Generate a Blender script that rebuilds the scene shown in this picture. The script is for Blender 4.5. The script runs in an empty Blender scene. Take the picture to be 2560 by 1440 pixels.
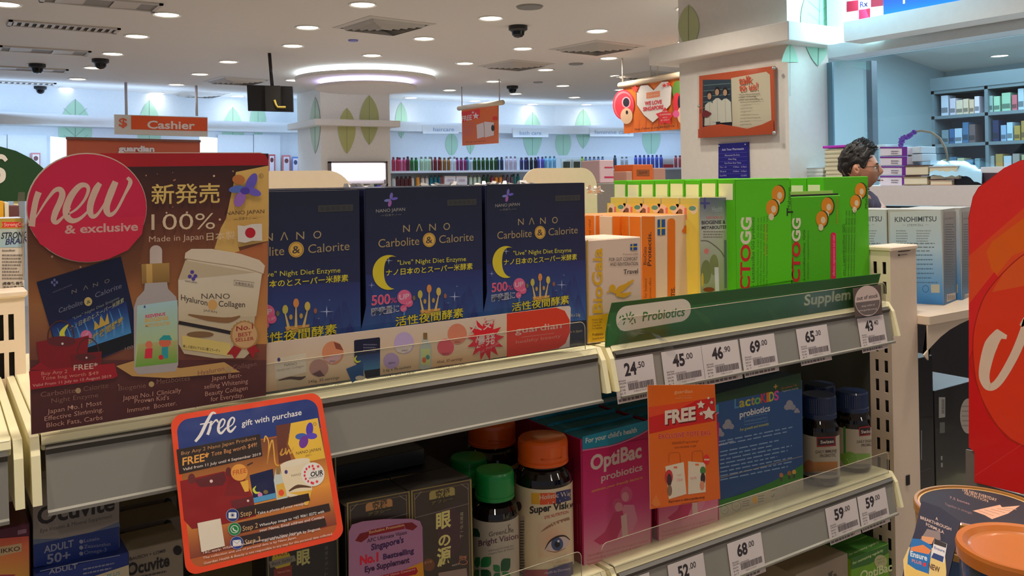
import bpy, math, random
from mathutils import Vector, Matrix, noise
random.seed(7)
V = Vector
PI = math.pi
# ---------------------------------------------------------------- camera frame
F = 2150.0; CX = 1280.0; HY = 456.0; ROLL = 0.019
FW = V((.5553, .8317, 0)).normalized(); RT = V((FW.y, -FW.x, 0)); ZU = V((0, 0, 1))
cr, sr = math.cos(ROLL), math.sin(ROLL)
RC = RT*cr - ZU*sr; UC = ZU*cr + RT*sr
EYE = V((0, 0, 1.5))
CEIL = 2.9
sc = bpy.context.scene
COL = sc.collection
cam = bpy.data.objects.new('camera', bpy.data.cameras.new('camera'))
COL.objects.link(cam)
cam.matrix_world = Matrix(((RC.x, UC.x, -FW.x, EYE.x), (RC.y, UC.y, -FW.y, EYE.y), (RC.z, UC.z, -FW.z, EYE.z), (0, 0, 0, 1)))
cam.data.sensor_width = 36; cam.data.lens = 36*F/2560; cam.data.shift_y = (HY-720)/2560
cam.data.clip_start = .02; cam.data.clip_end = 200
sc.camera = cam
sc.view_settings.view_transform = 'Standard'; sc.view_settings.look = 'None'
sc.view_settings.gamma = 1; sc.view_settings.use_curve_mapping = False
sc.view_settings.exposure = 0.0
w = bpy.data.worlds.new('world'); sc.world = w; w.use_nodes = True
w.node_tree.nodes['Background'].inputs[0].default_value = (.80, .84, 1, 1)
w.node_tree.nodes['Background'].inputs[1].default_value = .2
SPOT_W = 46.0

def ray(px, py): return RC*(px-CX) + UC*(HY-py) + FW*F
def onp(px, py, pt, n):
    d = ray(px, py); n = V(n)
    return EYE + d*((V(pt)-EYE).dot(n)/d.dot(n))
def onu(px, py, u): return onp(px, py, (u, 0, 0), (1, 0, 0))
def onv(px, py, v): return onp(px, py, (0, v, 0), (0, 1, 0))
def onz(px, py, z): return onp(px, py, (0, 0, z), (0, 0, 1))
def ony(px, py, y): return EYE + ray(px, py)*(y/F)
def uat(px, v, z):
    k = (px-CX)/F
    return (k*FW.y*v - RT.y*cr*v + sr*(z-1.5))/(RT.x*cr - k*FW.x)
def lin(c):
    r = []
    for x in c[:3]:
        x = x/255.0
        r.append(x/12.92 if x <= .04045 else ((x+.055)/1.055)**2.4)
    return r
# ---------------------------------------------------------------- lights
def spot(p, power, colr, ang=150, r=.08, blend=.8, rot=(0, 0, 0)):
    l = bpy.data.lights.new('ceiling_spot', 'SPOT'); l.energy = power; l.color = colr
    l.spot_size = math.radians(ang); l.spot_blend = blend; l.shadow_soft_size = r
    o = bpy.data.objects.new('ceiling_spot', l); o.location = p; o.rotation_euler = rot; COL.objects.link(o); return o
def area(p, sx, sy, power, colr, rot):
    l = bpy.data.lights.new('area_light', 'AREA'); l.shape = 'RECTANGLE'; l.size = sx; l.size_y = sy
    l.energy = power; l.color = colr
    o = bpy.data.objects.new('area_light', l); o.location = p; o.rotation_euler = rot; COL.objects.link(o); return o
WARM = (1, .90, .77); COOL = (.46, .68, 1)
LPX = [(417,36),(342,90),(282,134),(233,169),(194,197),(163,220),(571,154),(500,185),(441,211),(392,232),(594,240),
 (907,11),(769,68),(732,114),(930,138),(733,200),(1227,45),(1060,96),(1162,158),(1124,225),(1027,244),(1234,203),
 (1187,252),(1307,121),(1289,234),(1331,260),(1493,77),(1522,145),(1364,174),(1407,214),(1543,189),(1436,243),
 (1466,261),(1553,224),(1550,250),(1722,20),(1718,104),(1716,160),(14,10)]
LIGHTS = [onz(x, y, CEIL) for x, y in LPX]
for i, p in enumerate(LIGHTS):
    far = p.y > 9.5
    spot(p - V((0, 0, .03)), SPOT_W*((.08 if p.y > 11 else .3) if far else .95), (.80, .90, 1) if far else WARM)
HIDDEN = [(-.6, -.9, .6), (1.0, -1.0, .6), (2.6, -.9, .6), (-.9, .9, 1), (.3, 1.0, 1.3), (1.5, 1.0, 1.3), (2.7, .9, 1), (3.9, .8, .8), (-1.4, 2.6, 1), (.55, 2.7, 1), (2.5, 2.5, 1), (3.7, 2.4, 1), (-1.6, 4.4, 1), (3.75, 4.0, 1.1)]  # unseen ceiling spots, some added to brighten the shelf lip and near pillar
for x, y, k in HIDDEN:
    spot(V((x, y, CEIL-.03)), SPOT_W*k, WARM)
# cool fluorescent strips behind the far pelmet; pharmacy and fascia areas are added fills
for (x0, y0, x1, y1) in [(-3, 12.3, 3, 12.6), (3.2, 12.9, 5, 13), (6.1, 12.1, 9.4, 12.1), (9.6, 12.0, 11.6, 11.1)]:
    a = math.atan2(y1-y0, x1-x0); L = math.hypot(x1-x0, y1-y0)
    area(V(((x0+x1)/2, (y0+y1)/2, 2.3)), L, .08, 3.8*L, COOL, (math.radians(25), 0, a))
    area(V(((x0+x1)/2, (y0+y1)/2, 2.54)), L, .08, 3*L, COOL, (math.radians(150), 0, a))
area(V((9.6, 3.6, 2.85)), 2.4, 3.0, 80, (.66, .88, 1), (0, 0, 0))  # unseen area light added to brighten the kiosk back room
area(V((6.7, 2.6, 2.62)), 2.4, 3.6, 170, (.66, .88, 1), (0, 0, 0))
area(V((4.85, 3.2, 2.6)), .3, .5, 8, (.5, .92, 1), (math.radians(70), 0, 0))  # added lamp standing in for the sign's cyan glow on the pillar side
area(V((4.35, 2.6, 2.86)), .3, 1.6, 9, (.35, .75, 1), (math.radians(-25), math.radians(-25), 0))  # added lamp standing in for the blue sign glow

# ---------------------------------------------------------------- materials
MATS = {}
def mat(name, c, rough=.5, metal=0, bump=0, bscale=60, emis=0, var=.04, coat=0, trans=0, alpha=1):
    if name in MATS: return MATS[name]
    m = bpy.data.materials.new(name); m.use_nodes = True; nt = m.node_tree; b = nt.nodes['Principled BSDF']
    l = lin(c); b.inputs['Roughness'].default_value = rough; b.inputs['Metallic'].default_value = metal
    b.inputs['Coat Weight'].default_value = coat
    if emis:
        b.inputs['Base Color'].default_value = (*l, 1)
        b.inputs['Emission Color'].default_value = (*l, 1); b.inputs['Emission Strength'].default_value = emis
    else:
        tc = nt.nodes.new('ShaderNodeTexCoord'); nz = nt.nodes.new('ShaderNodeTexNoise'); nz.inputs['Scale'].default_value = bscale
        nt.links.new(tc.outputs['Object'], nz.inputs['Vector'])
        mx = nt.nodes.new('ShaderNodeMix'); mx.data_type = 'RGBA'
        mx.inputs[6].default_value = (*[x*(1-var) for x in l], 1); mx.inputs[7].default_value = (*[min(1, x*(1+var)) for x in l], 1)
        nt.links.new(nz.outputs['Fac'], mx.inputs[0]); nt.links.new(mx.outputs[2], b.inputs['Base Color'])
        if bump:
            bp = nt.nodes.new('ShaderNodeBump'); bp.inputs['Strength'].default_value = bump; bp.inputs['Distance'].default_value = .002
            nt.links.new(nz.outputs['Fac'], bp.inputs['Height']); nt.links.new(bp.outputs['Normal'], b.inputs['Normal'])
    MATS[name] = m; return m
def clear(name, tint=(1, 1, 1), refl=.06, rough=.03, dens=0.0):
    m = bpy.data.materials.new(name); m.use_nodes = True; nt = m.node_tree; nt.nodes.clear()
    o = nt.nodes.new('ShaderNodeOutputMaterial'); t = nt.nodes.new('ShaderNodeBsdfTransparent'); t.inputs[0].default_value = (*tint, 1)
    g = nt.nodes.new('ShaderNodeBsdfGlossy'); g.inputs['Roughness'].default_value = rough
    lw = nt.nodes.new('ShaderNodeLayerWeight'); lw.inputs[0].default_value = .2
    ma = nt.nodes.new('ShaderNodeMath'); ma.operation = 'MULTIPLY_ADD'; ma.inputs[1].default_value = .5; ma.inputs[2].default_value = refl
    nt.links.new(lw.outputs['Fresnel'], ma.inputs[0])
    mx = nt.nodes.new('ShaderNodeMixShader'); nt.links.new(ma.outputs[0], mx.inputs[0]); nt.links.new(t.outputs[0], mx.inputs[1]); nt.links.new(g.outputs[0], mx.inputs[2])
    nt.links.new(mx.outputs[0], o.inputs[0]); MATS[name] = m; return m
def printmat(name, rough, coat=0, bump=.0, emis=0):
    m = bpy.data.materials.new(name); m.use_nodes = True; nt = m.node_tree; b = nt.nodes['Principled BSDF']
    a = nt.nodes.new('ShaderNodeAttribute'); a.attribute_name = 'Col'
    nt.links.new(a.outputs['Color'], b.inputs['Base Color']); b.inputs['Roughness'].default_value = rough; b.inputs['Coat Weight'].default_value = coat
    b.inputs['Coat Roughness'].default_value = .08
    if emis:
        nt.links.new(a.outputs['Color'], b.inputs['Emission Color']); b.inputs['Emission Strength'].default_value = emis
    tc = nt.nodes.new('ShaderNodeTexCoord'); nz = nt.nodes.new('ShaderNodeTexNoise'); nz.inputs['Scale'].default_value = 14
    bp = nt.nodes.new('ShaderNodeBump'); bp.inputs['Strength'].default_value = bump; bp.inputs['Distance'].default_value = .004
    nt.links.new(tc.outputs['Object'], nz.inputs['Vector']); nt.links.new(nz.outputs['Fac'], bp.inputs['Height'])
    nt.links.new(bp.outputs['Normal'], b.inputs['Normal']); nt.links.new(bp.outputs['Normal'], b.inputs['Coat Normal'])
    MATS[name] = m; return m
PM = printmat('printed_card', .55, 0, .08)
PG = printmat('printed_gloss', .4, .35, .25)
PW = printmat('shrink_wrapped_print', .3, .8, .6)
PL = printmat('plastic_coloured', .35, .3, 0)
PE = printmat('backlit_print', .5, 0, 0, 1.0)
GL = clear('acrylic_clear', (.96, .97, .96), .03, .08)
GE = mat('acrylic_edge', (205, 190, 165), .2)
WG = clear('window_glass', (.86, .93, .96), .10, .01)
# ---------------------------------------------------------------- mesh builder
class MB:
    def __init__(s, gain=1.0):
        s.v = []; s.f = []; s.c = []; s.sm = []; s.g = gain; s.cur = (200, 200, 200)
    def colr(s, c):
        l = lin(c); g = min(s.g, .86/max(max(l), 1e-4)) if s.g > 1 else s.g; return [x*g for x in l]
    def add(s, vs, fs, c=None, smooth=False):
        n = len(s.v); s.v += [V(p) for p in vs]
        if c is None: c = s.cur
        if isinstance(c, list): s.c += [s.colr(x) for x in c]
        else:
            q = s.colr(c); s.c += [q]*len(vs)
        for f in fs: s.f.append([i+n for i in f]); s.sm.append(smooth)
        return s
    def box(s, a, b, c=None, ch=0.0):
        x0, y0, z0 = a; x1, y1, z1 = b
        if x0 > x1: x0, x1 = x1, x0
        if y0 > y1: y0, y1 = y1, y0
        if z0 > z1: z0, z1 = z1, z0
        if not ch:
            vs = [(x0,y0,z0),(x1,y0,z0),(x1,y1,z0),(x0,y1,z0),(x0,y0,z1),(x1,y0,z1),(x1,y1,z1),(x0,y1,z1)]
            return s.add(vs, [(0,3,2,1),(4,5,6,7),(0,1,5,4),(1,2,6,5),(2,3,7,6),(3,0,4,7)], c)
        L = [(x0, x1), (y0, y1), (z0, z1)]; vs = []; idx = {}
        for ix in (0, 1):
            for iy in (0, 1):
                for iz in (0, 1):
                    for ax in (0, 1, 2):
                        k = [ix, iy, iz]; p = []
                        for d in range(3):
                            q = L[d][k[d]]
                            if d != ax: q += ch*(1 if k[d] == 0 else -1)
                            p.append(q)
                        idx[(ix, iy, iz, ax)] = len(vs); vs.append(p)
        fs = []
        for ax in range(3):
            o = [d for d in range(3) if d != ax]
            for sd in (0, 1):
                q = []
                for (i, j) in ((0, 0), (1, 0), (1, 1), (0, 1)):
                    k = [0, 0, 0]; k[ax] = sd; k[o[0]] = i; k[o[1]] = j; q.append(idx[(*k, ax)])
                fl = (sd == 0) ^ (ax == 1)
                fs.append(q[::-1] if fl else q)
            for i in (0, 1):
                for j in (0, 1):
                    k0 = [0, 0, 0]; k1 = [0, 0, 0]; k1[ax] = 1
                    k0[o[0]] = k1[o[0]] = i; k0[o[1]] = k1[o[1]] = j
                    q = [idx[(*k0, o[0])], idx[(*k0, o[1])], idx[(*k1, o[1])], idx[(*k1, o[0])]]
                    fs.append(q)
        for ix in (0, 1):
            for iy in (0, 1):
                for iz in (0, 1): fs.append([idx[(ix, iy, iz, a_)] for a_ in range(3)])
        return s.add(vs, fs, c)
    def obox(s, o, ax, ay, az, c=None):
        o = V(o); ax = V(ax); ay = V(ay); az = V(az)
        vs = [o, o+ax, o+ax+ay, o+ay, o+az, o+ax+az, o+ax+ay+az, o+ay+az]
        return s.add(vs, [(0,3,2,1),(4,5,6,7),(0,1,5,4),(1,2,6,5),(2,3,7,6),(3,0,4,7)], c)
    def prism(s, pts, off, c=None):
        n = len(pts); off = V(off); vs = [V(p) for p in pts] + [V(p)+off for p in pts]
        return s.add(vs, [list(range(n))[::-1], list(range(n, 2*n))] + [(i, (i+1) % n, (i+1) % n+n, i+n) for i in range(n)], c)
    def lathe(s, prof, ctr, n=32, c=None, cols=None, axis=None, squash=1):
        cx, cy, cz = ctr
        for k in range(len(prof)-1):
            (r0, z0), (r1, z1) = prof[k], prof[k+1]
            vs = []
            for i in range(n):
                a = 2*PI*i/n; vs.append((cx+r0*math.cos(a), cy+squash*r0*math.sin(a), cz+z0))
            for i in range(n):
                a = 2*PI*i/n; vs.append((cx+r1*math.cos(a), cy+squash*r1*math.sin(a), cz+z1))
            s.add(vs, [(i, (i+1) % n, (i+1) % n+n, i+n) for i in range(n)], cols[k] if cols else c, True)
        return s
    def disc(s, ctr, r, n=32, c=None, up=True):
        cx, cy, cz = ctr
        f = list(range(n)); return s.add([(cx+r*math.cos(2*PI*i/n), cy+r*math.sin(2*PI*i/n), cz) for i in range(n)], [f if up else f[::-1]], c)
    def tube(s, pts, r, n=8, c=None):
        pts = [V(p) for p in pts]; vs = []; m = len(pts)
        for i, p in enumerate(pts):
            t = (pts[min(i+1, m-1)]-pts[max(i-1, 0)]).normalized()
            a = t.cross(V((0, 0, 1)))
            if a.length < .1: a = t.cross(V((1, 0, 0)))
            a.normalize(); b = t.cross(a); rr = r[i] if isinstance(r, (list, tuple)) else r
            for k in range(n): vs.append(p+(a*math.cos(2*PI*k/n)+b*math.sin(2*PI*k/n))*rr)
        fs = [(i*n+k, i*n+(k+1) % n, (i+1)*n+(k+1) % n, (i+1)*n+k) for i in range(m-1) for k in range(n)]
        fs += [list(range(n))[::-1], list(range((m-1)*n, m*n))]
        return s.add(vs, fs, c, True)
    def ball(s, ctr, rx, ry, rz, c=None, nu=16, nv=10):
        ctr = V(ctr); vs = []
        for j in range(nv+1):
            t = PI*j/nv
            for i in range(nu):
                a = 2*PI*i/nu; vs.append(ctr+V((rx*math.sin(t)*math.cos(a), ry*math.sin(t)*math.sin(a), rz*math.cos(t))))
        fs = [(j*nu+i, (j+1)*nu+i, (j+1)*nu+(i+1) % nu, j*nu+(i+1) % nu) for j in range(nv) for i in range(nu)]
        return s.add(vs, fs, c, True)
    def build(s, name, m, parent=None, kind=None, loc=None, label=None):
        me = bpy.data.meshes.new(name)
        base = V((0, 0, 0))
        if parent is not None:
            q = parent
            while q is not None: base += q.location; q = q.parent
        if loc is None and parent is None and s.v:
            xs = [p.x for p in s.v]; ys = [p.y for p in s.v]; zs = [p.z for p in s.v]
            loc = V(((min(xs)+max(xs))/2, (min(ys)+max(ys))/2, min(zs)))
        loc = V(loc) if loc is not None else V((0, 0, 0))
        off = base+loc
        me.from_pydata([(p-off)[:] for p in s.v], [], s.f); me.polygons.foreach_set('use_smooth', s.sm)
        ca = me.color_attributes.new('Col', 'FLOAT_COLOR', 'POINT')
        flat = []
        for c in s.c: flat += [c[0], c[1], c[2], 1]
        ca.data.foreach_set('color', flat)
        me.materials.append(m); me.update()
        o = bpy.data.objects.new(name, me); COL.objects.link(o); o.location = loc
        if parent is not None: o.parent = parent
        if kind: o['kind'] = kind
        if label: o['label'] = label
        return o
def tag(o, label, cat, group=None):
    o['label'] = label; o['category'] = cat
    if group: o['group'] = group
    return o
def thing(name, label, cat, loc, group=None):
    o = bpy.data.objects.new(name, None); o.empty_display_size = .05; COL.objects.link(o); o.location = V(loc)
    return tag(o, label, cat, group)
def dup(root, delta=(0, 0, 0), label=None, group=None):
    r = root.copy(); COL.objects.link(r); r.location = root.location + V(delta)
    if label: r['label'] = label
    if group: r['group'] = group
    for ch in root.children:
        c = ch.copy(); COL.objects.link(c); c.parent = r
        for g in ch.children:
            d = g.copy(); COL.objects.link(d); d.parent = c
    return r
# ---------------------------------------------------------------- text + flat print
_tc = {}
def glyphs(s, bold=0.0):
    k = (s, bold)
    if k in _tc: return _tc[k]
    cu = bpy.data.curves.new('t', 'FONT'); cu.body = s; cu.size = 1; cu.offset = bold; cu.resolution_u = 2 if len(s) > 14 else 3
    o = bpy.data.objects.new('t', cu); COL.objects.link(o)
    dg = bpy.context.evaluated_depsgraph_get(); me = o.evaluated_get(dg).to_mesh()
    vs = [v.co.copy() for v in me.vertices]; fs = [list(p.vertices) for p in me.polygons]
    o.evaluated_get(dg).to_mesh_clear(); bpy.data.objects.remove(o); bpy.data.curves.remove(cu)
    if vs: x0 = min(v.x for v in vs); x1 = max(v.x for v in vs)
    else: x0, x1 = 0, 1
    _tc[k] = (vs, fs, x0, max(x1-x0, 1e-4)); return _tc[k]
class Art(MB):
    """flat print on a plane. pixel mode looks a point up on the plane; unit mode takes 0..1, y down."""
    def __init__(s, pt, n, gain=1.8, step=1e-5, unit=None, bend=None):
        super().__init__(gain); s.pt = V(pt); s.n = V(n).normalized(); s.k = 1; s.step = 2.6e-5 if bend else step; s.unit = unit; s.bend = bend
    def P(s, x, y):
        if s.bend: return s.bend(x, y, s.step*s.k)
        if s.unit:
            ax, ay = s.unit; p = s.pt + V(ax)*x + V(ay)*y
        else: p = onp(x, y, s.pt, s.n)
        return p + s.n*(s.step*s.k)
    def bent(s, P2, faces, cs, lim=3.2):
        # cut flat print finely enough to follow the curved label
        tris = []
        for f in faces:
            if len(f) == 3: tris.append(tuple(f)); continue
            from mathutils.geometry import tessellate_polygon
            for t in tessellate_polygon([[V((*P2[i], 0)) for i in f]]): tris.append(tuple(f[i] for i in t))
        pts = [tuple(p) for p in P2]; cs = list(cs) if cs else None; out = []; mid = {}
        def m_(i, j):
            k = (min(i, j), max(i, j))
            if k not in mid:
                mid[k] = len(pts); pts.append(((pts[i][0]+pts[j][0])/2, (pts[i][1]+pts[j][1])/2))
                if cs: cs.append([(cs[i][d]+cs[j][d])/2 for d in range(3)])
            return mid[k]
        st = tris
        while st:
            a, b, c = st.pop(); e = [abs(pts[i][0]-pts[j][0]) for i, j in ((a, b), (b, c), (c, a))]; k = e.index(max(e))
            if e[k] <= lim: out.append((a, b, c)); continue
            i, j, o = ((a, b, c), (b, c, a), (c, a, b))[k]; q = m_(i, j); st.append((i, q, o)); st.append((q, j, o))
        return pts, out, cs
    def poly(s, pts, c, sub=1):
        s.k += 1
        if s.bend and not isinstance(c, list):
            P2, fs, _ = s.bent(pts, [list(range(len(pts)))], None); return s.add([s.P(*p) for p in P2], fs, c)
        if sub > 1 and len(pts) == 4: return s.grid(pts, c, sub)
        cc = c if isinstance(c, list) else c
        return s.add([s.P(*p) for p in pts], [list(range(len(pts)))], cc)
    def grid(s, q, c, nx=8, ny=1):
        vs = []; cs = []
        for j in range(ny+1):
            for i in range(nx+1):
                a = i/nx; b = j/ny
                t = [(1-a)*q[0][d]+a*q[1][d] for d in (0, 1)]; m = [(1-a)*q[3][d]+a*q[2][d] for d in (0, 1)]
                vs.append(s.P(*[(1-b)*t[d]+b*m[d] for d in (0, 1)]))
                if isinstance(c, list): cs.append([(1-b)*((1-a)*c[0][d]+a*c[1][d])+b*((1-a)*c[3][d]+a*c[2][d]) for d in range(3)])
        w_ = nx+1
        return s.add(vs, [(j*w_+i, j*w_+i+1, (j+1)*w_+i+1, (j+1)*w_+i) for j in range(ny) for i in range(nx)], cs if cs else c)
    def rect(s, x0, y0, x1, y1, c):
        s.k += 1
        q = [(x0, y0), (x1, y0), (x1, y1), (x0, y1)]
        if s.bend: return s.grid(q, c, 28, 1)
        return s.grid(q, c, 1, 1)
    def grad(s, q, ct, cb, ny=6):
        s.k += 1; return s.grid(q, [ct, ct, cb, cb], 28 if s.bend else 2, ny)
    def ell(s, cx, cy, rx, ry, c, n=28, c2=None, rot=0):
        s.k += 1; cs, sn = math.cos(rot), math.sin(rot)
        pts = [(cx+rx*math.cos(2*PI*i/n)*cs-ry*math.sin(2*PI*i/n)*sn, cy+rx*math.cos(2*PI*i/n)*sn+ry*math.sin(2*PI*i/n)*cs) for i in range(n)]
        if s.bend:
            P2, fs, cs_ = s.bent([(cx, cy)]+pts, [(0, i+1, (i+1) % n+1) for i in range(n)], [c]+[c2 or c]*n); return s.add([s.P(*p) for p in P2], fs, cs_)
        if c2: return s.add([s.P(cx, cy)]+[s.P(*p) for p in pts], [(0, i+1, (i+1) % n+1) for i in range(n)], [c]+[c2]*n)
        return s.add([s.P(*p) for p in pts], [list(range(n))], c)
    def ring(s, cx, cy, rx, ry, t, c, n=28):
        s.k += 1
        a = [(math.cos(2*PI*i/n), math.sin(2*PI*i/n)) for i in range(n)]
        return s.add([s.P(cx+rx*p, cy+ry*q) for p, q in a]+[s.P(cx+(rx-t)*p, cy+(ry-t)*q) for p, q in a], [(i, (i+1) % n, (i+1) % n+n, i+n) for i in range(n)], c)
    def star(s, cx, cy, r, c, n=5, ri=.45, rot=-PI/2, ry=None):
        ry = ry or r
        pts = [(cx+(r if i % 2 == 0 else r*ri)*math.cos(rot+PI*i/n), cy+(ry if i % 2 == 0 else ry*ri)*math.sin(rot+PI*i/n)) for i in range(2*n)]
        s.k += 1
        return s.add([s.P(cx, cy)]+[s.P(*p) for p in pts], [(0, i+1, (i+1) % (2*n)+1) for i in range(2*n)], c)
    def stroke(s, pts, wd, c, closed=False, sm=6):
        s.k += 1
        if sm > 1 and len(pts) > 2:
            P = [V((*p, 0)) for p in pts]; W = list(wd) if isinstance(wd, (list, tuple)) else [wd]*len(pts); out = []; ow = []
            for i in range(len(P)-1):
                p0 = P[max(i-1, 0)]; p1 = P[i]; p2 = P[i+1]; p3 = P[min(i+2, len(P)-1)]
                for k in range(sm):
                    t = k/sm
                    out.append(.5*((2*p1)+(p2-p0)*t+(2*p0-5*p1+4*p2-p3)*t*t+(3*p1-p0-3*p2+p3)*t**3)); ow.append(W[i]*(1-t)+W[i+1]*t)
            out.append(P[-1]); ow.append(W[-1])
        else:
            out = [V((*p, 0)) for p in pts]; ow = list(wd) if isinstance(wd, (list, tuple)) else [wd]*len(pts)
        vs = []
        for i, p in enumerate(out):
            t = out[min(i+1, len(out)-1)]-out[max(i-1, 0)]; t.normalize(); nn = V((-t.y, t.x, 0))*ow[i]/2
            vs += [s.P(*(p+nn)[:2]), s.P(*(p-nn)[:2])]
        return s.add(vs, [(2*i, 2*i+1, 2*i+3, 2*i+2) for i in range(len(out)-1)], c)
    def text(s, t, x0, y0, x1, y1, h, c, bold=0.0, lean=0):
        vs, fs, gx, gw = glyphs(t, bold); s.k += 1
        cap = .86 if any(ord(ch) > 0x2e80 for ch in t) else .73
        if s.bend:
            out = [s.P(x0+(x1-x0)*(v.x-gx)/gw, y0+(y1-y0)*(v.x-gx)/gw-h*v.y/cap) for v in vs]
        else:
            k0 = s.k; p0 = s.P(x0, y0); e1 = s.P(x1, y1)-p0; e2 = s.P(x0+lean, y0-h)-p0
            e1b = s.P(x1+lean, y1-h)-s.P(x1, y1)
            out = []
            for v in vs:
                a = (v.x-gx)/gw; out.append(p0+e1*a+(e2*(1-a)+e1b*a)*(v.y/cap))
        return s.add(out, fs, c)
    def greek(s, x0, y0, x1, y1, rows, c, h=None, slope=0, seed=1):
        """rows of print too small to read: short word-length dashes"""
        r = random.Random(seed); dy = (y1-y0)/rows; h = h or dy*.42; s.k += 1; s.k -= 0
        for i in range(rows):
            x = x0; y = y0+dy*(i+.5); e = x1-(x1-x0)*r.random()*.3
            while x < e:
                L = (x1-x0)*r.uniform(.04, .13); a = min(x+L, e)
                q = [(x, y-h/2+slope*(x-x0)), (a, y-h/2+slope*(a-x0)), (a, y+h/2+slope*(a-x0)), (x, y+h/2+slope*(x-x0))]
                s.add([s.P(*p) for p in q], [(0, 1, 2, 3)], c); x = a+(x1-x0)*.022
        return s
def rrect(x0, y0, x1, y1, r, n=5, corners=(1, 1, 1, 1), ry=None):
    ry = ry or r; out = []
    for k, (cx, cy, a0) in enumerate([(x0, y0, PI), (x1, y0, 1.5*PI), (x1, y1, 0), (x0, y1, .5*PI)]):
        sx = 1 if k in (0, 3) else -1; sy = 1 if k in (0, 1) else -1
        if not corners[k]: out.append((cx, cy)); continue
        for i in range(n+1):
            a = a0+.5*PI*i/n; out.append((cx+sx*r+r*math.cos(a), cy+sy*ry+ry*math.sin(a)))
    return out
def qmap(q):
    """bilinear map of unit square onto a pixel quad TL TR BR BL"""
    def m(x, y):
        return tuple((1-y)*((1-x)*q[0][d]+x*q[1][d])+y*((1-x)*q[3][d]+x*q[2][d]) for d in (0, 1))
    return m
def panel(pts, th, n, m, name, parent=None, c=(200, 200, 200), gain=1.0, label=None):
    """thin slab whose front outline is pts (world) extruded away from the viewer"""
    b = MB(gain); b.prism(pts, -V(n).normalized()*th, c); return b.build(name, m, parent, label=label)
# ================================================================ the room
WALL = mat('wall_paint', (226, 232, 236), .6, bump=.05, bscale=30)
CEM = mat('ceiling_paint', (232, 226, 220), .7, bump=.04, bscale=20, var=.02)
FLM = mat('floor_tile', (170, 160, 150), .25, bump=.05, bscale=3, var=.08)
WARMW = mat('pillar_paint', (240, 234, 226), .6, bump=.04, bscale=30)
MB().box((-9, -4, -.05), (16, 17, 0)).build('floor', FLM, kind='structure')
MB().box((-9, -4, CEIL), (16, 17, CEIL+.1)).build('ceiling', CEM, kind='structure')
POLY = [(-8, 12.3), (.67, 12.9), (3.44, 13.45), (4.75, 13.6), (5.9, 12.75), (9.5, 12.75), (11.9, 11.5), (15, 8.5)]
b = MB()
for i in range(len(POLY)-1):
    (x0, y0), (x1, y1) = POLY[i], POLY[i+1]; d = V((x1-x0, y1-y0, 0)); n = V((-d.y, d.x, 0)).normalized()*.1
    b.obox((x0, y0, 0), d, n, (0, 0, CEIL))
wall_back = b.build('wall_back', WALL, kind='structure')
def offs(d, pts=POLY):
    """polyline moved d towards the room"""
    out = []
    for i, p in enumerate(pts):
        a = V(pts[max(i-1, 0)]); c = V(pts[min(i+1, len(pts)-1)]); t = (c-a).normalized(); out.append((p[0]+t.y*d, p[1]-t.x*d))
    return out
b = MB(); O = offs(.3)
for i in range(len(O)-1):
    b.prism([(*POLY[i], 2.36), (*POLY[i+1], 2.36), (*O[i+1], 2.36), (*O[i], 2.36)], (0, 0, .15))
b.build('trim_1', WALL, kind='structure')
def pxof(p):
    d = V(p)-EYE; k = d.dot(FW); return CX+F*d.dot(RC)/k, HY-F*d.dot(UC)/k
def wallplane(px, off=0, pts=None):
    P = pts or POLY
    if off: P = offs(off, P)
    for i in range(len(P)-1):
        a = V((*P[i], 2)); c = V((*P[i+1], 2))
        if (c-EYE).dot(FW) < .1: continue
        xa = pxof(a)[0] if (a-EYE).dot(FW) > .1 else -9999
        if xa <= px < pxof(c)[0]:
            d = c-a; return a, V((d.y, -d.x, 0)).normalized()
    return V((*P[1], 2)), V((0, -1, 0))
def leaf(pt, n, cx, y0, y1, hw, c, parent, lean=0, vein=True, cut=None):
    a = Art(pt, n, 1.0, 1.5e-3); L = []; R = []
    for i in range(15):
        t = i/14
        if cut and not (cut[0] <= t <= cut[1]): continue
        w_ = hw*max(math.sin(PI*t), 0)**.75*(1.1-.2*t); y = y0+(y1-y0)*t; L.append((cx-w_+lean*t, y)); R.append((cx+w_+lean*t, y))
    a.poly(L+R[::-1], c)
    if vein:
        dk = tuple(x*.72 for x in c); a.stroke([(cx, y0), (cx+lean*.5, (y0+y1)/2), (cx+lean, y1)], max(hw*.04, .8), dk)
        if hw > 30:
            for k in range(5):
                y = y0+(y1-y0)*(.2+.13*k)
                for sgn in (-1, 1): a.stroke([(cx+lean*.2, y+14), (cx+sgn*hw*.7, y-12)], .8, dk, sm=1)
    return a.build('leaf_decal', PM, parent)
G1 = (176, 214, 186)
for cx, y0, y1, hw in [(188, 248, 420, 42), (373, 250, 420, 30), (582, 268, 420, 28), (645, 255, 350, 20), (1003, 256, 346, 15), (1129, 330, 392, 16),
                       (1176, 300, 386, 14), (1331, 280, 402, 24), (1408, 318, 400, 20), (1458, 273, 372, 20), (1628, 300, 394, 23)]:
    pt, n = wallplane(cx); leaf(pt+n*.004, n, cx, y0, y1, hw, G1, wall_back)
# ---- far pillar
def pillar(name, x0, x1, y0, y1, zl0, zl1, out=.12):
    p = MB().box((x0, y0, 0), (x1, y1, CEIL)).build(name, WARMW, kind='structure')
    o = MB().box((x0-out, y0-out, zl0), (x1+out, y1+out, zl1), ch=.008).build('ledge', WARMW, p)
    return p
fp = pillar('wall_pillar', 4.57, 5.66, 11.75, 12.7, 2.36, 2.455)
C1 = (196, 196, 128)
leaf((0, 11.746, 0), (0, -1, 0), 867, 270, 384, 22, C1, fp); leaf((0, 11.746, 0), (0, -1, 0), 923, 238, 362, 24, (186, 190, 130), fp)
leaf((4.566, 0, 0), (-1, 0, 0), 788, 243, 384, 13, (196, 214, 186), fp)
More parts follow.
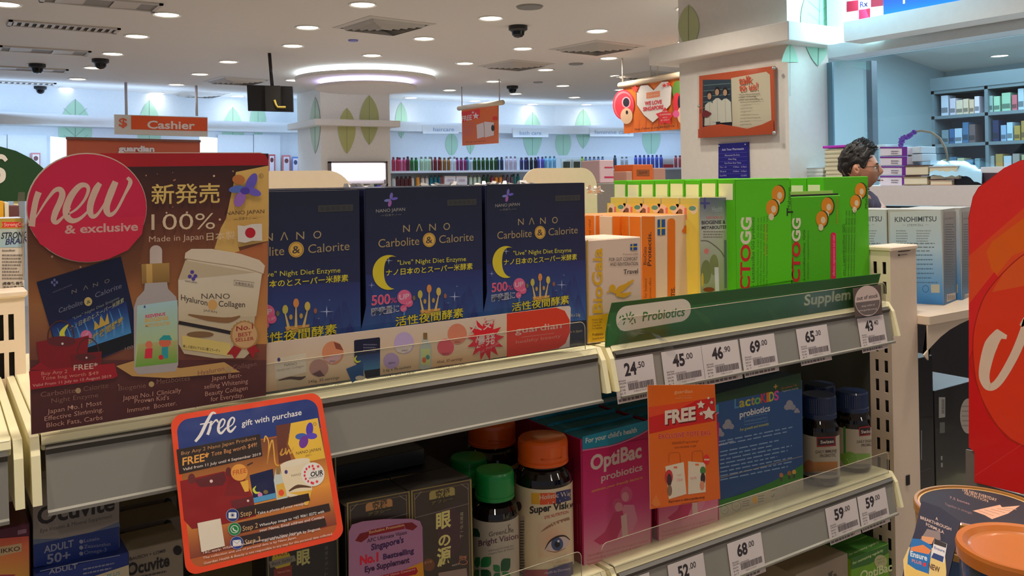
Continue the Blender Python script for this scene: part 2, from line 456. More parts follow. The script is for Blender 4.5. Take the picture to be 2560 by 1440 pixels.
# lit display niche in the far pillar
nt_ = thing('display_niche', 'white-lit cosmetic display niche in the far leaf-decorated pillar', 'display', onv(892, 458, 11.72))
q0 = onv(820, 404, 11.735); q1 = onv(966, 458, 11.735)
b = MB(); zt, zb = q0.z, 1.0
for (xa, xb, za, zc) in [(q0.x, q0.x+.03, zb, zt), (q1.x-.03, q1.x, zb, zt), (q0.x, q1.x, zt-.02, zt), (q0.x, q1.x, 1.49, 1.52), (q0.x, q1.x, zb, zb+.02)]:
    b.box((xa, 11.68, za), (xb, 11.75, zc))
b.build('frame', mat('niche_frame', (120, 110, 104), .4), nt_)
MB().box((q0.x+.03, 11.70, 1.58), (q1.x-.03, 11.74, zt-.03)).build('light_box', mat('lit_white', (236, 232, 255), emis=2.2), nt_)
MB().box((q0.x+.03, 11.72, 1.3), (q1.x-.03, 11.745, 1.5)).build('lit_backing', mat('lit_violet', (70, 50, 190), emis=.9), nt_)
for i in range(9):
    c = [(92, 64, 150), (60, 60, 120), (110, 90, 180), (24, 96, 60), (28, 80, 90)][min(i//2, 4)]
    o = MB(1).box((q0.x+.07+i*.075, 11.655, 1.38), (q0.x+.125+i*.075, 11.70, 1.47+.02*(i % 3)), c, .004).build('carton', PL)
    tag(o, 'small %s carton in the violet-lit niche of the far pillar' % ['violet', 'navy', 'lilac', 'green', 'teal'][min(i//2, 4)], 'carton', 'cartons in the lit niche')
# ---- stacked round ceiling feature
cf = onz(915, 202, 2.74); cc = ony(915, 203, 10.8)
rg = thing('ring_chandelier', 'two-tier round white ceiling drop edged with glowing light bands', 'ceiling light', (cc.x, cc.y, 2.70))
MB().lathe([(0, 2.70), (.62, 2.70), (.63, 2.71), (.63, 2.74), (.6, 2.745), (0, 2.745)], (cc.x, cc.y, 0), 48).build('lower_disc', CEM, rg)
MB().lathe([(.50, 2.745), (.56, 2.745), (.56, 2.80)], (cc.x, cc.y, 0), 48).build('lower_light_band', mat('band_violet', (205, 200, 255), emis=5), rg)
MB().lathe([(.5, 2.80), (.86, 2.80), (.87, 2.81), (.87, 2.84), (.8, 2.845)], (cc.x, cc.y, 0), 48).build('upper_disc', CEM, rg)
MB().lathe([(.78, 2.845), (.80, 2.845), (.80, 2.898)], (cc.x, cc.y, 0), 48).build('upper_light_band', mat('band_white', (225, 245, 255), emis=6), rg)
# ---- recessed downlights
EML = mat('lamp_lens', (255, 244, 224), emis=9); TRIMM = mat('lamp_trim', (235, 232, 225), .35)
EMC = mat('lamp_lens_cool', (236, 244, 255), emis=9)
def lightmesh(em):
    r = MB().lathe([(.085, -.001), (.105, -.010), (.112, -.008), (.114, 0)], (0, 0, 0), 28)
    l = MB().disc((0, 0, -.004), .088, 28, up=False); return r, l
for i, p in enumerate(LIGHTS):
    x, y = LPX[i]; far = p.y > 9.5
    lr = 'left' if x < 620 else ('middle' if x < 1280 else 'right')
    lab = 'round recessed ceiling downlight %s' % ('in the %s part, %d px row of the ceiling' % (lr, y))
    if i == 0: 
        T0 = thing('downlight', lab, 'downlight', (p.x, p.y, CEIL), 'recessed downlights')
        r, l = lightmesh(EML); r.v = [q+p for q in r.v]; l.v = [q+p for q in l.v]; r.build('trim_ring', TRIMM, T0); l.build('lens', EML, T0); o = T0
    else: o = dup(T0, V((p.x, p.y, CEIL))-T0.location, lab)
    o['_px'] = (x, y)
def near(lst, x, y, k=1):
    return sorted(range(len(lst)), key=lambda i: (lst[i][0]-x)**2+(lst[i][1]-y)**2)
SPOTS = {0: 'large warm downlight nearest the camera in the left diagonal row of the ceiling', 1: 'second downlight of the left diagonal row, right of the striped grille',
 2: 'third downlight of the left diagonal row, above a black dome camera', 3: 'fourth downlight of the left diagonal row, below a black dome camera', 4: 'fifth downlight of the left diagonal row',
 5: 'last downlight of the left diagonal row, beside the lowest dome camera', 6: 'downlight nearest left of the hanging screen pole', 7: 'downlight left of the screen, second of its row',
 8: 'downlight right of the left Cashier sign rod, third of its row', 9: 'downlight directly above the orange Cashier sign', 10: 'small downlight just left of the black hanging screen',
 11: 'downlight cut by the top edge above the pyramid air vent', 12: 'downlight left of the pyramid air vent near the top', 13: 'downlight just above the hanging screen pole top, right side',
 14: 'downlight directly above the glowing ceiling ring', 15: 'downlight between hanging screen and glowing ceiling ring', 16: 'big downlight right of the pyramid vent beside the black dome camera',
 17: 'downlight between the pyramid vent and the glowing ring, right of centre', 18: 'downlight right of the glowing ring, next in line', 19: 'downlight above the haircare wall, left of the small FREE banner',
 20: 'farthest small downlight above the leaf wall beside the far pillar', 21: 'downlight above the string of the small FREE banner', 22: 'small downlight behind the small FREE banner strings',
 23: 'downlight below the middle dome camera, above a thin vent', 24: 'small downlight under the farther dome camera', 25: 'small downlight over the bath care wall leaf', 26: 'downlight above the dark triangular vent at right centre',
 27: 'downlight touching the right corner of the dark triangular vent', 28: 'downlight at the end of the thin triangular vent', 29: 'downlight in the centre of the right ceiling, clear of vents',
 30: 'downlight beside the string of the heart banner', 31: 'downlight right of centre in the farthest rows', 32: 'farthest downlight above the feminine care leaf', 33: 'downlight half hidden behind the top of the heart banner',
 34: 'downlight half hidden by the left edge of the heart banner', 35: 'topmost downlight cut by the near pillar edge', 36: 'downlight cut by the near pillar, just above its ledge', 37: 'downlight under the near pillar ledge corner',
 38: 'downlight cut by the top left corner of the picture'}
k = 0
for o in list(sc.objects):
    if o.get('category') == 'downlight':
        xy = tuple(o['_px']); i = [j for j, q in enumerate(LPX) if abs(q[0]-xy[0])+abs(q[1]-xy[1]) < 1][0]; o['label'] = SPOTS[i]; del o['_px']
# ---- dome cameras, detectors
BLK = mat('black_plastic', (24, 24, 26), .3)
for i, (x, y, lab) in enumerate([(93, 160, 'black dome camera on ceiling in front of the white double grille'), (251, 148, 'black dome camera between two left row downlights'),
   (99, 216, 'lowest left black dome camera above the leaf wall'), (1295, 65, 'large black dome camera right of the big downlight'), (1281, 215, 'small far black dome camera left of the bath care wall')]):
    p = onz(x, y, CEIL)
    if i == 0:
        DC = thing('dome_camera', lab, 'security camera', (p.x, p.y, CEIL), 'ceiling dome cameras')
        MB().lathe([(.085, 0), (.085, -.035), (.06, -.05)], p, 24).build('base', BLK, DC)
        MB().lathe([(.06, -.05), (.055, -.08), (.035, -.10), (0.001, -.108)], p, 24).build('dome', mat('dome_gloss', (12, 12, 14), .08), DC)
    else: dup(DC, V((p.x, p.y, CEIL))-DC.location, lab)
for i, (x, y, r, c, lab) in enumerate([(1324, 16, .11, (140, 136, 130), 'flat grey round ceiling speaker near the top edge'), (1440, 159, .09, (140, 136, 130), 'flat grey round ceiling speaker below the dark triangular vent'),
   (1345, 205, .07, (150, 146, 140), 'small flat ceiling disc left of centre right'), (883, 100, .05, (130, 130, 210), 'tiny blue-lit ceiling sensor under the pyramid vent')]):
    p = onz(x, y, CEIL); o = MB().lathe([(0, -.012), (r*.9, -.012), (r, 0)], p, 24).build('ceiling_disc', mat('disc_%d' % i, c, .5)); tag(o, lab, 'ceiling fitting')
# ---- air vents
VM = mat('vent_metal', (205, 198, 190), .45); VD = mat('vent_dark', (50, 46, 44), .7)
def diffuser(x, y, s, rot, lab):
    p = onz(x, y, CEIL); t = thing('air_vent', lab, 'air vent', (p.x, p.y, CEIL), 'square ceiling air vents')
    R = Matrix.Rotation(rot, 3, 'Z')
    def sq(a0, z0, a1, z1, m, nm, th=.004):
        b = MB(); c = [(-1, -1), (1, -1), (1, 1), (-1, 1)]
        for i in range(4):
            (xa, ya), (xb, yb) = c[i], c[(i+1) % 4]
            q = [R@V((xa*a0, ya*a0, z0)), R@V((xb*a0, yb*a0, z0)), R@V((xb*a1, yb*a1, z1)), R@V((xa*a1, ya*a1, z1))]
            b.prism([p+v for v in q], (0, 0, th))
        b.build(nm, m, t)
    sq(s, -.004, s*.86, -.012, VM, 'frame')
    for i in range(5): sq(s*(.80-.15*i), -.004-.004*i, s*(.74-.15*i), -.034-.003*i, VM, 'louvre', .002)
    MB().prism([p+R@V((x_*s*.86, y_*s*.86, -.003)) for x_, y_ in ((-1, -1), (1, -1), (1, 1), (-1, 1))], (0, 0, .002)).build('opening', VD, t)
R45 = PI/4
diffuser(960, 64, .33, .1, 'pyramid air vent above the glowing ceiling ring'); diffuser(1290, 162, .33, .1, 'thin far pyramid air vent under a downlight, middle right')
diffuser(1492, 119, .36, .1, 'dark pyramid air vent at right centre between two downlights'); diffuser(1622, 188, .36, .1, 'pyramid air vent just above the heart banner')
diffuser(595, 201, .34, .1, 'far pyramid air vent left of the hanging screen'); diffuser(497, 236, .34, .1, 'farthest pyramid air vent crossed by the Cashier sign rod')
def grille(x, y, sx, sy, n, lab, mats=VM):
    p = onz(x, y, CEIL); t = thing('ceiling_grille', lab, 'air vent', (p.x, p.y, CEIL))
    b = MB()
    for (x0, x1, y0, y1) in [(-sx, sx, -sy, -sy+.03), (-sx, sx, sy-.03, sy), (-sx, -sx+.03, -sy, sy), (sx-.03, sx, -sy, sy)]: b.box((p.x+x0, p.y+y0, CEIL-.014), (p.x+x1, p.y+y1, CEIL-.001))
    b.build('frame', mats, t)
    MB().box((p.x-sx+.03, p.y-sy+.03, CEIL-.003), (p.x+sx-.03, p.y+sy-.03, CEIL-.001)).build('opening', VD if n > 3 else mat('vent_grey', (150, 145, 142), .6), t)
    for i in range(n):
        xx = p.x-sx+.03+(2*sx-.06)*(i+.5)/n; w_ = (2*sx-.06)/n*.32
        MB().obox((xx-w_, p.y-sy+.03, CEIL-.012), (w_*1.6, 0, .006), (0, 2*sy-.06, 0), (0, 0, .003)).build('slat', mats, t)
grille(162, 66, .42, .13, 14, 'striped rectangular ceiling grille at upper left'); grille(112, 126, .40, .16, 2, 'white two-panel ceiling access grille below the striped one')
grille(70, 172, .40, .14, 2, 'lower white two-panel ceiling grille behind a dome camera'); grille(46, 206, .42, .13, 12, 'farthest striped ceiling grille at far left'); grille(255, 5, .40, .16, 2, 'ceiling grille cut by the top edge at upper left')
# ---- hanging screen seen from behind
tp = ony(675, 246, 9.0); top = V((tp.x, tp.y, CEIL))
tv = thing('hanging_screen', 'black screen hanging from the ceiling on a black pole, seen from behind', 'screen', (tp.x, tp.y, tp.z))
def tvp(px, py, d=0): return ony(px, py, 9.0+d)
MB().prism([tvp(617, 212), tvp(731, 216), tvp(733, 280), tvp(620, 277)], FW*.03).build('screen_case', BLK, tv)
MB().tube([ony(673, 128, 9.0)-V((0, 0, 0)), tvp(681, 222, -.04)], .018, 10).build('pole', mat('pole_black', (30, 28, 30), .3), tv)
MB().prism([tvp(662, 214, -.06), tvp(700, 214, -.06), tvp(702, 276, -.06), tvp(664, 276, -.06)], FW*.05).build('mount_plate', mat('mount_grey', (52, 50, 48), .4, .4), tv)
MB().tube([tvp(686, 250, -.07), tvp(690, 262, -.07), tvp(694, 268, -.07), tvp(714, 268, -.07)], .012, 8).build('cable', mat('cable_yellow', (170, 150, 60), .5), tv)
# ---- cashier sign
cp = onv(403, 340, 12.1)
cs = thing('cashier_sign', 'orange and white Cashier sign hanging on two white rods', 'sign', cp)
q = [onv(286, 286, 12.1), onv(519, 293, 12.1), onv(519, 342, 12.1), onv(287, 335, 12.1)]
panel(q, .05, (0, -1, 0), mat('sign_white', (225, 215, 205), .4), 'board', cs)
a = Art((0, 12.098, 0), (0, -1, 0), 1.15, 1.2e-3)
a.poly([(328, 289), (518, 295), (518, 328), (328, 323)], (250, 92, 30)); a.text('$', 297, 316, 318, 317, 22, (230, 96, 60), .02)
a.text('Cashier', 368, 321, 487, 323, 20, (255, 236, 226), .025); a.build('lettering', PM, cs)
for x0, y0, x1 in [(314, 210, 316), (490, 218, 492)]:
    p1 = onv(x1, 290, 12.12); MB().tube([p1, (p1.x, p1.y, CEIL)], .018, 8).build('rod', mat('rod_white', (200, 196, 200), .4), cs)
# ---- guardian cashier backdrop on the back wall
bp_ = thing('cashier_backdrop', 'brick orange backdrop board with white lettering between two lit panels', 'board', onv(333, 420, 12.5))
q = [onv(167, 346, 12.5), onv(500, 351, 12.5), onv(500, 560, 12.5), onv(167, 560, 12.5)]; panel(q, .06, (0, -1, 0), mat('board_orange', (206, 96, 62), .45), 'board', bp_)
q = [onv(165, 342, 12.48), onv(502, 350, 12.48), onv(502, 356, 12.48), onv(165, 348, 12.48)]; panel(q, .1, (0, -1, 0), mat('board_rail', (130, 84, 70), .45), 'top_rail', bp_)
a = Art((0, 12.49, 0), (0, -1, 0), 1.4, 1.2e-3); a.text('guardian', 296, 378, 386, 379, 14, (255, 240, 236), .05); a.build('lettering', PM, bp_)
for xa, xb in [(127, 166), (501, 544)]:
    q = [onv(xa, 341, 12.52), onv(xb, 345, 12.52), onv(xb, 560, 12.52), onv(xa, 560, 12.52)]; panel(q, .05, (0, -1, 0), mat('lit_panel', (200, 235, 255), emis=1.6), 'light_panel', bp_)
# cabinet doors, framed posters on the back wall
for xa, xb in [(-40, 18), (19, 118), (545, 634), (635, 702)]:
    pt, n = wallplane((xa+xb)/2); a = [onp(x, y, pt+n*.05, n) for x, y in [(xa, 336), (xb-1, 338), (xb-1, 560), (xa, 560)]]
    panel(a, .045, n, WALL, 'panel', wall_back)
for (xa, ya, xb, yb, c, lab) in [(78, 382, 101, 440, (214, 140, 140), 'small red-edged poster on the far left wall above the green sign'), (671, 386, 688, 450, (196, 90, 90), 'red-framed poster with dark picture on back wall right of the big promo board'),
     (706, 388, 726, 450, (222, 130, 130), 'pink bottle poster on the back wall left of the far pillar'), (730, 392, 748, 450, (110, 140, 210), 'blue poster beside the far pillar')]:
    pt, n = wallplane((xa+xb)/2); pt = pt+n*.08
    o = panel([onp(x, y, pt, n) for x, y in [(xa, ya), (xb, ya), (xb, yb), (xa, yb)]], .02, n, mat('frame_%d' % xa, c, .5), 'wall_poster'); tag(o, lab, 'poster')
    a = Art(pt+n*.002, n, 1.3, 1.2e-3); a.rect(xa+3, ya+4, xb-3, yb, (214, 206, 214)); a.ell((xa+xb)/2, ya+14, (xb-xa)*.25, 6, tuple(x*.5 for x in c)); a.build('print', PM, o)
# ---- category signs on the pelmet
for (xa, xb, y, t, tx0, tx1) in [(1058, 1147, 324, 'haircare', 1083, 1135), (1283, 1371, 333, 'bath care', 1299, 1353), (1475, 1584, 331, 'feminine care', 1486, 1574)]:
    pt, n = wallplane((xa+xb)/2, .33); o = panel([onp(x, yy, pt, n) for x, yy in [(xa, y-12), (xb, y-12), (xb, y+10), (xa, y+10)]], .02, n, WALL, 'category_sign')
    tag(o, 'pale %s sign on the far wall pelmet' % t, 'sign'); a = Art(pt+n*.002, n, 1.2, 1.2e-3); a.text(t, tx0, y+4, tx1, y+4, 10, (120, 148, 180)); a.build('lettering', PM, o)
# ---- far wall shelving with bottles
SP = [(5.75, 12.70), (9.5, 12.70), (11.9, 11.45), (14, 9.5)]; SF = offs(.38, SP)
sh = thing('wall_shelving', 'white far wall shelving holding rows of hair and bath products', 'shelf', (8.5, 12.5, 0))
for z in (1.38, 1.68):
    b = MB()
    for i in range(3): b.prism([(*SP[i], z), (*SP[i+1], z), (*SF[i+1], z), (*SF[i], z)], (0, 0, .035))
    b.build('shelf', mat('shelf_white', (225, 230, 240), .4), sh)
b = MB()
for i in range(3): b.obox((*SP[i], .0), V((*SP[i+1], 0))-V((*SP[i], 0)), (0, .03, 0), (0, 0, 1.98))
b.build('back_panel', WALL, sh)
for z in (1.93,):
    b = MB()
    for i in range(3): b.prism([(*SF[i], 1.72), (*SF[i+1], 1.72), (*SF[i+1], 1.93), (*SF[i], 1.93)], (0, .003, 0))
    b.build('clear_riser', GL, sh)
ROW1 = [(984, 1000, (206, 40, 90), 'crimson'), (1000, 1018, (222, 84, 140), 'pink'), (1020, 1028, (120, 30, 60), 'maroon'), (1030, 1050, (20, 120, 40), 'green'), (1054, 1076, (190, 220, 190), 'mint'),
 (1078, 1100, (130, 20, 30), 'dark red'), (1101, 1122, (160, 110, 50), 'golden'), (1126, 1140, (225, 225, 235), 'white'), (1143, 1166, (150, 30, 110), 'magenta'), (1168, 1172, (10, 130, 150), 'teal'),
 (1178, 1184, (215, 225, 240), 'frosted'), (1187, 1240, (30, 80, 20), 'forest green'), (1244, 1262, (24, 50, 90), 'navy'), (1267, 1292, (216, 200, 220), 'lilac'), (1304, 1316, (40, 40, 110), 'indigo'), (1318, 1344, (20, 20, 36), 'black'),
 (1346, 1362, (90, 84, 190), 'violet'), (1365, 1396, (120, 190, 226), 'sky blue'), (1456, 1462, (150, 200, 40), 'lime'), (1465, 1510, (110, 130, 170), 'slate blue'), (1538, 1546, (70, 80, 100), 'grey'), (1556, 1570, (200, 205, 215), 'silver'), (1590, 1656, (84, 96, 200), 'royal blue'), (1690, 1712, (210, 90, 90), 'red and white')]
ROW2 = [(984, 988, (220, 220, 220), 'white'), (993, 1026, (90, 24, 30), 'oxblood'), (1030, 1040, (220, 215, 200), 'cream'), (1044, 1050, (240, 160, 60), 'orange'), (1056, 1073, (225, 210, 200), 'beige'), (1077, 1098, (10, 110, 130), 'petrol'),
 (1102, 1112, (180, 50, 40), 'scarlet'), (1176, 1206, (200, 215, 190), 'pale green'), (1209, 1224, (30, 70, 50), 'bottle green'), (1229, 1234, (150, 40, 60), 'wine'), (1240, 1252, (240, 140, 40), 'tangerine'), (1258, 1280, (110, 80, 90), 'mauve'), (1284, 1300, (10, 110, 100), 'sea green'), (1480, 1500, (130, 60, 80), 'plum'), (1540, 1560, (120, 130, 150), 'steel')]
def bottle_mb(c, h, r, capc, z0=0):
    b = MB(1.0); b.lathe([(0, 0), (r, 0), (r, h*.72), (r*.85, h*.8), (r*.5, h*.84)], (0, 0, 0), 10, c); b.lathe([(r*.62, h*.82), (r*.62, h*.98), (0, h)], (0, 0, 0), 8, capc); return b
for rows, z, rn in ((ROW1, 1.715, 'upper'), (ROW2, 1.415, 'lower')):
    for (xa, xb, c, nm) in rows:
        x = xa; first = None
        while x <= xb:
            pt, n = wallplane(x, 0, SF); p = onp(x, 430, pt-n*.07, n); p.z = z
            if first is None:
                capc = tuple(min(255, int(v*.5+20)) for v in c); first = bottle_mb(c, .215+.03*random.random(), .031, capc).build('bottle', PL, None, loc=(0, 0, 0))
                tag(first, '%s plastic bottle on the %s far wall shelf' % (nm, rn), 'bottle', '%s bottles on the %s far wall shelf' % (nm, rn)); first.location = p
            else:
                o = first.copy(); COL.objects.link(o); o.location = p
            x += 10.5
def farbox(xa, xb, ya, yb, pt, n, d, c, lab, name='carton', gain=1.2, prints=()):
    q = [onp(x, y, pt, n) for x, y in [(xa, ya), (xb, ya), (xb, yb), (xa, yb)]]
    o = panel(q, d, n, PM, name, None, c, gain); tag(o, lab, 'box')
    if prints:
        a = Art(pt+n*.002, n, gain, 1.2e-3)
        for pr in prints: a.rect(*pr)
        a.build('print', PM, o)
    return o
pt, n = wallplane(1430, 0, SF); pt = pt-n*.03
farbox(1404, 1428, 398, 427, pt, n, .12, (225, 230, 225), 'white box with dark picture on upper far shelf, left of two', prints=[(1408, 404, 1425, 424, (60, 66, 50))])
farbox(1431, 1453, 398, 427, pt, n, .12, (225, 230, 225), 'white box with dark picture on upper far shelf, right of two', prints=[(1434, 404, 1450, 424, (60, 66, 50))])
pt, n = wallplane(1130, 0, SF); pt = pt-n*.03
farbox(1112, 1139, 440, 462, pt, n, .12, (232, 220, 220), 'white carton on lower far shelf, left of the pair', prints=[(1118, 447, 1134, 452, (190, 170, 180))])
farbox(1141, 1168, 440, 462, pt, n, .12, (232, 220, 220), 'white carton on lower far shelf, right of the pair', prints=[(1146, 447, 1162, 452, (190, 170, 180))])
pt, n = wallplane(1670, 0, SF); pt = pt-n*.03
farbox(1658, 1684, 396, 420, pt, n, .12, (228, 220, 225), 'white and red carton on upper far shelf beside the near pillar', prints=[(1658, 411, 1684, 420, (200, 50, 60))])
# ---- hanging banners
def banner_rail(name, lab, q, u, strings, drawf, th=.012):
    t = thing(name, lab, 'banner', onu((q[2][0]+q[3][0])/2, (q[2][1]+q[3][1])/2, u))
    panel([onu(x, y, u) for x, y in q], th, (-1, 0, 0), mat('banner_back', (220, 130, 60), .5), 'sheet', t)
    a = Art((u-.001, 0, 0), (-1, 0, 0), 1.25, 6e-4); drawf(a); a.build('print', PM, t); return t
def d1(a):
    a.grad([(1154, 272), (1245, 262), (1245, 358), (1156, 364)], (240, 110, 40), (226, 120, 80)); a.poly([(1154, 280), (1200, 272), (1200, 294), (1155, 306)], (214, 50, 50))
    a.text('FREE', 1155, 303, 1180, 299, 13, (255, 225, 215), .03); a.star(1190, 290, 9, (250, 225, 220)); a.star(1183, 281, 4, (250, 225, 220))
    a.greek(1158, 306, 1190, 340, 7, (200, 110, 110), slope=-.1); a.text('guardian', 1216, 274, 1238, 271, 4, (250, 170, 130))
    a.poly([(1192, 312), (1210, 306), (1212, 342), (1194, 347)], (238, 222, 220)); a.poly([(1211, 304), (1236, 306), (1236, 338), (1213, 344)], (238, 222, 220)); a.ell(1238, 296, 6, 5, (224, 50, 40)); a.ell(1233, 320, 4, 8, (40, 40, 40)); a.text('Shop in-store', 1165, 357, 1215, 353, 2.5, (90, 60, 40))
t = banner_rail('free_banner', 'small orange FREE banner hanging from a rail before the haircare wall', [(1154, 272), (1245, 262), (1245, 358), (1156, 364)], 6.34, None, d1)
p0, p1 = onu(1147, 271, 6.34), onu(1257, 256, 6.34)
MB().tube([p0, p1], .035, 8).build('rail', mat('rail_cream', (226, 205, 175), .4), t)
for f_ in (.08, .93): p = p0.lerp(p1, f_); MB().tube([p, (p.x, p.y, CEIL)], .008, 6).build('string', mat('string_white', (190, 180, 170), .4), t)
def d2(a):
    a.grad([(1558, 212), (1760, 178), (1760, 318), (1560, 334)], (246, 130, 20), (226, 110, 30))
    for k in range(9): a.stroke([(1580+k*16, 330-k*1.2), (1583+k*16, 300-k*1.2)], 3, (214, 96, 30), sm=1)
    a.ell(1560, 262, 27, 38, (214, 50, 66)); a.ell(1560, 262, 24, 34, (236, 120, 130)); a.ell(1561, 264, 22, 31, (214, 50, 66)); a.ell(1567, 256, 11, 14, (225, 160, 170)); a.ell(1567, 256, 8, 11, (30, 28, 40)); a.ell(1568, 290, 15, 20, (236, 196, 160)); a.ell(1569, 281, 3, 5, (30, 20, 20))
    H = [(1636, 226), (1622, 213), (1604, 214), (1594, 232), (1594, 262), (1612, 288), (1634, 306), (1654, 288), (1678, 262), (1681, 220), (1672, 204), (1656, 205)]
    a.poly([(1636+(x-1636)*1.04, 255+(y-255)*1.04) for x, y in H][:12], (120, 60, 40)); a.poly(H, (240, 232, 226))
    a.poly([(1618, 232), (1652, 227), (1652, 242), (1618, 247)], (236, 140, 96)); a.text('guardian', 1622, 242, 1648, 238, 6, (240, 200, 170))
    a.text('WE LOVE', 1614, 264, 1657, 259, 10, (204, 44, 60), .04); a.text('SINGAPORE', 1610, 278, 1661, 272, 10, (204, 44, 60), .04)
    a.star(1665, 292, 24, (204, 36, 44), 5, .62); a.text('MORE', 1658, 281, 1671, 280, 3.5, (250, 220, 210)); a.text('SURPRISES', 1652, 289, 1680, 287, 4, (250, 220, 210)); a.text('WITH', 1659, 296, 1671, 295, 3.5, (250, 220, 210)); a.text('$1 ONLY', 1655, 303, 1676, 301, 4, (250, 220, 210))
    a.star(1591, 222, 10, (224, 60, 50)); a.star(1675, 210, 7, (224, 60, 50)); a.star(1664, 214, 6, (214, 40, 40))
    a.ell(1697, 226, 13, 24, (90, 130, 50)); a.ell(1696, 258, 10, 26, (210, 40, 60)); a.ell(1707, 256, 9, 22, (20, 20, 24)); a.ell(1706, 288, 9, 20, (238, 200, 166)); a.ell(1694, 285, 8, 9, (216, 84, 140))
    a.text('Shop Online at guardian.com.sg', 1590, 326, 1690, 316, 5, (90, 40, 20), .02)
t = banner_rail('heart_banner', 'orange banner with white heart hanging beside the near pillar', [(1558, 212), (1760, 178), (1760, 318), (1560, 334)], 6.55, None, d2)
p0, p1 = onu(1549, 214, 6.55), onu(1770, 175, 6.55)
MB().tube([p0, p1], .035, 8).build('rail', MATS['rail_cream'], t)
for f_ in (.04, .38, .46): p = p0.lerp(p1, f_); MB().tube([p, (p.x, p.y, CEIL)], .008, 6).build('string', MATS['string_white'], t)
# ---- near pillar with pelmet ledge
np_ = MB().box((4.6, 3.64, 0), (5.02, 4.62, CEIL)).build('wall_right_pillar', WARMW, kind='structure')
zt = 2.36
MB().box((4.46, 3.52, zt), (5.0, 4.80, zt+.125), ch=.006).build('ledge', WARMW, np_)
leaf((4.597, 0, 0), (-1, 0, 0), 1722, 12, 125, 26, (196, 202, 150), np_)
leaf((0, 3.637, 0), (0, -1, 0), 2050, -60, 166, 46, (178, 226, 200), np_, lean=-6); leaf((0, 3.637, 0), (0, -1, 0), 1974, 108, 240, 22, (186, 232, 206), np_, cut=(0, .42))
# talk to us poster
TP = [(1748, 190), (1934, 165), (1937, 335), (1748, 345)]; U = 4.57
t = thing('framed_poster', 'orange framed talk to us poster with three white-coated staff', 'poster', onu(1842, 340, U))
panel([onu(x, y, U) for x, y in TP], .02, (-1, 0, 0), mat('poster_core', (200, 120, 90), .4), 'board', t)
a = Art((U-.001, 0, 0), (-1, 0, 0), 1.12, 5e-4); m = qmap(TP)
a.poly(TP, (216, 92, 50)); a.poly([m(*p) for p in [(.43, .10), (.90, .07), (.95, .12), (.96, .80), (.85, .86), (.65, .90), (.43, .87)]], (232, 220, 196))
a.grad([m(.05, .07), m(.43, .12), m(.44, .86), m(.05, .86)], (50, 70, 90), (30, 40, 56))
for k in range(5): a.stroke([m(.06, .16+.09*k), m(.42, .18+.085*k)], 1.5, (120, 150, 150), sm=1)
for (x, y, hh, sc_) in [(.145, .31, .07, 1), (.25, .26, .075, 1.05), (.36, .28, .07, 1)]:
    cx_, cy_ = m(x, y+.03)
    a.poly([m(x-.06, y+.17), m(x-.02, y+.13), m(x+.02, y+.13), m(x+.075, y+.19), m(x+.085, y+.5), m(x-.07, y+.5)], (226, 222, 212))
    a.stroke([m(x, y+.14), m(x+.005, y+.5)], .8, (170, 165, 160), sm=1); a.ell(cx_, cy_-3, 6.5, 10, (36, 26, 24)); a.ell(cx_, cy_+1, 5, 8, (206, 160, 130))
a.poly([m(.05, .60), m(.10, .56), m(.18, .62), m(.12, .68), m(.05, .66)], (130, 40, 50))
a.poly([m(0, .86), m(.1, .82), m(.3, .8), m(.45, .84), m(.65, .90), m(.85, .85), m(1, .78), m(1, 1), m(0, 1)], (216, 92, 50))
a.text('talk', 1850, 212, 1884, 207, 20, (222, 86, 54), .02); a.text('to us!', 1851, 229, 1897, 224, 19, (222, 86, 54), .02)
for k, tx in enumerate(['We provide professional', 'health screening,', 'advice and counselling on']): a.text(tx, 1850, 239+k*6.6, 1850+[52, 44, 60][k], 236+k*6.6, 4, (80, 70, 60), .01)
for k, tx in enumerate(['Blood Glucose Management', 'Cholesterol', 'Hypertension', 'Weight Loss', 'Women\'s Health Programme', 'Smoking Cessation Programme', 'Minor Ailments', 'Body Screening']):
    a.text(tx, 1855, 258+k*8, 1855+[44, 26, 30, 26, 46, 50, 24, 28][k], 255.5+k*8, 3, (120, 110, 100))
a.build('print', PM, t)
TQ = [(1743, 184), (1938, 158), (1941, 338), (1744, 351)]
panel([onu(x, y, U-.03) for x, y in TQ], .004, (-1, 0, 0), GL, 'acrylic_cover', t)
for x, y in [(1747, 265), (1935, 332), (1934, 170)]: MB().ball(onu(x, y, U-.035), .012, .012, .012).build('screw', mat('steel', (210, 210, 205), .2, .8), t)
SQ = [(1796, 360), (1870, 355), (1872, 447), (1796, 447)]
t = thing('notice_board', 'dark blue pharmacist hours notice on the near pillar', 'sign', onu(1834, 447, 4.58))
panel([onu(x, y, 4.585) for x, y in SQ], .012, (-1, 0, 0), mat('notice_blue', (40, 36, 140), .35), 'board', t)
a = Art((4.584, 0, 0), (-1, 0, 0), 1.2, 4e-4); m = qmap(SQ)
a.text('Ask Your Pharmacist', 1805, 377, 1860, 374, 5.5, (200, 200, 230), .01)
for k, (tx, x0, x1) in enumerate([('Pharmacist On Duty', .22, .72), ('Khoo Peng', .34, .60), ('Your Photo Over There', .2, .76)]): q0 = m(x0, .36+k*.11); q1 = m(x1, .36+k*.11); a.text(tx, *q0, *q1, 4.5, (180, 180, 220))
for k, r in enumerate([('Mon - Fri', '9.00am', '6.30pm'), ('Sat', '10.00am', '5.00pm'), ('Sun/PH', '', 'CLOSED')]):
    for tx, x0, x1 in zip(r, (.06, .5, .76), (.28, .7, .95)):
        if tx: q0 = m(x0, .69+k*.12); q1 = m(x1, .69+k*.12); a.text(tx, *q0, *q1, 4, (170, 170, 220))
for k in range(6): a.stroke([m(.02, .28+k*.115), m(.98, .28+k*.115)], .5, (100, 96, 190), sm=1)
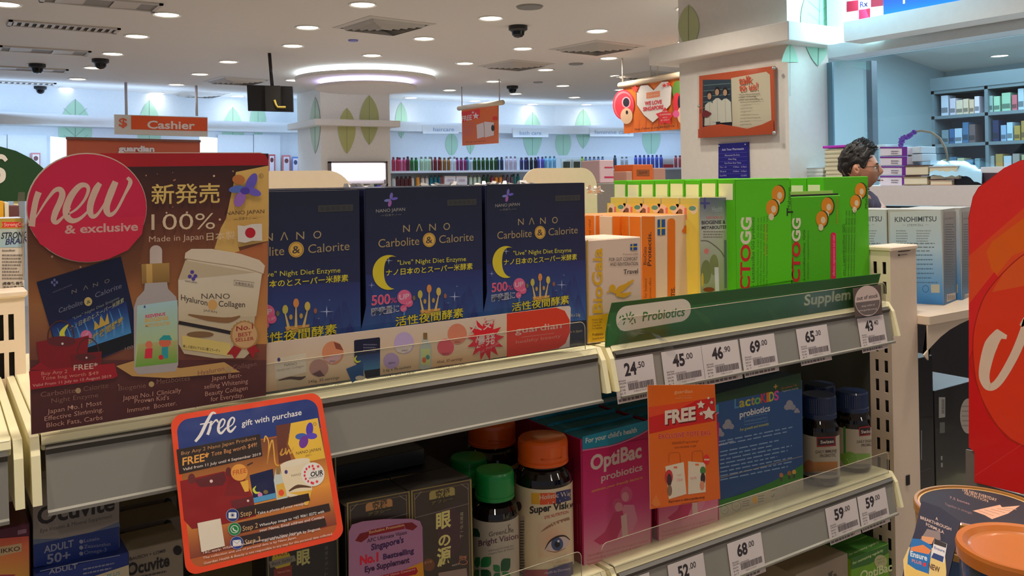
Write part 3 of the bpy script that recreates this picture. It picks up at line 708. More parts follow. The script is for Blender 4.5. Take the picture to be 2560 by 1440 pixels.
a.ell(*m(.05, .06), 1.5, 1.5, (230, 230, 240)); a.ell(*m(.93, .06), 1.5, 1.5, (230, 230, 240)); a.build('lettering', PM, t)
# ================================================================ pharmacy kiosk
U = 5.0
KW = mat('kiosk_paint', (226, 232, 236), .5, bump=.03); KG = mat('kiosk_grey', (232, 224, 224), .45)
yend = -1.2
zc = onu(2300, 464, 4.72).z
b = MB(); b.box((4.70, yend, zc-.115), (5.55, 3.62, zc)); b.build('counter_top', KG, kind='structure'); 
kc = MB().box((4.98, yend, 0), (5.25, 3.62, zc-.14)).build('wall_counter', mat('counter_dark', (30, 26, 34), .5), kind='structure')
zl = onu(2035, 153, 4.85).z
b = MB(); b.box((4.82, yend, zl), (5.04, 3.50, zl+.085)); b.box((4.96, yend, zl+.085), (5.04, 3.6, CEIL)); b.build('trim_2', KW, kind='structure')
s0 = onu(2105, 104, 4.6)
b = MB(); b.box((4.62, yend, s0.z), (4.80, s0.y, s0.z+.12)); b.build('trim_3', WARMW, kind='structure')
sg = thing('pharmacy_sign', 'backlit blue sign with red and white prescription checks above the kiosk', 'sign', onu(2300, 60, 4.74))
SG = onu(2116, 60, 4.76)
MB().box((4.76, yend, s0.z+.125), (4.80, SG.y, CEIL)).build('sign_box', KW, sg)
a = Art((4.755, 0, 0), (-1, 0, 0), 1.0, 6e-4)
a.grad([(2209, -40), (2800, -140), (2800, -80), (2209, 43)], (20, 10, 250), (10, 110, 255)); a.text('P', 2258, 8, 2274, 5, 60, (255, 255, 255), .02); a.build('lit_face', PE, sg)
a = Art((4.755, 0, 0), (-1, 0, 0), 1.0, 6e-4)
for (xa, xb, ya, yb, c) in [(2117, 2146, 4, 30, (150, 24, 50)), (2147, 2177, -4, 24, (225, 225, 240)), (2178, 2208, -8, 18, (150, 24, 50)), (2117, 2147, 31, 58, (250, 250, 255)), (2148, 2176, 25, 52, (214, 24, 60)), (2177, 2208, 19, 46, (252, 252, 255))]:
    a.poly([(xa, ya), (xb, ya-4), (xb, yb-4), (xa, yb)], c)
a.text('Rx', 2151, 19, 2171, 16, 15, (30, 30, 90), .02); a.build('check_pattern', PE, sg)
# glass and mullion
gp = MB().box((5.005, yend, zc), (5.013, 3.625, zl)).build('window_1', WG, kind='structure')
MB().box((5.003, 3.60, zc), (5.02, 3.64, zl)).build('glass_edge', mat('glass_edge', (110, 150, 170), .3), gp)
mp = onu(2179, 300, 5.2); MB().box((5.18, mp.y-.02, zc-.2), (5.24, mp.y+.02, zl)).build('mullion', mat('mullion_grey', (120, 130, 140), .35, .4), gp)
# interior
IW = mat('kiosk_wall', (186, 206, 214), .6)
MB().box((11.5, -2, 0), (11.6, 6.8, CEIL)).build('wall_kiosk_back', IW, kind='structure')
MB().prism([(5.02, 4.55, 0), (11.5, 6.5, 0), (11.5, 6.6, 0), (5.02, 4.65, 0)], (0, 0, CEIL)).build('wall_kiosk_left', IW, kind='structure')
for i, (x, y, lab) in enumerate([(2499, 139, 'lamp built for a glass reflection nearest the right edge'), (2379, 186, 'lamp built for a glass reflection above the medicine shelves'), (2250, 176, 'lamp built for a glass reflection right of the mullion'), (2181, 212, 'lamp built for a glass reflection across the mullion')]):
    p = onz(x, y, CEIL); o = dup(T0, p-T0.location, lab, 'lamps built for glass reflections'); o.location.x = min(o.location.x, 11.3)  # store downlights mirrored in the glass, built as lamps inside the kiosk
# medicine shelving
SU = 7.9; ya, yb = onu(2330, 300, SU).y, onu(2640, 300, SU).y
ms = thing('medicine_shelving', 'grey pharmacy shelving full of medicine boxes behind the kiosk glass', 'shelf', (SU+.15, (ya+yb)/2, 0))
SMT = mat('shelving_grey', (106, 118, 124), .5); zs = [onu(2335, y, SU).z for y in (441, 361, 291, 228)]
MB().box((SU+.28, yb, 0), (SU+.3, ya, zs[3]+.1)).build('back_panel', mat('shelving_back', (60, 70, 84), .6), ms)
for y0 in (ya, onu(2455, 300, SU).y-.03, yb): MB().box((SU-.01, y0-.03, 0), (SU+.3, y0, zs[3]+.1)).build('side_panel', SMT, ms)
for z in zs: MB().box((SU-.01, yb, z-.03), (SU+.3, ya, z)).build('shelf', SMT, ms)
MB().box((SU-.02, yb, zs[3]), (SU+.3, ya, zs[3]+.12)).build('top_rail', SMT, ms)
pal = [[(206, 210, 224), (214, 204, 218), (226, 204, 178), (226, 200, 172), (224, 190, 160), (228, 214, 226), (200, 120, 140), (150, 180, 170), (160, 200, 170), (150, 190, 160), (190, 100, 110), (170, 190, 200)],
 [(120, 140, 150), (60, 100, 150), (180, 200, 220), (70, 110, 150), (110, 90, 90), (40, 50, 80), (190, 190, 205), (30, 40, 80), (140, 170, 200), (170, 200, 220), (170, 140, 60), (160, 130, 60), (150, 120, 70)],
 [(170, 170, 130), (70, 110, 140), (200, 200, 160), (100, 140, 170), (120, 150, 160), (170, 180, 190), (150, 160, 160), (170, 140, 70), (180, 195, 205), (160, 150, 140)]]
nmz = ['lowest', 'middle', 'top']
for r in range(3):
    y = ya-.08; z = zs[r]; i = 0; pr = pal[2-r]
    while y > yb+.12:
        wd = random.uniform(.04, .075); h = random.uniform(.13, .20); c = pr[i % len(pr)]; i += 1
        if abs(y-wd-(onu(2455, 300, SU).y-.03)) < .05: y -= .07; continue
        o = MB(.9).box((SU+.02, y-wd, z), (SU+.16, y, z+h), c, .002); o.box((SU+.018, y-wd+.004, z+h*.15), (SU+.02, y-.004, z+h*.4), tuple(v*.6 for v in c))
        o = o.build('medicine_box', PM); tag(o, '%s medicine box standing on the %s pharmacy shelf' % (('pale' if sum(c) > 540 else ('dark' if sum(c) < 300 else 'muted')), nmz[r]), 'box', '%s medicine boxes on the %s pharmacy shelf' % (('pale' if sum(c) > 540 else ('dark' if sum(c) < 300 else 'muted')), nmz[r])); y -= wd+random.uniform(.004, .02)
# ---- things on the kiosk counter
def cblock(xa, xb, ya, yb, c, lab, name='book', u=4.77, d=.16, cat='book', pages=None, group=None, bands=(), z0=None):
    p0 = onu(xa, yb, u); p1 = onu(xb, ya, u); z0 = p0.z if z0 is None else z0
    if name == 'book':
        t = thing(name, lab, cat, (u+d/2, (p0.y+p1.y)/2, z0), group); h = p1.z-z0
        b = MB(1.1); b.box((u, p1.y, z0), (u+d, p0.y, z0+h*.12), c); b.box((u, p1.y, z0+h*.88), (u+d, p0.y, z0+h), c); b.build('cover', PM, t)
        MB(1.1).box((u+.004, p1.y+.004, z0+h*.12), (u+d-.004, p0.y-.004, z0+h*.88), pages or (226, 216, 190)).build('page_block', PM, t); return t
    o = MB(1.1).box((u, p1.y, z0), (u+d, p0.y, p1.z), c, .003).build(name, PM, None); tag(o, lab, cat, group)
    if bands:
        a = Art((u-.001, 0, 0), (-1, 0, 0), 1.1, 3e-4)
        for q in bands: a.rect(*q)
        a.build('print', PM, o)
    return o
zt_ = zc
def stack(xa, xb, ybot, ytop, n, cols, lab, grp, u=4.77, pages=None, jit=2, d=.16):
    random.seed(int(xa))
    pb = onu((xa+xb)/2, ybot, u); ptp = onu((xa+xb)/2, ytop, u); H = (ptp.z-zc)/n
    for i in range(n):
        j = random.uniform(-jit, jit); p0 = onu(xa+j, ybot, u); p1 = onu(xb+j, ybot, u); z0 = zc+H*i
        pos = 'lowest' if i == 0 else ('topmost' if i == n-1 else ['', 'second', 'third', 'fourth', 'fifth', 'sixth', 'seventh', 'eighth', 'ninth', 'tenth', 'eleventh'][i]+' from the bottom')
        t = thing('book', '%s, %s' % (lab, pos), 'book', (u+d/2, (p0.y+p1.y)/2, z0), grp); c = cols[i % len(cols)]
        b = MB(1.1); b.box((u, p1.y, z0), (u+d, p0.y, z0+H*.14), c); b.box((u, p1.y, z0+H*.84), (u+d, p0.y, z0+H*.98), c); b.build('cover', PM, t)
        MB(1.1).box((u+.004, p1.y+.004, z0+H*.14), (u+d-.004, p0.y-.004, z0+H*.84), pages or (228, 220, 192)).build('page_block', PM, t)
stack(2062, 2112, 465, 372, 9, [(206, 196, 160), (214, 205, 176), (190, 186, 150)], 'thick cream-paged book in the tall stack behind the man', 'tall book stack')
cblock(2056, 2114, 362, 371.5, (190, 50, 190), 'magenta folder topping the tall book stack', 'folder', cat='folder', u=4.77)
stack(1974, 2009, 470, 436, 4, [(206, 190, 190), (220, 216, 214)], 'thin pale paper pad in the low stack beside the pillar', 'low pad stack', pages=(226, 220, 220))
stack(2010, 2058, 468, 419, 5, [(206, 220, 224), (214, 224, 214)], 'pale bluish booklet in the stack left of the tall books', 'pale booklet stack', pages=(222, 228, 224))
for i in range(4):
    y1 = 463-24.2*i; o = cblock(2200, 2268, y1-23.5, y1, (226, 218, 230), 'white and purple carton beside the man\'s face, %s' % ['lowest of four', 'second from the bottom', 'third from the bottom', 'topmost of four'][i], 'carton', cat='carton', group='purple striped cartons', u=4.78,
        z0=None if i else zc)
    a = Art((4.779, 0, 0), (-1, 0, 0), 1.1, 3e-4); a.rect(2200, y1-23.5, 2255, y1-19.5, (120, 50, 150)); a.rect(2255, y1-23.5, 2268, y1, (110, 40, 150)); a.greek(2228, y1-15, 2248, y1-4, 2, (120, 110, 120)); a.build('print', PM, o)
cblock(2269, 2304, 385, 405, (214, 228, 240), 'white carton beside the purple striped cartons, lower', 'carton', cat='carton', u=4.83); cblock(2269, 2302, 366, 384.5, (214, 228, 240), 'white carton beside the purple striped cartons, upper', 'carton', cat='carton', u=4.83)
cblock(2186, 2214, 361, 372, (200, 226, 236), 'small pale blue slab on top of the striped cartons', 'box', cat='box', u=4.81)
for i, (xa, xb, ya, yb, c, lab) in enumerate([(2258, 2318, 441, 463, (150, 130, 100), 'lower thick book right of the striped cartons'), (2262, 2320, 412, 440.5, (90, 66, 60), 'upper brown book right of the striped cartons'),
   (2324, 2380, 450, 463, (200, 160, 140), 'lowest salmon book in the right pile'), (2324, 2398, 436, 449.5, (90, 60, 66), 'second dark red book in the right pile'), (2322, 2392, 414, 435.5, (200, 196, 200), 'topmost pale book in the right pile')]): cblock(xa, xb, ya, yb, c, lab)
cblock(2385, 2444, 438, 463, (40, 48, 60), 'dark folder under the plastic bag', 'folder', cat='folder', u=4.80)
cblock(2452, 2516, 416, 462, (215, 212, 216), 'white box with dark speckled side near the kiosk glass end', 'box', cat='box', u=4.84, bands=[(2456, 432, 2514, 462, (70, 54, 66))])
b = MB(1.1); rows = []
random.seed(5)
for j, (y, u) in enumerate([(461, 4.74), (440, 4.75), (414, 4.8), (403, 4.92), (404, 4.98)]):
    r = []
    for i in range(15):
        x = 2322+i*9.3; drop = max(0, (x-2410)/90)*46
        p = onu(x+j*1.5, min(y+drop*(1 if j > 0 else .1)+random.uniform(-3, 3), 462), u); p.z = max(p.z, zc+.002); r.append(p)
    rows.append(r)
b.add([p for r in rows for p in r], [(j*15+i, j*15+i+1, (j+1)*15+i+1, (j+1)*15+i) for j in range(1, 4) for i in range(14)], (170, 214, 236), True)
o = b.build('plastic_bag', mat('bag_film', (176, 216, 238), .25, coat=.5)); tag(o, 'crumpled pale blue plastic bag over the right book pile', 'bag')
# orchid
pb = onu(2368, 462, 4.97)
t = thing('potted_orchid', 'purple orchid on an arching stem behind the striped cartons', 'plant', (pb.x, pb.y, zc))
pb.z = zc
MB().tube([onu(x, y, 4.97) for x, y in [(2368, 440), (2369, 402), (2364, 372), (2350, 346), (2328, 331), (2304, 327), (2284, 330), (2268, 338), (2258, 352)]], .007, 6).build('stem', mat('stem', (140, 130, 110), .6), t)
MB().lathe([(.03, 0), (.045, .09), (.04, .09)], pb, 14).build('pot', mat('pot', (210, 210, 210), .4), t)
random.seed(11)
for i in range(16):
    x, y = 2250+random.random()*36, 0; y = 333+abs(x-2284)*.85*random.uniform(.5, 1.2)-3; p = onu(x, min(y, 364), 4.95+random.uniform(-.03, .03))
    b = MB(1.0)
    for k in range(5): a_ = 2*PI*k/5; b.ball(p+V((random.uniform(-.005, .005), math.cos(a_)*.010, math.sin(a_)*.010)), .003, .009, .006, (110, 70, 170), 6, 4)
    b.build('blossom', PM, t)
# ---- the man
random.seed(3)
PY = 4.6
hc = ony(2147, 420, PY); SC = PY/F            # metres per pixel at his distance
FD = (RT*.93-FW*.36).normalized(); SD = ZU.cross(FD).normalized()
base = V((hc.x, hc.y, 0)); man = thing('person', 'young man with short black hair, glasses and dark purple shirt facing right', 'person', base)
SKIN = mat('skin', (206, 150, 122), .5, bump=.05, bscale=40); HAIRM = mat('hair_black', (26, 22, 22), .45, bump=.6, bscale=160, var=.5)
def hp(f, s_, z): return hc + FD*f + SD*s_ + ZU*z
# head: shaped ellipsoid in head coords (f forward, s side, z up), height ~.235
def headsurf(th, ph):
    """th polar 0..pi from top, ph azimuth 0 = front"""
    st, ct = math.sin(th), math.cos(th); cf_, sf = math.cos(ph), math.sin(ph)
    f = .098*st*cf_; s_ = .074*st*sf; z = .118*ct
    if cf_ > 0:                                   # face side flatter, jaw forward
        k = max(0, -ct); f = f*(1-.10*k) + .010*k*cf_*st
        s_ *= 1-.30*k**1.5
        if ct > .1: f -= .010*cf_*ct
    else:
        k = max(0, -ct); f *= 1-.42*k; s_ *= 1-.30*k
        z += .012*k
    g = lambda a, b, w1, w2: math.exp(-((ph-a)/w1)**2-((z-b)/w2)**2)
    f += .020*g(0, -.028, .17, .020) + .014*g(0, -.006, .13, .022)          # nose
    f += .008*g(0, -.062, .30, .010) + .006*g(0, -.074, .26, .008) - .004*g(0, -.068, .35, .003)   # lips
    f += .008*g(0, -.102, .35, .018)                                           # chin
    f += .006*(g(.38, .018, .3, .010)+g(-.38, .018, .3, .010))             # brow
    f -= .012*(g(.40, -.002, .2, .012)+g(-.40, -.002, .2, .012))           # eye sockets
    s_ += .006*(g(.95, -.03, .3, .03)-g(-.95, -.03, .3, .03))
    return f, s_, z
b = MB(); NU, NV = 64, 48; vs = []
for j in range(NV+1):
    for i in range(NU):
        vs.append(hp(*headsurf(PI*(j+.001)/(NV+.002), 2*PI*i/NU if 2*PI*i/NU < PI else 2*PI*i/NU-2*PI)))
b.add(vs, [(j*NU+i, (j+1)*NU+i, (j+1)*NU+(i+1) % NU, j*NU+(i+1) % NU) for j in range(NV) for i in range(NU)], smooth=True)
# body grown from a skeleton
J = {'pel': (0, 0, -.66), 'sp': (0, 0, -.46), 'ch': (-.01, 0, -.27), 'nk': (-.02, 0, -.14), 'hd': (-.005, 0, -.05),
 'sl': (-.01, .17, -.215), 'sr': (-.01, -.17, -.215), 'el': (-.02, .23, -.47), 'er': (-.02, -.23, -.47), 'wl': (.12, .2, -.62), 'wr': (.12, -.2, -.62),
 'hl': (0, .09, -.72), 'hr': (0, -.09, -.72), 'kl': (.02, .1, -1.08), 'kr': (.02, -.1, -1.08), 'al': (-.01, .1, -1.42), 'ar': (-.01, -.1, -1.42)}
J = {k: (f_, q_, z_+(0 if k == 'hd' else .045)) for k, (f_, q_, z_) in J.items()}
RAD = dict(pel=.13, sp=.12, ch=.145, nk=.052, hd=.06, sl=.068, sr=.068, el=.046, er=.046, wl=.03, wr=.03, hl=.09, hr=.09, kl=.06, kr=.06, al=.04, ar=.04)
ED = [('pel', 'sp'), ('sp', 'ch'), ('ch', 'nk'), ('nk', 'hd'), ('ch', 'sl'), ('ch', 'sr'), ('sl', 'el'), ('sr', 'er'), ('el', 'wl'), ('er', 'wr'), ('pel', 'hl'), ('pel', 'hr'), ('hl', 'kl'), ('hr', 'kr'), ('kl', 'al'), ('kr', 'ar')]
def skinned(names, edges, scale, name, m, parent, extra=0):
    ks = list(names); me = bpy.data.meshes.new(name); me.from_pydata([hp(*J[k])-base for k in ks], [(ks.index(a_), ks.index(c_)) for a_, c_ in edges], [])
    o = bpy.data.objects.new(name, me); COL.objects.link(o); me.materials.append(m)
    md = o.modifiers.new('skin', 'SKIN'); md.use_smooth_shade = True
    if not me.skin_vertices: 
        bpy.context.view_layer.objects.active = o
    for i, k in enumerate(ks):
        if me.skin_vertices: r = RAD[k]*scale+extra; me.skin_vertices[0].data[i].radius = (r, r*(.8 if k in ('ch', 'sp', 'pel') else 1)); me.skin_vertices[0].data[i].use_root = (i == 0)
    sb = o.modifiers.new('sub', 'SUBSURF'); sb.levels = 2; sb.render_levels = 2
    dg = bpy.context.evaluated_depsgraph_get(); m2 = bpy.data.meshes.new_from_object(o.evaluated_get(dg)); bpy.data.objects.remove(o)
    o = bpy.data.objects.new(name, m2); COL.objects.link(o); o.parent = parent; return o
def tubechain(keys, n=14, ext=0):
    """tapered smooth limb through joints"""
    P = [hp(*J[k]) for k in keys]; R_ = [RAD[k]+ext for k in keys]; pts = []; rr = []
    for i in range(len(P)-1):
        for k in range(5): t = k/5; pts.append(P[i].lerp(P[i+1], t)); rr.append(R_[i]*(1-t)+R_[i+1]*t)
    pts.append(P[-1]); rr.append(R_[-1]); return pts, rr
pts, rr = tubechain(['ch', 'nk', 'hd']); b.tube(pts, rr, 20)
for sgn, a_ in ((1, 'l'), (-1, 'r')):
    pts, rr = tubechain(['e'+a_, 'w'+a_]); b.tube(pts, rr, 14)
    W_ = hp(*J['w'+a_]); dd = FD*.9-ZU*.35
    b.ball(W_+dd*.05, .045, .045, .016, None, 12, 8)
    for k in range(4):
        o_ = W_+dd*.08+SD*(k-1.5)*.02; b.tube([o_, o_+dd*.03, o_+dd*.055-ZU*.012, o_+dd*(.07-.005*abs(k-1))-ZU*.03], [.009, .0085, .008, .006], 8)
    b.tube([W_+dd*.03-SD*sgn*.03, W_+dd*.06-SD*sgn*.05, W_+dd*.085-SD*sgn*.05], [.011, .01, .007], 8)
for a_ in 'lr': pts, rr = tubechain(['ch', 's'+a_, 'e'+a_]); rr[:5] = [.06]*5; b.tube(pts, rr, 14)
pts, rr = tubechain(['pel', 'sp', 'ch']); b.tube(pts, [r*.8 for r in rr], 18)
for a_ in 'lr': pts, rr = tubechain(['pel', 'h'+a_, 'k'+a_, 'a'+a_]); b.tube(pts, [min(r, .085) for r in rr], 14)
o = b.build('body', SKIN, man); rm = o.modifiers.new('weld', 'REMESH'); rm.mode = 'VOXEL'; rm.voxel_size = .0038; rm.use_smooth_shade = True
sm_ = o.modifiers.new('smooth', 'SMOOTH'); sm_.iterations = 2
# ears
for sgn in (1, -1):
    e = MB(); c0 = hp(-.012, sgn*.073, -.012); vs = []
    for j in range(9):
        for i in range(12):
            a_ = 2*PI*i/12; r = j/8; q_ = c0+FD*(math.cos(a_)*.018*r-.004*math.sin(a_))+ZU*(math.sin(a_)*.032*r)+SD*sgn*(.006+.010*math.sin(PI*min(r*1.1, 1))-.004*r+(.006 if math.cos(a_) < 0 else 0)*r); vs.append(q_)
    e.add(vs, [(j*12+i, j*12+(i+1) % 12, (j+1)*12+(i+1) % 12, (j+1)*12+i) for j in range(8) for i in range(12)], smooth=True); e.build('ear', SKIN, man)
# hair: shell over the skull, tall at the front top, with tufts
h = MB(); NU, NV = 72, 30; vs = []; fs = []
def hairlim(ph):
    a_ = abs(ph); T = [(0, .98), (.7, .96), (.95, 1.15), (1.15, 1.40), (1.32, 1.66), (1.46, 1.62), (1.56, 1.40), (1.85, 1.44), (2.1, 1.95), (3.2, 2.16)]
    for (p, q), (r, s_) in zip(T, T[1:]):
        if a_ <= r: return q+(s_-q)*(a_-p)/(r-p)
    return 2.16
for j in range(NV+1):
    for i in range(NU):
        ph = 2*PI*i/NU; ph = ph if ph < PI else ph-2*PI; th = hairlim(ph)*j/NV+.001
        f, s_, z = headsurf(th, ph); k = 1+.05+.09*max(0, math.cos(th))**.6; q_ = V((f*k, s_*k, z*k))
        lift = max(0, math.cos(th-.35))*.014*(1+.6*math.cos(ph)); q_ += V((.5*lift*math.cos(ph), 0, lift))
        nz_ = noise.noise(V((f, s_, z))*55)*.010+noise.noise(V((f, s_, z))*140)*.006
        if j == NV: q_ = V(headsurf(th, ph))*.985; nz_ = 0
        q_ += q_.normalized()*nz_; vs.append(hp(*q_))
h.add(vs, [(j*NU+i, (j+1)*NU+i, (j+1)*NU+(i+1) % NU, j*NU+(i+1) % NU) for j in range(NV) for i in range(NU)], smooth=True)
for i in range(260):
    ph = random.uniform(-1.1, 1.1)*(1 if random.random() < .7 else 2.4); th = random.uniform(.05, .95 if abs(ph) < 1 else 1.3)
    f, s_, z = headsurf(th, ph); p = hp(f*1.09, s_*1.07, z*1.12+.010*max(0, math.cos(th))); dr = (FD*random.uniform(.2, .9)+SD*random.uniform(-.4, .4)+ZU*random.uniform(.3, 1)).normalized(); L = random.uniform(.014, .03)
    h.tube([p, p+dr*L*.6, p+dr*L+FD*.008], [.0045, .003, .0008], 4)
h.build('hair', HAIRM, man)
# eyes, brows, glasses
e = MB(1.0)
for sgn in (1, -1): 
    e.ball(hp(.074, sgn*.031, -.003), .012, .012, .010, (236, 230, 224)); e.ball(hp(.084, sgn*.031, -.003), .0045, .0045, .0045, (24, 18, 16), 8, 6)
e.build('eyes', PM, man)
g_ = MB()
for sgn in (1, -1):
    g_.tube([hp(.087+.006*math.cos(t_), sgn*(.015+.012*k_), .018+.005*math.sin(k_)) for k_, t_ in ((0, 0), (1, 0), (2, 1), (3, 2))], [.004, .0045, .004, .002], 6)
g_.build('eyebrows', HAIRM, man)
g_ = MB()
for sgn in (1, -1):
    c0 = (.100, sgn*.034, -.006); pts = []
    for i in range(21): a_ = 2*PI*i/20; pts.append(hp(c0[0]-.006*abs(math.cos(a_)), c0[1]+.025*math.copysign(abs(math.cos(a_))**.7, math.cos(a_)), c0[2]+.017*math.copysign(abs(math.sin(a_))**.7, math.sin(a_))))
    g_.tube(pts, .0013, 6); g_.tube([hp(.094, sgn*.060, .003), hp(.05, sgn*.076, .004), hp(-.005, sgn*.080, .004), hp(-.018, sgn*.082, -.010)], .0017, 6)
g_.tube([hp(.098, .010, .002), hp(.106, 0, .005), hp(.098, -.010, .002)], .0015, 6); g_.build('glasses', BLK, man)
MB().ball(hp(.104, 0, -.068), .004, .020, .004).build('mouth', mat('lip', (160, 92, 84), .5), man)
# clothes
SHIRT = mat('shirt_purple', (58, 36, 60), .8, bump=.4, bscale=90); TRS = mat('trousers', (40, 40, 48), .8, bump=.2)
s_ = MB(); NU = 28
levels = [(-.155, .055, .062, -.02), (-.175, .085, .10, -.02), (-.20, .105, .165, -.015), (-.24, .118, .20, -.01), (-.32, .125, .19, 0), (-.42, .12, .175, 0), (-.55, .118, .17, 0), (-.70, .13, .185, 0)]
vs = []; levels = [(z+.045, a_, b_, c_) for z, a_, b_, c_ in levels]
for (z, rf, rs, of) in levels:
    for i in range(NU):
        a_ = 2*PI*i/NU; c_, s2 = math.cos(a_), math.sin(a_); q_ = hp(of+rf*c_, rs*math.copysign(abs(s2)**.85, s2), z+.012*noise.noise(V((c_*2, s2*2, z*9)))); vs.append(q_)
s_.add(vs, [(j*NU+i, (j+1)*NU+i, (j+1)*NU+(i+1) % NU, j*NU+(i+1) % NU) for j in range(len(levels)-1) for i in range(NU)], smooth=True)
for a_ in 'lr': pts, rr = tubechain(['s'+a_, 'e'+a_], ext=.014); s_.tube(pts, rr, 16)
s_.build('shirt', SHIRT, man)
s_ = MB(); s_.tube([hp(-.02+.062*math.cos(2*PI*i/16), .064*math.sin(2*PI*i/16), -.107+.012*math.cos(2*PI*i/16)*-1) for i in range(17)], .012, 8); s_.build('collar', SHIRT, man)
s_ = MB()
for a_ in 'lr': pts, rr = tubechain(['h'+a_, 'k'+a_, 'a'+a_], ext=.018); s_.tube(pts, rr, 16)
s_.tube([hp(0, 0, -.64), hp(0, 0, -.76)], [.15, .14], 20); s_.build('trousers', TRS, man)
s_ = MB()
for k in (1, -1): s_.ball(V((hc.x, hc.y, .05))+FD*.04+SD*.1*k, .10, .10, .05, None, 14, 8)
s_.build('shoes', BLK, man)
p_ = hp(.112, 0, -.072)
o = MB().obox(p_-SD*.03-FD*.006, SD*.06+FD*.0, FD*.004, ZU*.014-FD*.004).build('paper_slip', mat('paper', (230, 228, 226), .6)); tag(o, 'small white slip at the mouth of the man with glasses', 'paper')
# ================================================================ gondola
CREAM = mat('shelf_cream', (250, 240, 196), .35, bump=.05, bscale=40, var=.03); RAILG = mat('rail_grey', (150, 146, 136), .32, bump=.08, bscale=8, var=.05, coat=.4)
PINK = mat('post_cream', (236, 214, 192), .4, bump=.03, var=.03); DARK = mat('shadow_gap', (40, 36, 34), .8); BACKP = mat('back_panel_grey', (96, 96, 92), .6)
Z1 = 1.203; Z2 = .803; Z3 = .40; VF = 1.2; VB = 1.62
def shelf_unit(u0, u1, z, lab, rail=True, depth=VB-VF, brL=True, brR=True, tier=''):
    t = thing('shelf', lab, 'shelf', ((u0+u1)/2, VF, z-.03))
    MB().box((u0, VF-.004, z-.02), (u1, VF+depth, z), ch=.0015).build('shelf_plate', CREAM, t)
    MB().prism([(u0, VF+.012, z+.001), (u0, VF+.001, z+.001), (u0, VF-.003, z-.001), (u0, VF-.0085, z-.0105), (u0, VF-.0075, z-.0125), (u0, VF+.012, z-.0125)], (u1-u0, 0, 0)).build('front_lip', CREAM, t)
    if rail:
        MB().prism([(u0+.004, VF+.002, z-.012), (u0+.004, VF-.0075, z-.0125), (u0+.004, VF-.012, z-.022), (u0+.004, VF-.0225, z-.088), (u0+.004, VF-.0275, z-.0895), (u0+.004, VF-.0275, z-.0935), (u0+.004, VF-.018, z-.0935), (u0+.004, VF-.004, z-.022)], (u1-u0-.008, 0, 0)).build('price_rail', RAILG, t)
        MB().prism([(u0+.004, VF-.0085, z-.0125), (u0+.004, VF-.0150, z-.0165), (u0+.004, VF-.0125, z-.0235)], (u1-u0-.008, 0, 0)).build('rail_hinge', mat('rail_dark', (66, 60, 54), .4), t)
    for on, u in ((brL, u0-.012), (brR, u1+.002)):
        if on: MB().prism([(u, VB, z-.002), (u, VF-.002, z-.002), (u, VF-.016, z-.022), (u, VF-.030, z-.078), (u, VF-.01, z-.080), (u, VB-.1, z-.10), (u, VB, z-.14)], (.010, 0, 0)).build('bracket', CREAM, t)
    return t
shelf_unit(.100, .972, Z1, 'cream top shelf under the dark blue boxes, with an empty grey price rail')
shelf_unit(-.80, .068, Z1, 'cream top shelf at the far left edge beside the big promo board')
shelf_unit(1.006, 1.852, Z1, 'cream top shelf of the right bay carrying probiotics price tags')
shelf_unit(.100, .972, Z2, 'cream lower shelf of the middle bay under the eye supplement boxes')
shelf_unit(-.80, .068, Z2, 'cream lower shelf at the bottom left corner')
shelf_unit(1.006, 1.852, Z2, 'cream lower shelf of the right bay under the pink cartons')
shelf_unit(1.006, 1.852, Z3, 'lowest cream shelf of the right bay under the bright green carton')
shelf_unit(.100, .972, Z3, 'lowest cream shelf of the middle bay'); shelf_unit(-.80, .068, Z3, 'lowest cream shelf of the left bay')
def upright(u0, u1, y0, y1, zt, slots, lab, m, cap=True):
    """slotted post. slots: list of faces '-u' or '-v' with two columns of real recessed slots"""
    t = thing('shelf_upright', lab, 'shelf post', ((u0+u1)/2, (y0+y1)/2, 0))
    face, ca, cb, sw, sh_, pit = slots
    # slotted face built as strips so that every slot is an open hole, over a dark sheet that paints the shade inside
    b = MB(); d = .003
    n = int(zt/pit); rows = [(zt-.026-k*pit-sh_, zt-.026-k*pit) for k in range(n)]
    def strip(a0, a1, z0, z1):
        if face == '-u': b.box((u0, a0, z0), (u0+d, a1, z1))
        else: b.box((a0, y0, z0), (a1, y0+d, z1))
    lo, hi = (y0, y1) if face == '-u' else (u0, u1)
    strip(lo, ca, 0, zt); strip(ca+sw, cb, 0, zt); strip(cb+sw, hi, 0, zt)
    for c_ in (ca, cb):
        prev = zt
        for (z0, z1) in rows: strip(c_, c_+sw, z1, prev); prev = z0
        strip(c_, c_+sw, 0, prev)
    if face == '-u': b.box((u0+d, y0, 0), (u1, y0+d, zt)); b.box((u1-d, y0+d, 0), (u1, y1, zt)); b.box((u0+d, y1-d, 0), (u1-d, y1, zt))
    else: b.box((u0, y0+d, 0), (u0+d, y1, zt)); b.box((u1-d, y0+d, 0), (u1, y1, zt)); b.box((u0+d, y1-d, 0), (u1-d, y1, zt))
    b.build('slotted_tube', m, t)
    if face == '-u': MB().box((u0+.012, y0+.004, 0), (u0+.016, y1-.004, zt-.002)).build('slot_shade', DARK, t)  # dark sheet paints the shade seen through the slots
    else: MB().box((u0+.004, y0+.012, 0), (u1-.004, y0+.016, zt-.002)).build('slot_shade', DARK, t)
    if cap: MB().box((u0-.004, y0-.004, zt), (u1+.004, y1+.004, zt+.012), ch=.003).build('cap', m, t)
    return t
e0 = uat(2225, 1.236, 1.3); e1 = uat(2290, 1.236, 1.3)
up = upright(e0, e1, 1.236, 1.296, 1.313, ('-u', 1.247, 1.272, .010, .030, .0485), 'cream slotted end post at the right end of the near shelves', PINK)
a = Art((0, 1.2355, 0), (0, -1, 0), 1.0); 
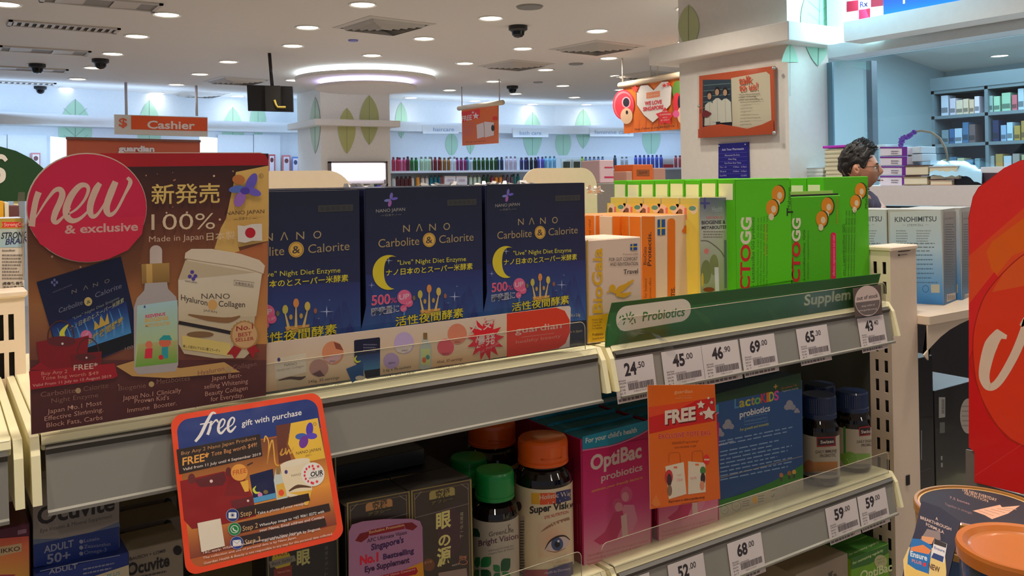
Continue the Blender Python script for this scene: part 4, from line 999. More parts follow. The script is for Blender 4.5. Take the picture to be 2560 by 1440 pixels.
sq = onv(2268, 1213, 1.235); MB().box((sq.x-.004, 1.2335, sq.z), (sq.x+.010, 1.236, sq.z+.024)).build('hole_shade', DARK, up)  # dark raised patch paints the shade of a square hole
c0 = onv(2248, 640, 1.235); b = MB(); 
for (xa, ya, xb, yb) in [(2246, 636, 2249, 638.5), (2246, 636, 2268, 637.6), (2247, 637, 2248.5, 640), (2246, 627, 2275, 628.5)]:
    p0 = onv(xa, yb, 1.235); p1 = onv(xb, ya, 1.235); b.box((p0.x, 1.2345, p0.z), (p1.x, 1.237, p1.z))
b.build('cap_clip_line', DARK, up)
upright(e0, e1, 2.05, 2.11, 1.313, ('-u', 2.06, 2.085, .010, .030, .0485), 'cream slotted end post behind the near one', PINK)
for i, (u, lab) in enumerate([(.084, 'cream slotted post at the left edge beside the big promo board'), (.989, 'cream slotted post between the two bays, behind the bottles'), (1.905, 'cream slotted back post at the right end of the bays')]):
    zt = 1.328 if i == 0 else 1.300
    us = [uat(24, 1.62, 1.2)-.002, uat(-3, 1.62, 1.2)] if i == 0 else None
    if i == 0:
        ur = uat(62, 1.615, 1.3); upright(ur-.085, ur, 1.612, 1.66, zt, ('-v', uat(-4, 1.612, 1.25), uat(22, 1.612, 1.25), uat(36, 1.612, 1.25)-uat(22, 1.612, 1.25), .042, .0615), lab, PINK)
    else:
        upright(u-.03, u+.03, 1.612, 1.66, zt, ('-v', u-.018, u+.008, .010, .030, .0485), lab, PINK)
for (u0, u1, lab) in [(-.80, uat(62, 1.615, 1.3)-.088, 'grey back panel of the left shelf bay'), (uat(62, 1.615, 1.3)+.002, .957, 'grey back panel of the middle shelf bay'), (1.021, 1.873, 'grey back panel of the right shelf bay')]:
    o = MB().box((u0, 1.625, .1), (u1, 1.64, 1.17)).build('shelf_back_panel', BACKP); tag(o, lab, 'panel')
o = MB().box((-.80, VF+.02, 0), (1.95, 2.06, .12)).build('floor_plinth', CREAM); tag(o, 'cream plinth under the near shelf run', 'shelf base')
o = MB().box((e0+.03, 1.300, .1), (e0+.045, 2.045, 1.29)).build('shelf_back_panel', BACKP); tag(o, 'grey end panel behind the two dark bottles with navy caps', 'panel')
# shelves on the far side of the run
t = thing('shelf', 'cream shelf on the far side of the near run, mostly hidden', 'shelf', (.5, 1.9, 1.16)); MB().box((-.8, 1.67, 1.14), (1.9, 2.04, 1.165)).build('shelf_plate', CREAM, t)
# clear riser strips
def riser(u0, u1, z, h, lab, v=VF-.0095):
    t = thing('clear_riser', lab, 'riser', ((u0+u1)/2, v, z))
    pts = rrect(u0, -h, u1, 0, .012, 5, (1, 1, 0, 0)); MB().prism([(x, v, z-y) for x, y in pts], (0, .0015, 0)).build('clear_strip', GL, t)
    MB().tube([(x, v-.0002, z-y) for x, y in pts[:12]]+[(u1, v, z)], .0007, 5).build('bright_edge', GE, t); return t
riser(uat(149, VF-.0095, 1.24), uat(1462, VF-.0095, 1.25), Z1+.001, .049, 'clear plastic riser across the front of the dark blue boxes')
riser(1.02, 1.838, Z1+.001, .046, 'clear plastic riser in front of the green probiotics header strip', VF-.0095)
riser(uat(1504, VF-.0095, .85), 1.838, Z2+.001, .05, 'clear plastic riser in front of the pink cartons and the bottles')
riser(.15, uat(1453, VF-.0095, .85), Z2+.001, .05, 'clear plastic riser in front of the green and orange capped bottles')
# ---- price tags
def ptag(px0, px1, z, big, small, lab, wmm=None, low=False, lines=('BIOGAIA', 'DROPS (ORANGE)')):
    zz = z-.026; v = VF-.0141; u0 = uat(px0, v, zz); u1 = uat(px1, v, zz); w_ = u1-u0
    n = V((0, -.066, .0105)).normalized(); ax = V((1, 0, 0)); ay = V((0, -.0105, -.066)).normalized()
    org = V((u0, v, zz)) + n*.0006; H = .066
    t = thing('price_tag', lab, 'price tag', org+ay*H, 'price tags on the shelf rails')
    MB().obox(org-n*.0003, ax*w_, ay*H, n*.0004).build('card', mat('tag_paper', (222, 210, 208), .6, var=.01), t)
    a = Art(org+n*.0002, n, 1.7, 8e-6, unit=(ax*w_, ay*H))
    K = (40, 34, 38)
    a.text(big, .25, .46, .55, .46, .34, K, .035); a.text('.'+small, .57, .31, .76, .31, .17, K, .012)
    a.text(lines[0], .08, .60, .26, .60, .045, K); a.text(lines[1], .08, .67, .55, .67, .045, K)
    for k, x in enumerate(('EACH', '30 TAB', 'A1 T')): a.text(x, .08, .76+k*.09, .22, .76+k*.09, .05, K)
    x = .30
    random.seed(int(px0))
    while x < .93:
        w2 = random.choice((.008, .012, .018)); a.k = 3; a.add([a.P(x, .68), a.P(x+w2, .68), a.P(x+w2, .86), a.P(x, .86)], [(0, 1, 2, 3)], (60, 50, 58)); x += w2+random.choice((.006, .009))
    a.text('8 888123 45670', .42, .93, .74, .93, .04, (120, 110, 110)); a.build('lettering', PM, t)
    a = Art(org+n*.0001+ay*H, n, 1.6, 8e-6, unit=(ax*w_, ay*.012)); a.rect(0, -.2, 1, .9, (168, 154, 150)); a.greek(.03, .1, .97, .8, 1, (90, 80, 80), h=.4, seed=int(px1)); a.build('lower_strip', PM, t)
ptag(1531, 1631, Z1, '24', '50', 'price tag 24.50, leftmost on the right bay top rail'); ptag(1652, 1751, Z1, '45', '00', 'price tag 45.00 under the curled clear tape')
ptag(1752, 1843, Z1, '46', '90', 'price tag 46.90, directly right of the taped one'); ptag(1848, 1934, Z1, '69', '00', 'price tag 69.00 under the upright green carton')
ptag(1989, 2066, Z1, '65', '30', 'lone price tag 65.30 under the word Supplem'); ptag(2142, 2207, Z1, '43', '40', 'price tag 43.40 under the out of stock card')
ptag(1510, 1622, Z2, '49', '00', 'price tag cut by the picture bottom, left of the 52.00 tag'); ptag(1668, 1757, Z2, '52', '00', 'price tag 52.00 below the orange FREE card, cut by the picture bottom')
ptag(1817, 1901, Z2, '68', '00', 'lone price tag 68.00 below the blue kids box'); ptag(2062, 2139, Z2, '59', '00', 'price tag 59.00, left of the two side by side'); ptag(2142, 2212, Z2, '59', '00', 'price tag 59.00, right of the two, by the end post')
# ---- product helpers
def carton(name, lab, u0, u1, z0, z1, c, v0=1.23, d=.1, gain=1.8, m=None, cat='box', group=None, side=None, ch=.0012, topc=None):
    t = thing(name, lab, cat, ((u0+u1)/2, v0+d/2, z0), group)
    b = MB(gain); b.box((u0, v0, z0), (u1, v0+d, z1), c, ch); b.build('carton', m or PM, t)
    if side or topc:
        s = MB(gain)
        if side: s.obox((u0-.0003, v0+.001, z0+.001), (0, d-.002, 0), (.0002, 0, 0), (0, 0, z1-z0-.002), side)
        if topc: s.obox((u0+.001, v0+.001, z1+.0001), (u1-u0-.002, 0, 0), (0, d-.002, 0), (0, 0, .0002), topc)
        s.build('side_print', m or PM, t)
    return t
# ======= dark blue boxes
NB = []
vN = 1.222
def nano_art(t, u0, w_, base):
    a = Art((0, vN-.0005, 0), (0, -1, 0), 2.2, 8e-6)
    # drawn for the right-hand box, in picture coordinates on its front
    a.grad([(1216, 462), (1461, 457), (1466, 862), (1219, 892)], (14, 15, 30), (30, 34, 84), 4)
    a.grad([(1217, 660), (1463, 650), (1466, 800), (1219, 822)], (28, 32, 78), (34, 70, 118), 5)
    random.seed(4)
    for k in range(16):
        x = random.choice((random.uniform(1226, 1262), random.uniform(1385, 1450))); y = random.uniform(780, 815); L = random.uniform(60, 120); w_ = random.uniform(10, 20)
        c1 = random.choice([(40, 78, 122), (46, 86, 128), (34, 66, 112)]); q_ = []; n_ = 8; vs = []; cs = []; a.k += 1; ph = random.uniform(0, 6)
        for i_ in range(n_+1):
            f_ = i_/n_; xx = x+math.sin(ph+f_*3)*6*f_; yy = y-L*f_; ww = w_*(1-f_)**.7+.3; cc = [c1[d]*(1-f_)+(28, 32, 80)[d]*f_ for d in range(3)]
            bg = [(32, 60, 105)[d]*(1-f_)+(28, 32, 80)[d]*f_ for d in range(3)]
            vs += [a.P(xx-ww, yy), a.P(xx, yy), a.P(xx+ww, yy)]; cs += [bg, cc, bg]
        a.add(vs, [(3*i_+e_, 3*i_+e_+1, 3*i_+e_+4, 3*i_+e_+3) for i_ in range(n_) for e_ in (0, 1)], cs)
    a.grad([(1218, 822), (1465, 800), (1466, 862), (1219, 892)], (14, 16, 24), (14, 16, 24), 1)
    # flower mark
    for (dx, dy, rx, ry, ro, c) in [(2, -8, 3.4, 8, .15, (92, 78, 140)), (9, -2, 7, 3.2, -.2, (80, 70, 150)), (-6, 2, 7, 3.2, -.15, (88, 96, 150)), (-1, 9, 3.6, 8, .2, (120, 70, 130))]: a.ell(1268+dx, 488+dy, rx, ry, c, 14, rot=ro)
    a.text('NANO JAPAN', 1238, 518, 1299, 514, 8, (120, 116, 110)); a.text('日本ナノ', 1258, 526, 1282, 525, 5, (100, 96, 90)); a.stroke([(1249, 525), (1256, 524.5)], .7, (100, 96, 90), sm=1); a.stroke([(1284, 523), (1291, 522.5)], .7, (100, 96, 90), sm=1)
    a.poly([(1388, 489), (1450, 487), (1450, 501), (1388, 503)], (44, 42, 36)); a.text('栄養機能食品', 1391, 500, 1447, 498, 9, (24, 26, 30))
    for ch_, x in zip('NΛNO', (1295, 1322, 1350, 1380)): a.text(ch_, x, 563-(x-1295)*.05, x+14, 562-(x-1295)*.05, 17, (128, 112, 80))
    a.text('Carbolite', 1243, 598, 1329, 592, 20, (132, 112, 74)); a.text('Calorite', 1371, 589, 1444, 583, 19, (128, 110, 76))
    a.ell(1350, 581, 13.5, 16.5, (176, 138, 56)); a.ring(1350, 581, 12, 14.8, 1, (90, 70, 30)); a.text('&', 1343, 589, 1357, 588, 16, (50, 40, 40), .01)
    a.text('"Live" Night Diet Enzyme', 1283, 638, 1428, 630, 11, (196, 184, 48)); a.text('ナノ日本のとスーパー米酵素', 1259, 662, 1442, 648, 14, (200, 186, 40), .012)
    L_ = []; R_ = []
    for i in range(21):
        t_ = math.radians(-62-228*i/20); L_.append((1265+34*math.cos(t_), 655+40*math.sin(t_)*-1*-1)); 
        k = math.sin(PI*i/20); R_.append((1265+34*math.cos(t_)*(1-.44*k)+9*k, 655+40*math.sin(t_)*(1-.42*k)-5*k))
    a.poly(L_+R_[::-1], (216, 196, 30))
    for (x, y, r) in [(1265, 628, 9), (1229, 684, 7), (1404, 712, 13), (1409, 688, 3), (1390, 726, 3)]:
        a.star(x, y, r, (150, 160, 190), 4, .12)
    a.text('500', 1229, 730, 1268, 726, 23, (220, 130, 150), .022); a.text('500', 1230, 729, 1267, 725, 21, (206, 60, 100), 0.0); a.text('%', 1268, 725, 1282, 724, 12, (206, 60, 100))
    a.text('酵素量に', 1228, 753, 1287, 744, 16, (150, 150, 160), .03); a.text('酵素量に', 1229, 752, 1286, 743, 14, (34, 34, 40))
    a.ell(1298, 712, 15, 17, (214, 96, 136)); a.ell(1307, 725, 9, 10, (206, 84, 124)); a.ell(1296, 738, 7, 8, (190, 80, 118)); a.stroke([(1298, 744), (1297, 756)], 3, (60, 110, 160), sm=1)
    a.text('UP', 1287, 718, 1308, 715, 12, (240, 200, 212), .02); a.text('UP', 1302, 729, 1313, 727, 6, (240, 190, 205)); a.text('UP', 1292, 742, 1301, 741, 5, (230, 180, 200))
    a.poly([(1331, 742), (1374, 738), (1372, 752), (1334, 756)], (150, 104, 40)); a.poly([(1331, 742), (1352, 746), (1374, 738), (1368, 748), (1337, 751)], (184, 134, 60))
    for (x0, x1, y1, c) in [(1337, 1331, 706, (150, 140, 56)), (1350, 1350, 693, (190, 120, 56)), (1363, 1370, 700, (160, 140, 60))]: a.stroke([(x0, 744), (x1, y1+8)], [5, 2], (176, 150, 90), sm=1); a.ell(x1, y1, 5, 9.5, c)
    for (x, y, c) in [(1341, 722, (150, 120, 50)), (1359, 720, (150, 120, 50)), (1318, 714, (90, 80, 40)), (1384, 710, (120, 70, 40))]: a.ell(x, y, 3, 5.5, c)
    a.text('活性夜間酵素', 1279, 778, 1422, 758, 22, (30, 28, 20), .03); a.text('活性夜間酵素', 1279, 777, 1422, 757, 20, (206, 190, 40), .012)
    a.text('100% Made in Japan', 1395, 835, 1455, 829, 6, (120, 110, 80)); a.text('36 x 2.6g', 1425, 792, 1450, 790, 8, (150, 140, 110))
    return a
U3a, U3b = uat(1215.5, vN, 1.4), uat(1462, vN, 1.4); wN = U3b-U3a
t = carton('supplement_box', 'dark blue moon supplement box, rightmost of three at the front', U3a, U3b, Z1+.001, 1.497, (18, 20, 44), vN, .055, 2.0, PW, group='dark blue moon boxes', topc=(96, 96, 104))
o = nano_art(t, U3a, wN, 0).build('front_print', PW, t)
for du, lab in [(uat(913, vN, 1.4)-U3a, 'middle dark blue moon supplement box at the front'), (uat(913, vN, 1.4)-U3a-(U3a-uat(913, vN, 1.4))-.001, 'dark blue moon supplement box half covered by the promo board')]:
    dup(t, (du, 0, -.0015 if du > -.3 else -.004), lab)
for k, (lab) in enumerate(['second row', 'third row', 'rear row']):
    for i, w2 in enumerate(['right', 'middle', 'left']):
        dup(t, ((0, uat(913, vN, 1.4)-U3a, 2*(uat(913, vN, 1.4)-U3a))[i]+random.uniform(-.002, .002), .057*(k+1), random.uniform(-.002, .001)), 'dark blue moon supplement box hidden in the %s, %s column' % (lab, w2))
# bits of crumpled shrink film on the seams
random.seed(8)
for i, (px, lab) in enumerate([(912, 'crumpled clear film tuft at the seam of the left and middle blue boxes'), (1090, 'crumpled clear film tuft on the middle blue box'), (1213, 'crumpled clear film tuft at the seam of the middle and right blue boxes'), (1290, 'crumpled clear film tuft on the right blue box')]):
    b = MB(1.0); u = uat(px, 1.24, 1.5)
    for k in range(14):
        p = V((u+random.uniform(-.03, .03), 1.245+random.uniform(-.015, .02), 1.4975)); q = V((random.uniform(-.008, .008), random.uniform(-.006, .006), random.uniform(.001, .006)))
        b.add([p, p+V((.01, 0, 0)), p+q+V((.006, 0, 0)), p+q], [(0, 1, 2, 3)], (225, 220, 216))
    tag(b.build('film_tuft', PL), lab, 'packaging film')
# ======= the two rounded header cards of the far side
for i, (px0, px1, yt, v, lab) in enumerate([(560, 883, 427, 1.76, 'cream back of a rounded header card behind the left blue box'), (1305, 1492, 420, 1.76, 'cream back of a rounded header card behind the right blue box')]):
    u0, u1 = uat(px0, v, 1.5), uat(px1, v, 1.5); zt = onv((px0+px1)/2, yt, v).z
    pts = rrect(u0, -zt, u1, -1.17, .06 if i == 0 else .05, 8, (1, 1, 0, 0)); o = MB().prism([(x, v, -y) for x, y in pts], (0, .004, 0)).build('header_card', mat('card_cream', (232, 212, 186), .6)); tag(o, lab, 'card')
# ======= green cartons with mascot-free print
def lacto(px0, px1, v0, ztop, lab, sidec=(70, 190, 20), dep=.047, pxs=None, extra=None, frontc=(66, 152, 6)):
    u0, u1 = uat(px0, v0, 1.4), uat(px1, v0, 1.4)
    t = carton('green_carton', lab, u0, u1, Z1+.001, ztop, frontc, v0, dep, 1.7, PM, group='bright green probiotic cartons')
    return t, u0, u1
GR = (74, 166, 8); GK = (40, 84, 20)
def lface(a, ox, oy, s=1, txt=True, pill=None):
    """lettering of the green carton, laid from its top left corner (ox, oy)"""
    a.text('LACTOGG', ox+20, oy+330, ox+32+6, oy+86, 0.01, GK) if False else None
def vtext(a, s_, x, y0, y1, h, c, bold=0, lean=0):
    """upright text running up the box: baseline from (x,y0) up to (x+lean,y1), letters to the left"""
    vs, fs, gx, gw = glyphs(s_, bold); a.k += 1; out = []
    for v in vs:
        t_ = (v.x-gx)/gw; out.append(a.P(x+lean*t_-h*v.y/.73, y0+(y1-y0)*t_))
    a.add(out, fs, c)
def mascot(a, x, y, s):
    """plain orange ovals with pale dots, a generic stand-in"""
    for (dx, dy, r) in ((15, -22, 16), (0, 12, 15)):
        a.ell(x+dx*s+3, y+dy*s, r*s*1.02, r*s*1.5, (34, 60, 10)); a.ell(x+dx*s, y+dy*s, r*s, r*s*1.4, (226, 140, 24))
        a.ell(x+dx*s+4*s, y+dy*s+3*s, 6.2*s, 9*s, (214, 196, 160)); a.ell(x+dx*s-2*s, y+dy*s+22*s, 6.5*s, 9*s, (214, 196, 160))
vL = 1.238
t, u0, u1 = lacto(1838, 1976, vL, 1.4985, 'upright green carton with full LACTOGG lettering, front left column')
a = Art((0, vL-.0005, 0), (0, -1, 0), 1.7, 8e-6)
a.grad([(1838, 452), (1975, 451), (1982, 700), (1842, 722)], (72, 162, 8), (76, 172, 4), 2)
vtext(a, 'LACTO', 1873, 790, 611, 25, (176, 24, 34), .03, 3); vtext(a, 'GG', 1876, 611, 543, 26, (226, 220, 190), .035, 2)
vtext(a, 'de - Lactobacillus GG probiotic', 1886, 735, 542, 8, GK, .01)
for k in range(4): vtext(a, 'lactobacillus rhamnosus strain GG daily use'[k*3:], 1896+k*7.5, 715, 545-k*2, 5, (52, 96, 18), 0, 1)
vtext(a, 'Health supplement', 1916, 640, 560, 5, (190, 110, 20)); mascot(a, 1930, 508, 1.0)
vtext(a, 'Mahaxus', 1976, 524, 468, 8, (46, 70, 20)); a.build('front_print', PM, t)
a = Art((u0-.0006, 0, 0), (-1, 0, 0), 1.7, 8e-6); a.poly([(1797, 459), (1832, 459), (1832, 500), (1797, 500)], (190, 190, 160)); a.build('side_patch', PM, t)
LROW = t
for k in range(1, 8): dup(t, (0, .0485*k, random.uniform(-.001, .0015)), 'green carton standing %s in the left column' % ['', 'second', 'third', 'fourth', 'fifth', 'sixth', 'seventh', 'eighth, rearmost,'][k])
t, u0, u1 = lacto(1979, 2102, vL, onv(2040, 490, vL).z, 'lower green carton in the centre with a dark open top slot')
a = Art((0, vL-.0005, 0), (0, -1, 0), 1.7, 8e-6)
vtext(a, 'LACTO', 1999, 760, 604, 21, (176, 24, 34), .03, 2); vtext(a, 'GG', 2000, 604, 545, 21, (226, 220, 190), .035, 1)
vtext(a, 'Lactobacillus GG', 2013, 700, 575, 6, GK); vtext(a, 'Health supplement', 2022, 695, 575, 4, (52, 96, 18)); mascot(a, 2054, 536, .95)
a.poly(rrect(2077, 581, 2090, 720, 6), (196, 14, 70)); vtext(a, 'effective regeneration and relief', 2087, 690, 588, 6, (240, 170, 190)); vtext(a, 'PREVENTION', 2095, 560, 494, 4, (170, 120, 30)); vtext(a, 'T', 1982, 540, 520, 16, (30, 40, 16), .03)
a.build('front_print', PM, t)
zt = onv(2040, 490, vL).z
MB(1.7).box((u0+.001, vL+.004, zt), (u1-.002, vL+.02, zt+.004), (30, 26, 16)).build('open_slot', PM, t)
MB(1.7).box((u0, vL+.02, zt), (u1, vL+.024, zt+.011), (140, 180, 80)).build('flap', PM, t)
t, u0, u1 = lacto(2060, 2172, vL+.05, 1.4985, 'tall green carton at the right, behind the open-topped one')
a = Art((0, vL+.0495, 0), (0, -1, 0), 1.7, 8e-6); mascot(a, 2138, 495, .85)
for k in range(4): vtext(a, 'lactobacillus rhamnosus GG daily use', 2116+k*7, 690, 526, 5, (52, 96, 18), 0, 2)
vtext(a, 'cts: Lactobacillus GG', 2112, 690, 560, 6, GK); vtext(a, 'Mahaxus', 2169, 520, 464, 7, (46, 70, 20)); a.build('front_print', PM, t)
sp_ = Art((u0-.0006, 0, 0), (-1, 0, 0), 1.7, 8e-6); sp_.poly([(2020, 462), (2050, 462), (2050, 479), (2020, 479)], (190, 190, 160)); sp_.build('side_patch', PM, t)
for k in range(1, 3): dup(t, (0, .0485*k, -.001), 'tall green carton %s behind the right column' % ['', 'second', 'third'][k])
# ======= small probiotic boxes
vB = 1.225
u0, u1 = uat(1467, vB, 1.3), uat(1604, vB, 1.3); zt = onv(1530, 597, vB).z
t = carton('travel_box', 'white and yellow travel probiotic box at the left end of the right bay', u0, u1, Z1+.001, zt, (222, 196, 176), vB, .11, 2.3, PM, topc=(230, 210, 190))
a = Art((0, vB-.0005, 0), (0, -1, 0), 1.9, 8e-6)
a.poly([(1471, 790), (1606, 772), (1607, 845), (1473, 856)], (222, 170, 20)); a.grad([(1467, 600), (1470, 600), (1473, 856), (1470, 856)], (222, 170, 20), (222, 170, 20))
vtext(a, 'BioGaia', 1506, 783, 620, 25, (224, 172, 30), .025, -1)
a.poly([(1576, 610), (1593, 609), (1593, 625), (1576, 625.5)], (24, 60, 120)); a.stroke([(1582, 609), (1582, 625)], 2.4, (210, 180, 60), sm=1); a.stroke([(1576, 617), (1593, 616.5)], 2.4, (210, 180, 60), sm=1)
a.text('Protectis ORS', 1558, 638, 1595, 637, 5, (120, 100, 90)); a.text('FOR GUT COMFORT', 1523, 653, 1594, 651, 9, (70, 60, 60)); a.text('AND REHYDRATION', 1525, 665, 1595, 663, 9, (70, 60, 60)); a.text('Travel', 1559, 685, 1595, 683, 12, (50, 44, 44), .01)
a.stroke([(1516, 731), (1528, 728), (1540, 730), (1552, 722), (1568, 712), (1584, 700)], [3, 4, 9, 16, 9, 4], (220, 165, 30)); a.ell(1531, 720, 8, 9, (224, 172, 36)); a.stroke([(1540, 735), (1560, 738), (1578, 731)], [10, 12, 3], (220, 165, 30)); a.stroke([(1570, 704), (1574, 706)], 3, (200, 150, 40), sm=1)
for k, (tx, w_) in enumerate([('Probiotic Travel', 26), ('7 sachets ORS', 24), ('Orange flavour', 22), ('Food Supplement', 26)]): a.text(tx, 1480, 802+k*7, 1480+w_, 800+k*7, 5, (120, 84, 30))
a.text('Probiotics', 1481, 840, 1508, 837, 7, (90, 60, 20), .01); a.text('Grown by nature', 1481, 850, 1510, 846, 6, (90, 60, 20)); a.build('front_print', PM, t)
vB2 = 1.30
u0, u1 = uat(1604, vB2, 1.35), uat(1748, vB2, 1.35); zt = onv(1680, 537, vB2).z; um = uat(1637, vB2, 1.35)
def pbox(u0, u1, v0, lab, full=True):
    t = carton('tablet_box', lab, u0, u1, Z1+.001, zt, (214, 186, 160), v0, .035, 1.75, PM, side=(232, 120, 24), group='orange and white tablet boxes', topc=(232, 150, 80)); return t
t = pbox(u0, u1, vB2, 'orange and white tablet box with a flag and orange stripe, front of its row')
a = Art((0, vB2-.0005, 0), (0, -1, 0), 1.75, 8e-6)
a.poly([(1604, 541), (1637, 541), (1640, 760), (1606, 765)], (232, 120, 24)); a.poly(rrect(1669, 546, 1688, 800, 8), (222, 110, 16))
a.poly([(1644, 549), (1663, 548), (1663, 587), (1644, 588)], (20, 66, 120)); a.stroke([(1652, 549), (1652, 588)], 3, (214, 180, 50), sm=1); a.stroke([(1644, 571), (1663, 570)], 3.5, (214, 180, 50), sm=1)
vtext(a, 'BioGaia', 1616, 662, 617, 8, (70, 40, 30), .01); vtext(a, 'Protectis.', 1628, 665, 580, 10, (60, 36, 30), .02); vtext(a, 'for balance', 1617, 745, 696, 7, (90, 50, 30)); vtext(a, 'proven effect', 1628, 745, 694, 6, (90, 50, 30))
vtext(a, 'PROTECTIS.', 1687, 800, 718, 10, (60, 36, 30), .02); vtext(a, 'Health & Defense', 1727, 760, 636, 8, (60, 50, 50), .012); vtext(a, 'chewable tablets', 1737, 750, 680, 6, (100, 84, 80))
for (x, y, rx, ry) in [(1724, 580, 9, 8), (1712, 577, 7, 6), (1736, 575, 5, 9), (1722, 594, 5, 8), (1732, 588, 8, 5), (1716, 568, 6, 5)]: a.ell(x, y, rx, ry, (214, 110, 30))
a.build('front_print', PM, t)
for k in range(1, 6): dup(t, (0, .036*k, 0), 'tablet box %s behind in the flagged row' % ['', 'second', 'third', 'fourth', 'fifth', 'sixth'][k])
u0b, u1b = uat(1530, 1.36, 1.35), uat(1602, 1.36, 1.35)
t = carton('tablet_box', 'orange and white tablet box with flag, behind the travel box', u0b, u1b, Z1+.001, onv(1570, 539, 1.36).z, (214, 186, 160), 1.36, .04, 1.75, PM, topc=(232, 150, 80), group='orange and white tablet boxes')
a = Art((0, 1.3595, 0), (0, -1, 0), 1.75, 8e-6); a.poly([(1531, 541), (1565, 541), (1566, 620), (1532, 620)], (232, 120, 24)); a.poly([(1573, 549), (1590, 548), (1590, 585), (1573, 586)], (20, 66, 120)); a.stroke([(1580, 549), (1580, 586)], 3, (214, 180, 50), sm=1); a.stroke([(1573, 570), (1590, 569)], 3, (214, 180, 50), sm=1)
vtext(a, 'Protectis.', 1558, 640, 580, 8, (60, 36, 30), .01); a.build('front_print', PM, t)
u0b, u1b = uat(1462, 1.42, 1.35), uat(1526, 1.42, 1.35)
t = carton('tablet_box', 'orange and white tablet box with sideways print, beside the right blue box', u0b, u1b, Z1+.001, onv(1500, 537, 1.42).z, (222, 190, 160), 1.42, .04, 1.75, PM, topc=(232, 150, 80), group='orange and white tablet boxes')
a = Art((0, 1.4195, 0), (0, -1, 0), 1.75, 8e-6)
for xa, tx in ((1463, 'Natural relief'), (1490, 'Natural benefit')): a.poly([(xa, 539), (xa+27 if xa > 1470 else xa+22, 539), (xa+27 if xa > 1470 else xa+22, 610), (xa, 610)], (232, 120, 24)); vtext(a, tx, xa+14, 610, 548, 7, (80, 44, 30))
a.build('front_print', PM, t)
# herbal metabolite boxes
vM = 1.262
u0, u1 = uat(1750, vM, 1.35), uat(1817, vM, 1.35); zt = onv(1785, 493, vM).z
t = carton('kids_drops_box', 'sketchy grey green children\'s drops box facing the front', u0, u1, Z1+.001, zt, (150, 150, 130), vM, .055, 1.8, PW, side=(170, 160, 70), group='children\'s drops boxes', topc=(190, 180, 90))
a = Art((0, vM-.0005, 0), (0, -1, 0), 1.8, 8e-6)
a.grad([(1750, 494), (1817, 494), (1820, 560), (1750, 560)], (70, 80, 90), (150, 150, 140), 3); a.grad([(1750, 560), (1820, 560), (1821, 724), (1752, 730)], (156, 158, 146), (130, 136, 100), 3)
for (dx, dy, rx, ry) in [(0, -7, 3, 8), (7, 0, 7, 3), (-6, 0, 6, 3), (0, 7, 3, 8)]: a.ell(1762+dx, 508+dy, rx, ry, (60, 56, 110), 12)
a.text('Health', 1780, 530, 1806, 528, 14, (140, 150, 150)); a.text('RESVENUS', 1766, 547, 1806, 546, 6, (170, 90, 80), .01); a.text('BIOGENIE &', 1754, 561, 1814, 559, 9, (50, 46, 46), .03); a.text('METABOLITES', 1754, 573, 1816, 571, 8, (50, 46, 46), .03)
a.greek(1758, 576, 1814, 596, 3, (110, 100, 90), h=3)
a.stroke([(1752, 602), (1772, 604), (1800, 626), (1812, 645)], 2.5, (90, 84, 70)); a.ell(1765, 680, 13, 30, (104, 112, 56)); a.ell(1785, 662, 11, 26, (110, 116, 60)); a.poly([(1786, 668), (1796, 668), (1798, 728), (1788, 728)], (190, 190, 186)); a.ell(1766, 628, 6, 7, (214, 120, 110))
a.stroke([(1813, 600), (1814, 720)], 6, (90, 96, 104), sm=1); a.ell(1772, 724, 14, 6, (120, 60, 30)); a.ell(1756, 700, 3, 18, (200, 170, 40)); a.build('front_print', PW, t)
a = Art((u0-.0006, 0, 0), (-1, 0, 0), 1.8, 8e-6)
a.rect(1690, 510, 1746, 740, (180, 160, 60)); a.ell(1704, 524, 10, 12, (224, 196, 170)); a.ell(1734, 524, 9, 11, (220, 196, 170)); a.rect(1700, 524, 1706, 550, (160, 60, 60)); a.ell(1731, 521, 9, 6, (70, 120, 100)); a.ell(1700, 532, 6, 10, (90, 60, 44)); a.rect(1711, 520, 1717, 550, (214, 110, 90)); a.build('side_art', PW, t)
for k in range(1, 5): dup(t, (0, .0565*k, 0), 'children\'s drops box %s in the row, only its yellow side showing' % ['', 'second', 'third', 'fourth', 'fifth'][k])
random.seed(21); b = MB(1.0)
for k in range(40):
    p = onv(random.uniform(1466, 1500), random.uniform(470, 484), 1.46); q = V((random.uniform(-.008, .008), random.uniform(-.006, .006), random.uniform(-.004, .008))); b.add([p, p+V((.01, 0, 0)), p+q+V((.006, 0, 0)), p+q], [(0, 1, 2, 3)], (225, 220, 216))
tag(b.build('film_tuft', PL), 'crumpled clear film over the boxes beside the right blue box', 'packaging film')
# ======= green header strip
vH = 1.1965; NV_ = (0, -1, 0)
HS = thing('header_strip', 'dark green category strip reading Probiotics and Supplem', 'shelf strip', onv(1850, 815, vH))
out = [(1530, 757), (2202, 684), (2195, 712), (2196, 762), (1513, 868), (1514, 830), (1521, 790)]
panel([onv(x, y, vH) for x, y in out], .0008, NV_, PG, 'strip', HS, (36, 84, 34), 2.0)
a = Art((0, vH-.0004, 0), NV_, 1.9, 8e-6)
a.poly([(1528, 759), (2200, 686), (2194, 708), (1742, 762), (1524, 782)], (34, 70, 26)); a.poly([(1524, 782), (1742, 762), (2194, 708), (2195, 763), (1514, 867)], (38, 86, 38))
for (x, w_) in [(1790, 60), (1960, 40)]: a.stroke([(x-w_, 770), (x-w_*.4, 800), (x, 830)], [3, 16, 3], (46, 92, 42))
m = qmap([(1540, 768), (1727, 744), (1727, 800), (1541, 832)])
a.poly([m(x, y) for x, y in rrect(0, 0, 1, 1, .14, 7, ry=.46)], (186, 178, 162))
DG = (42, 96, 44)
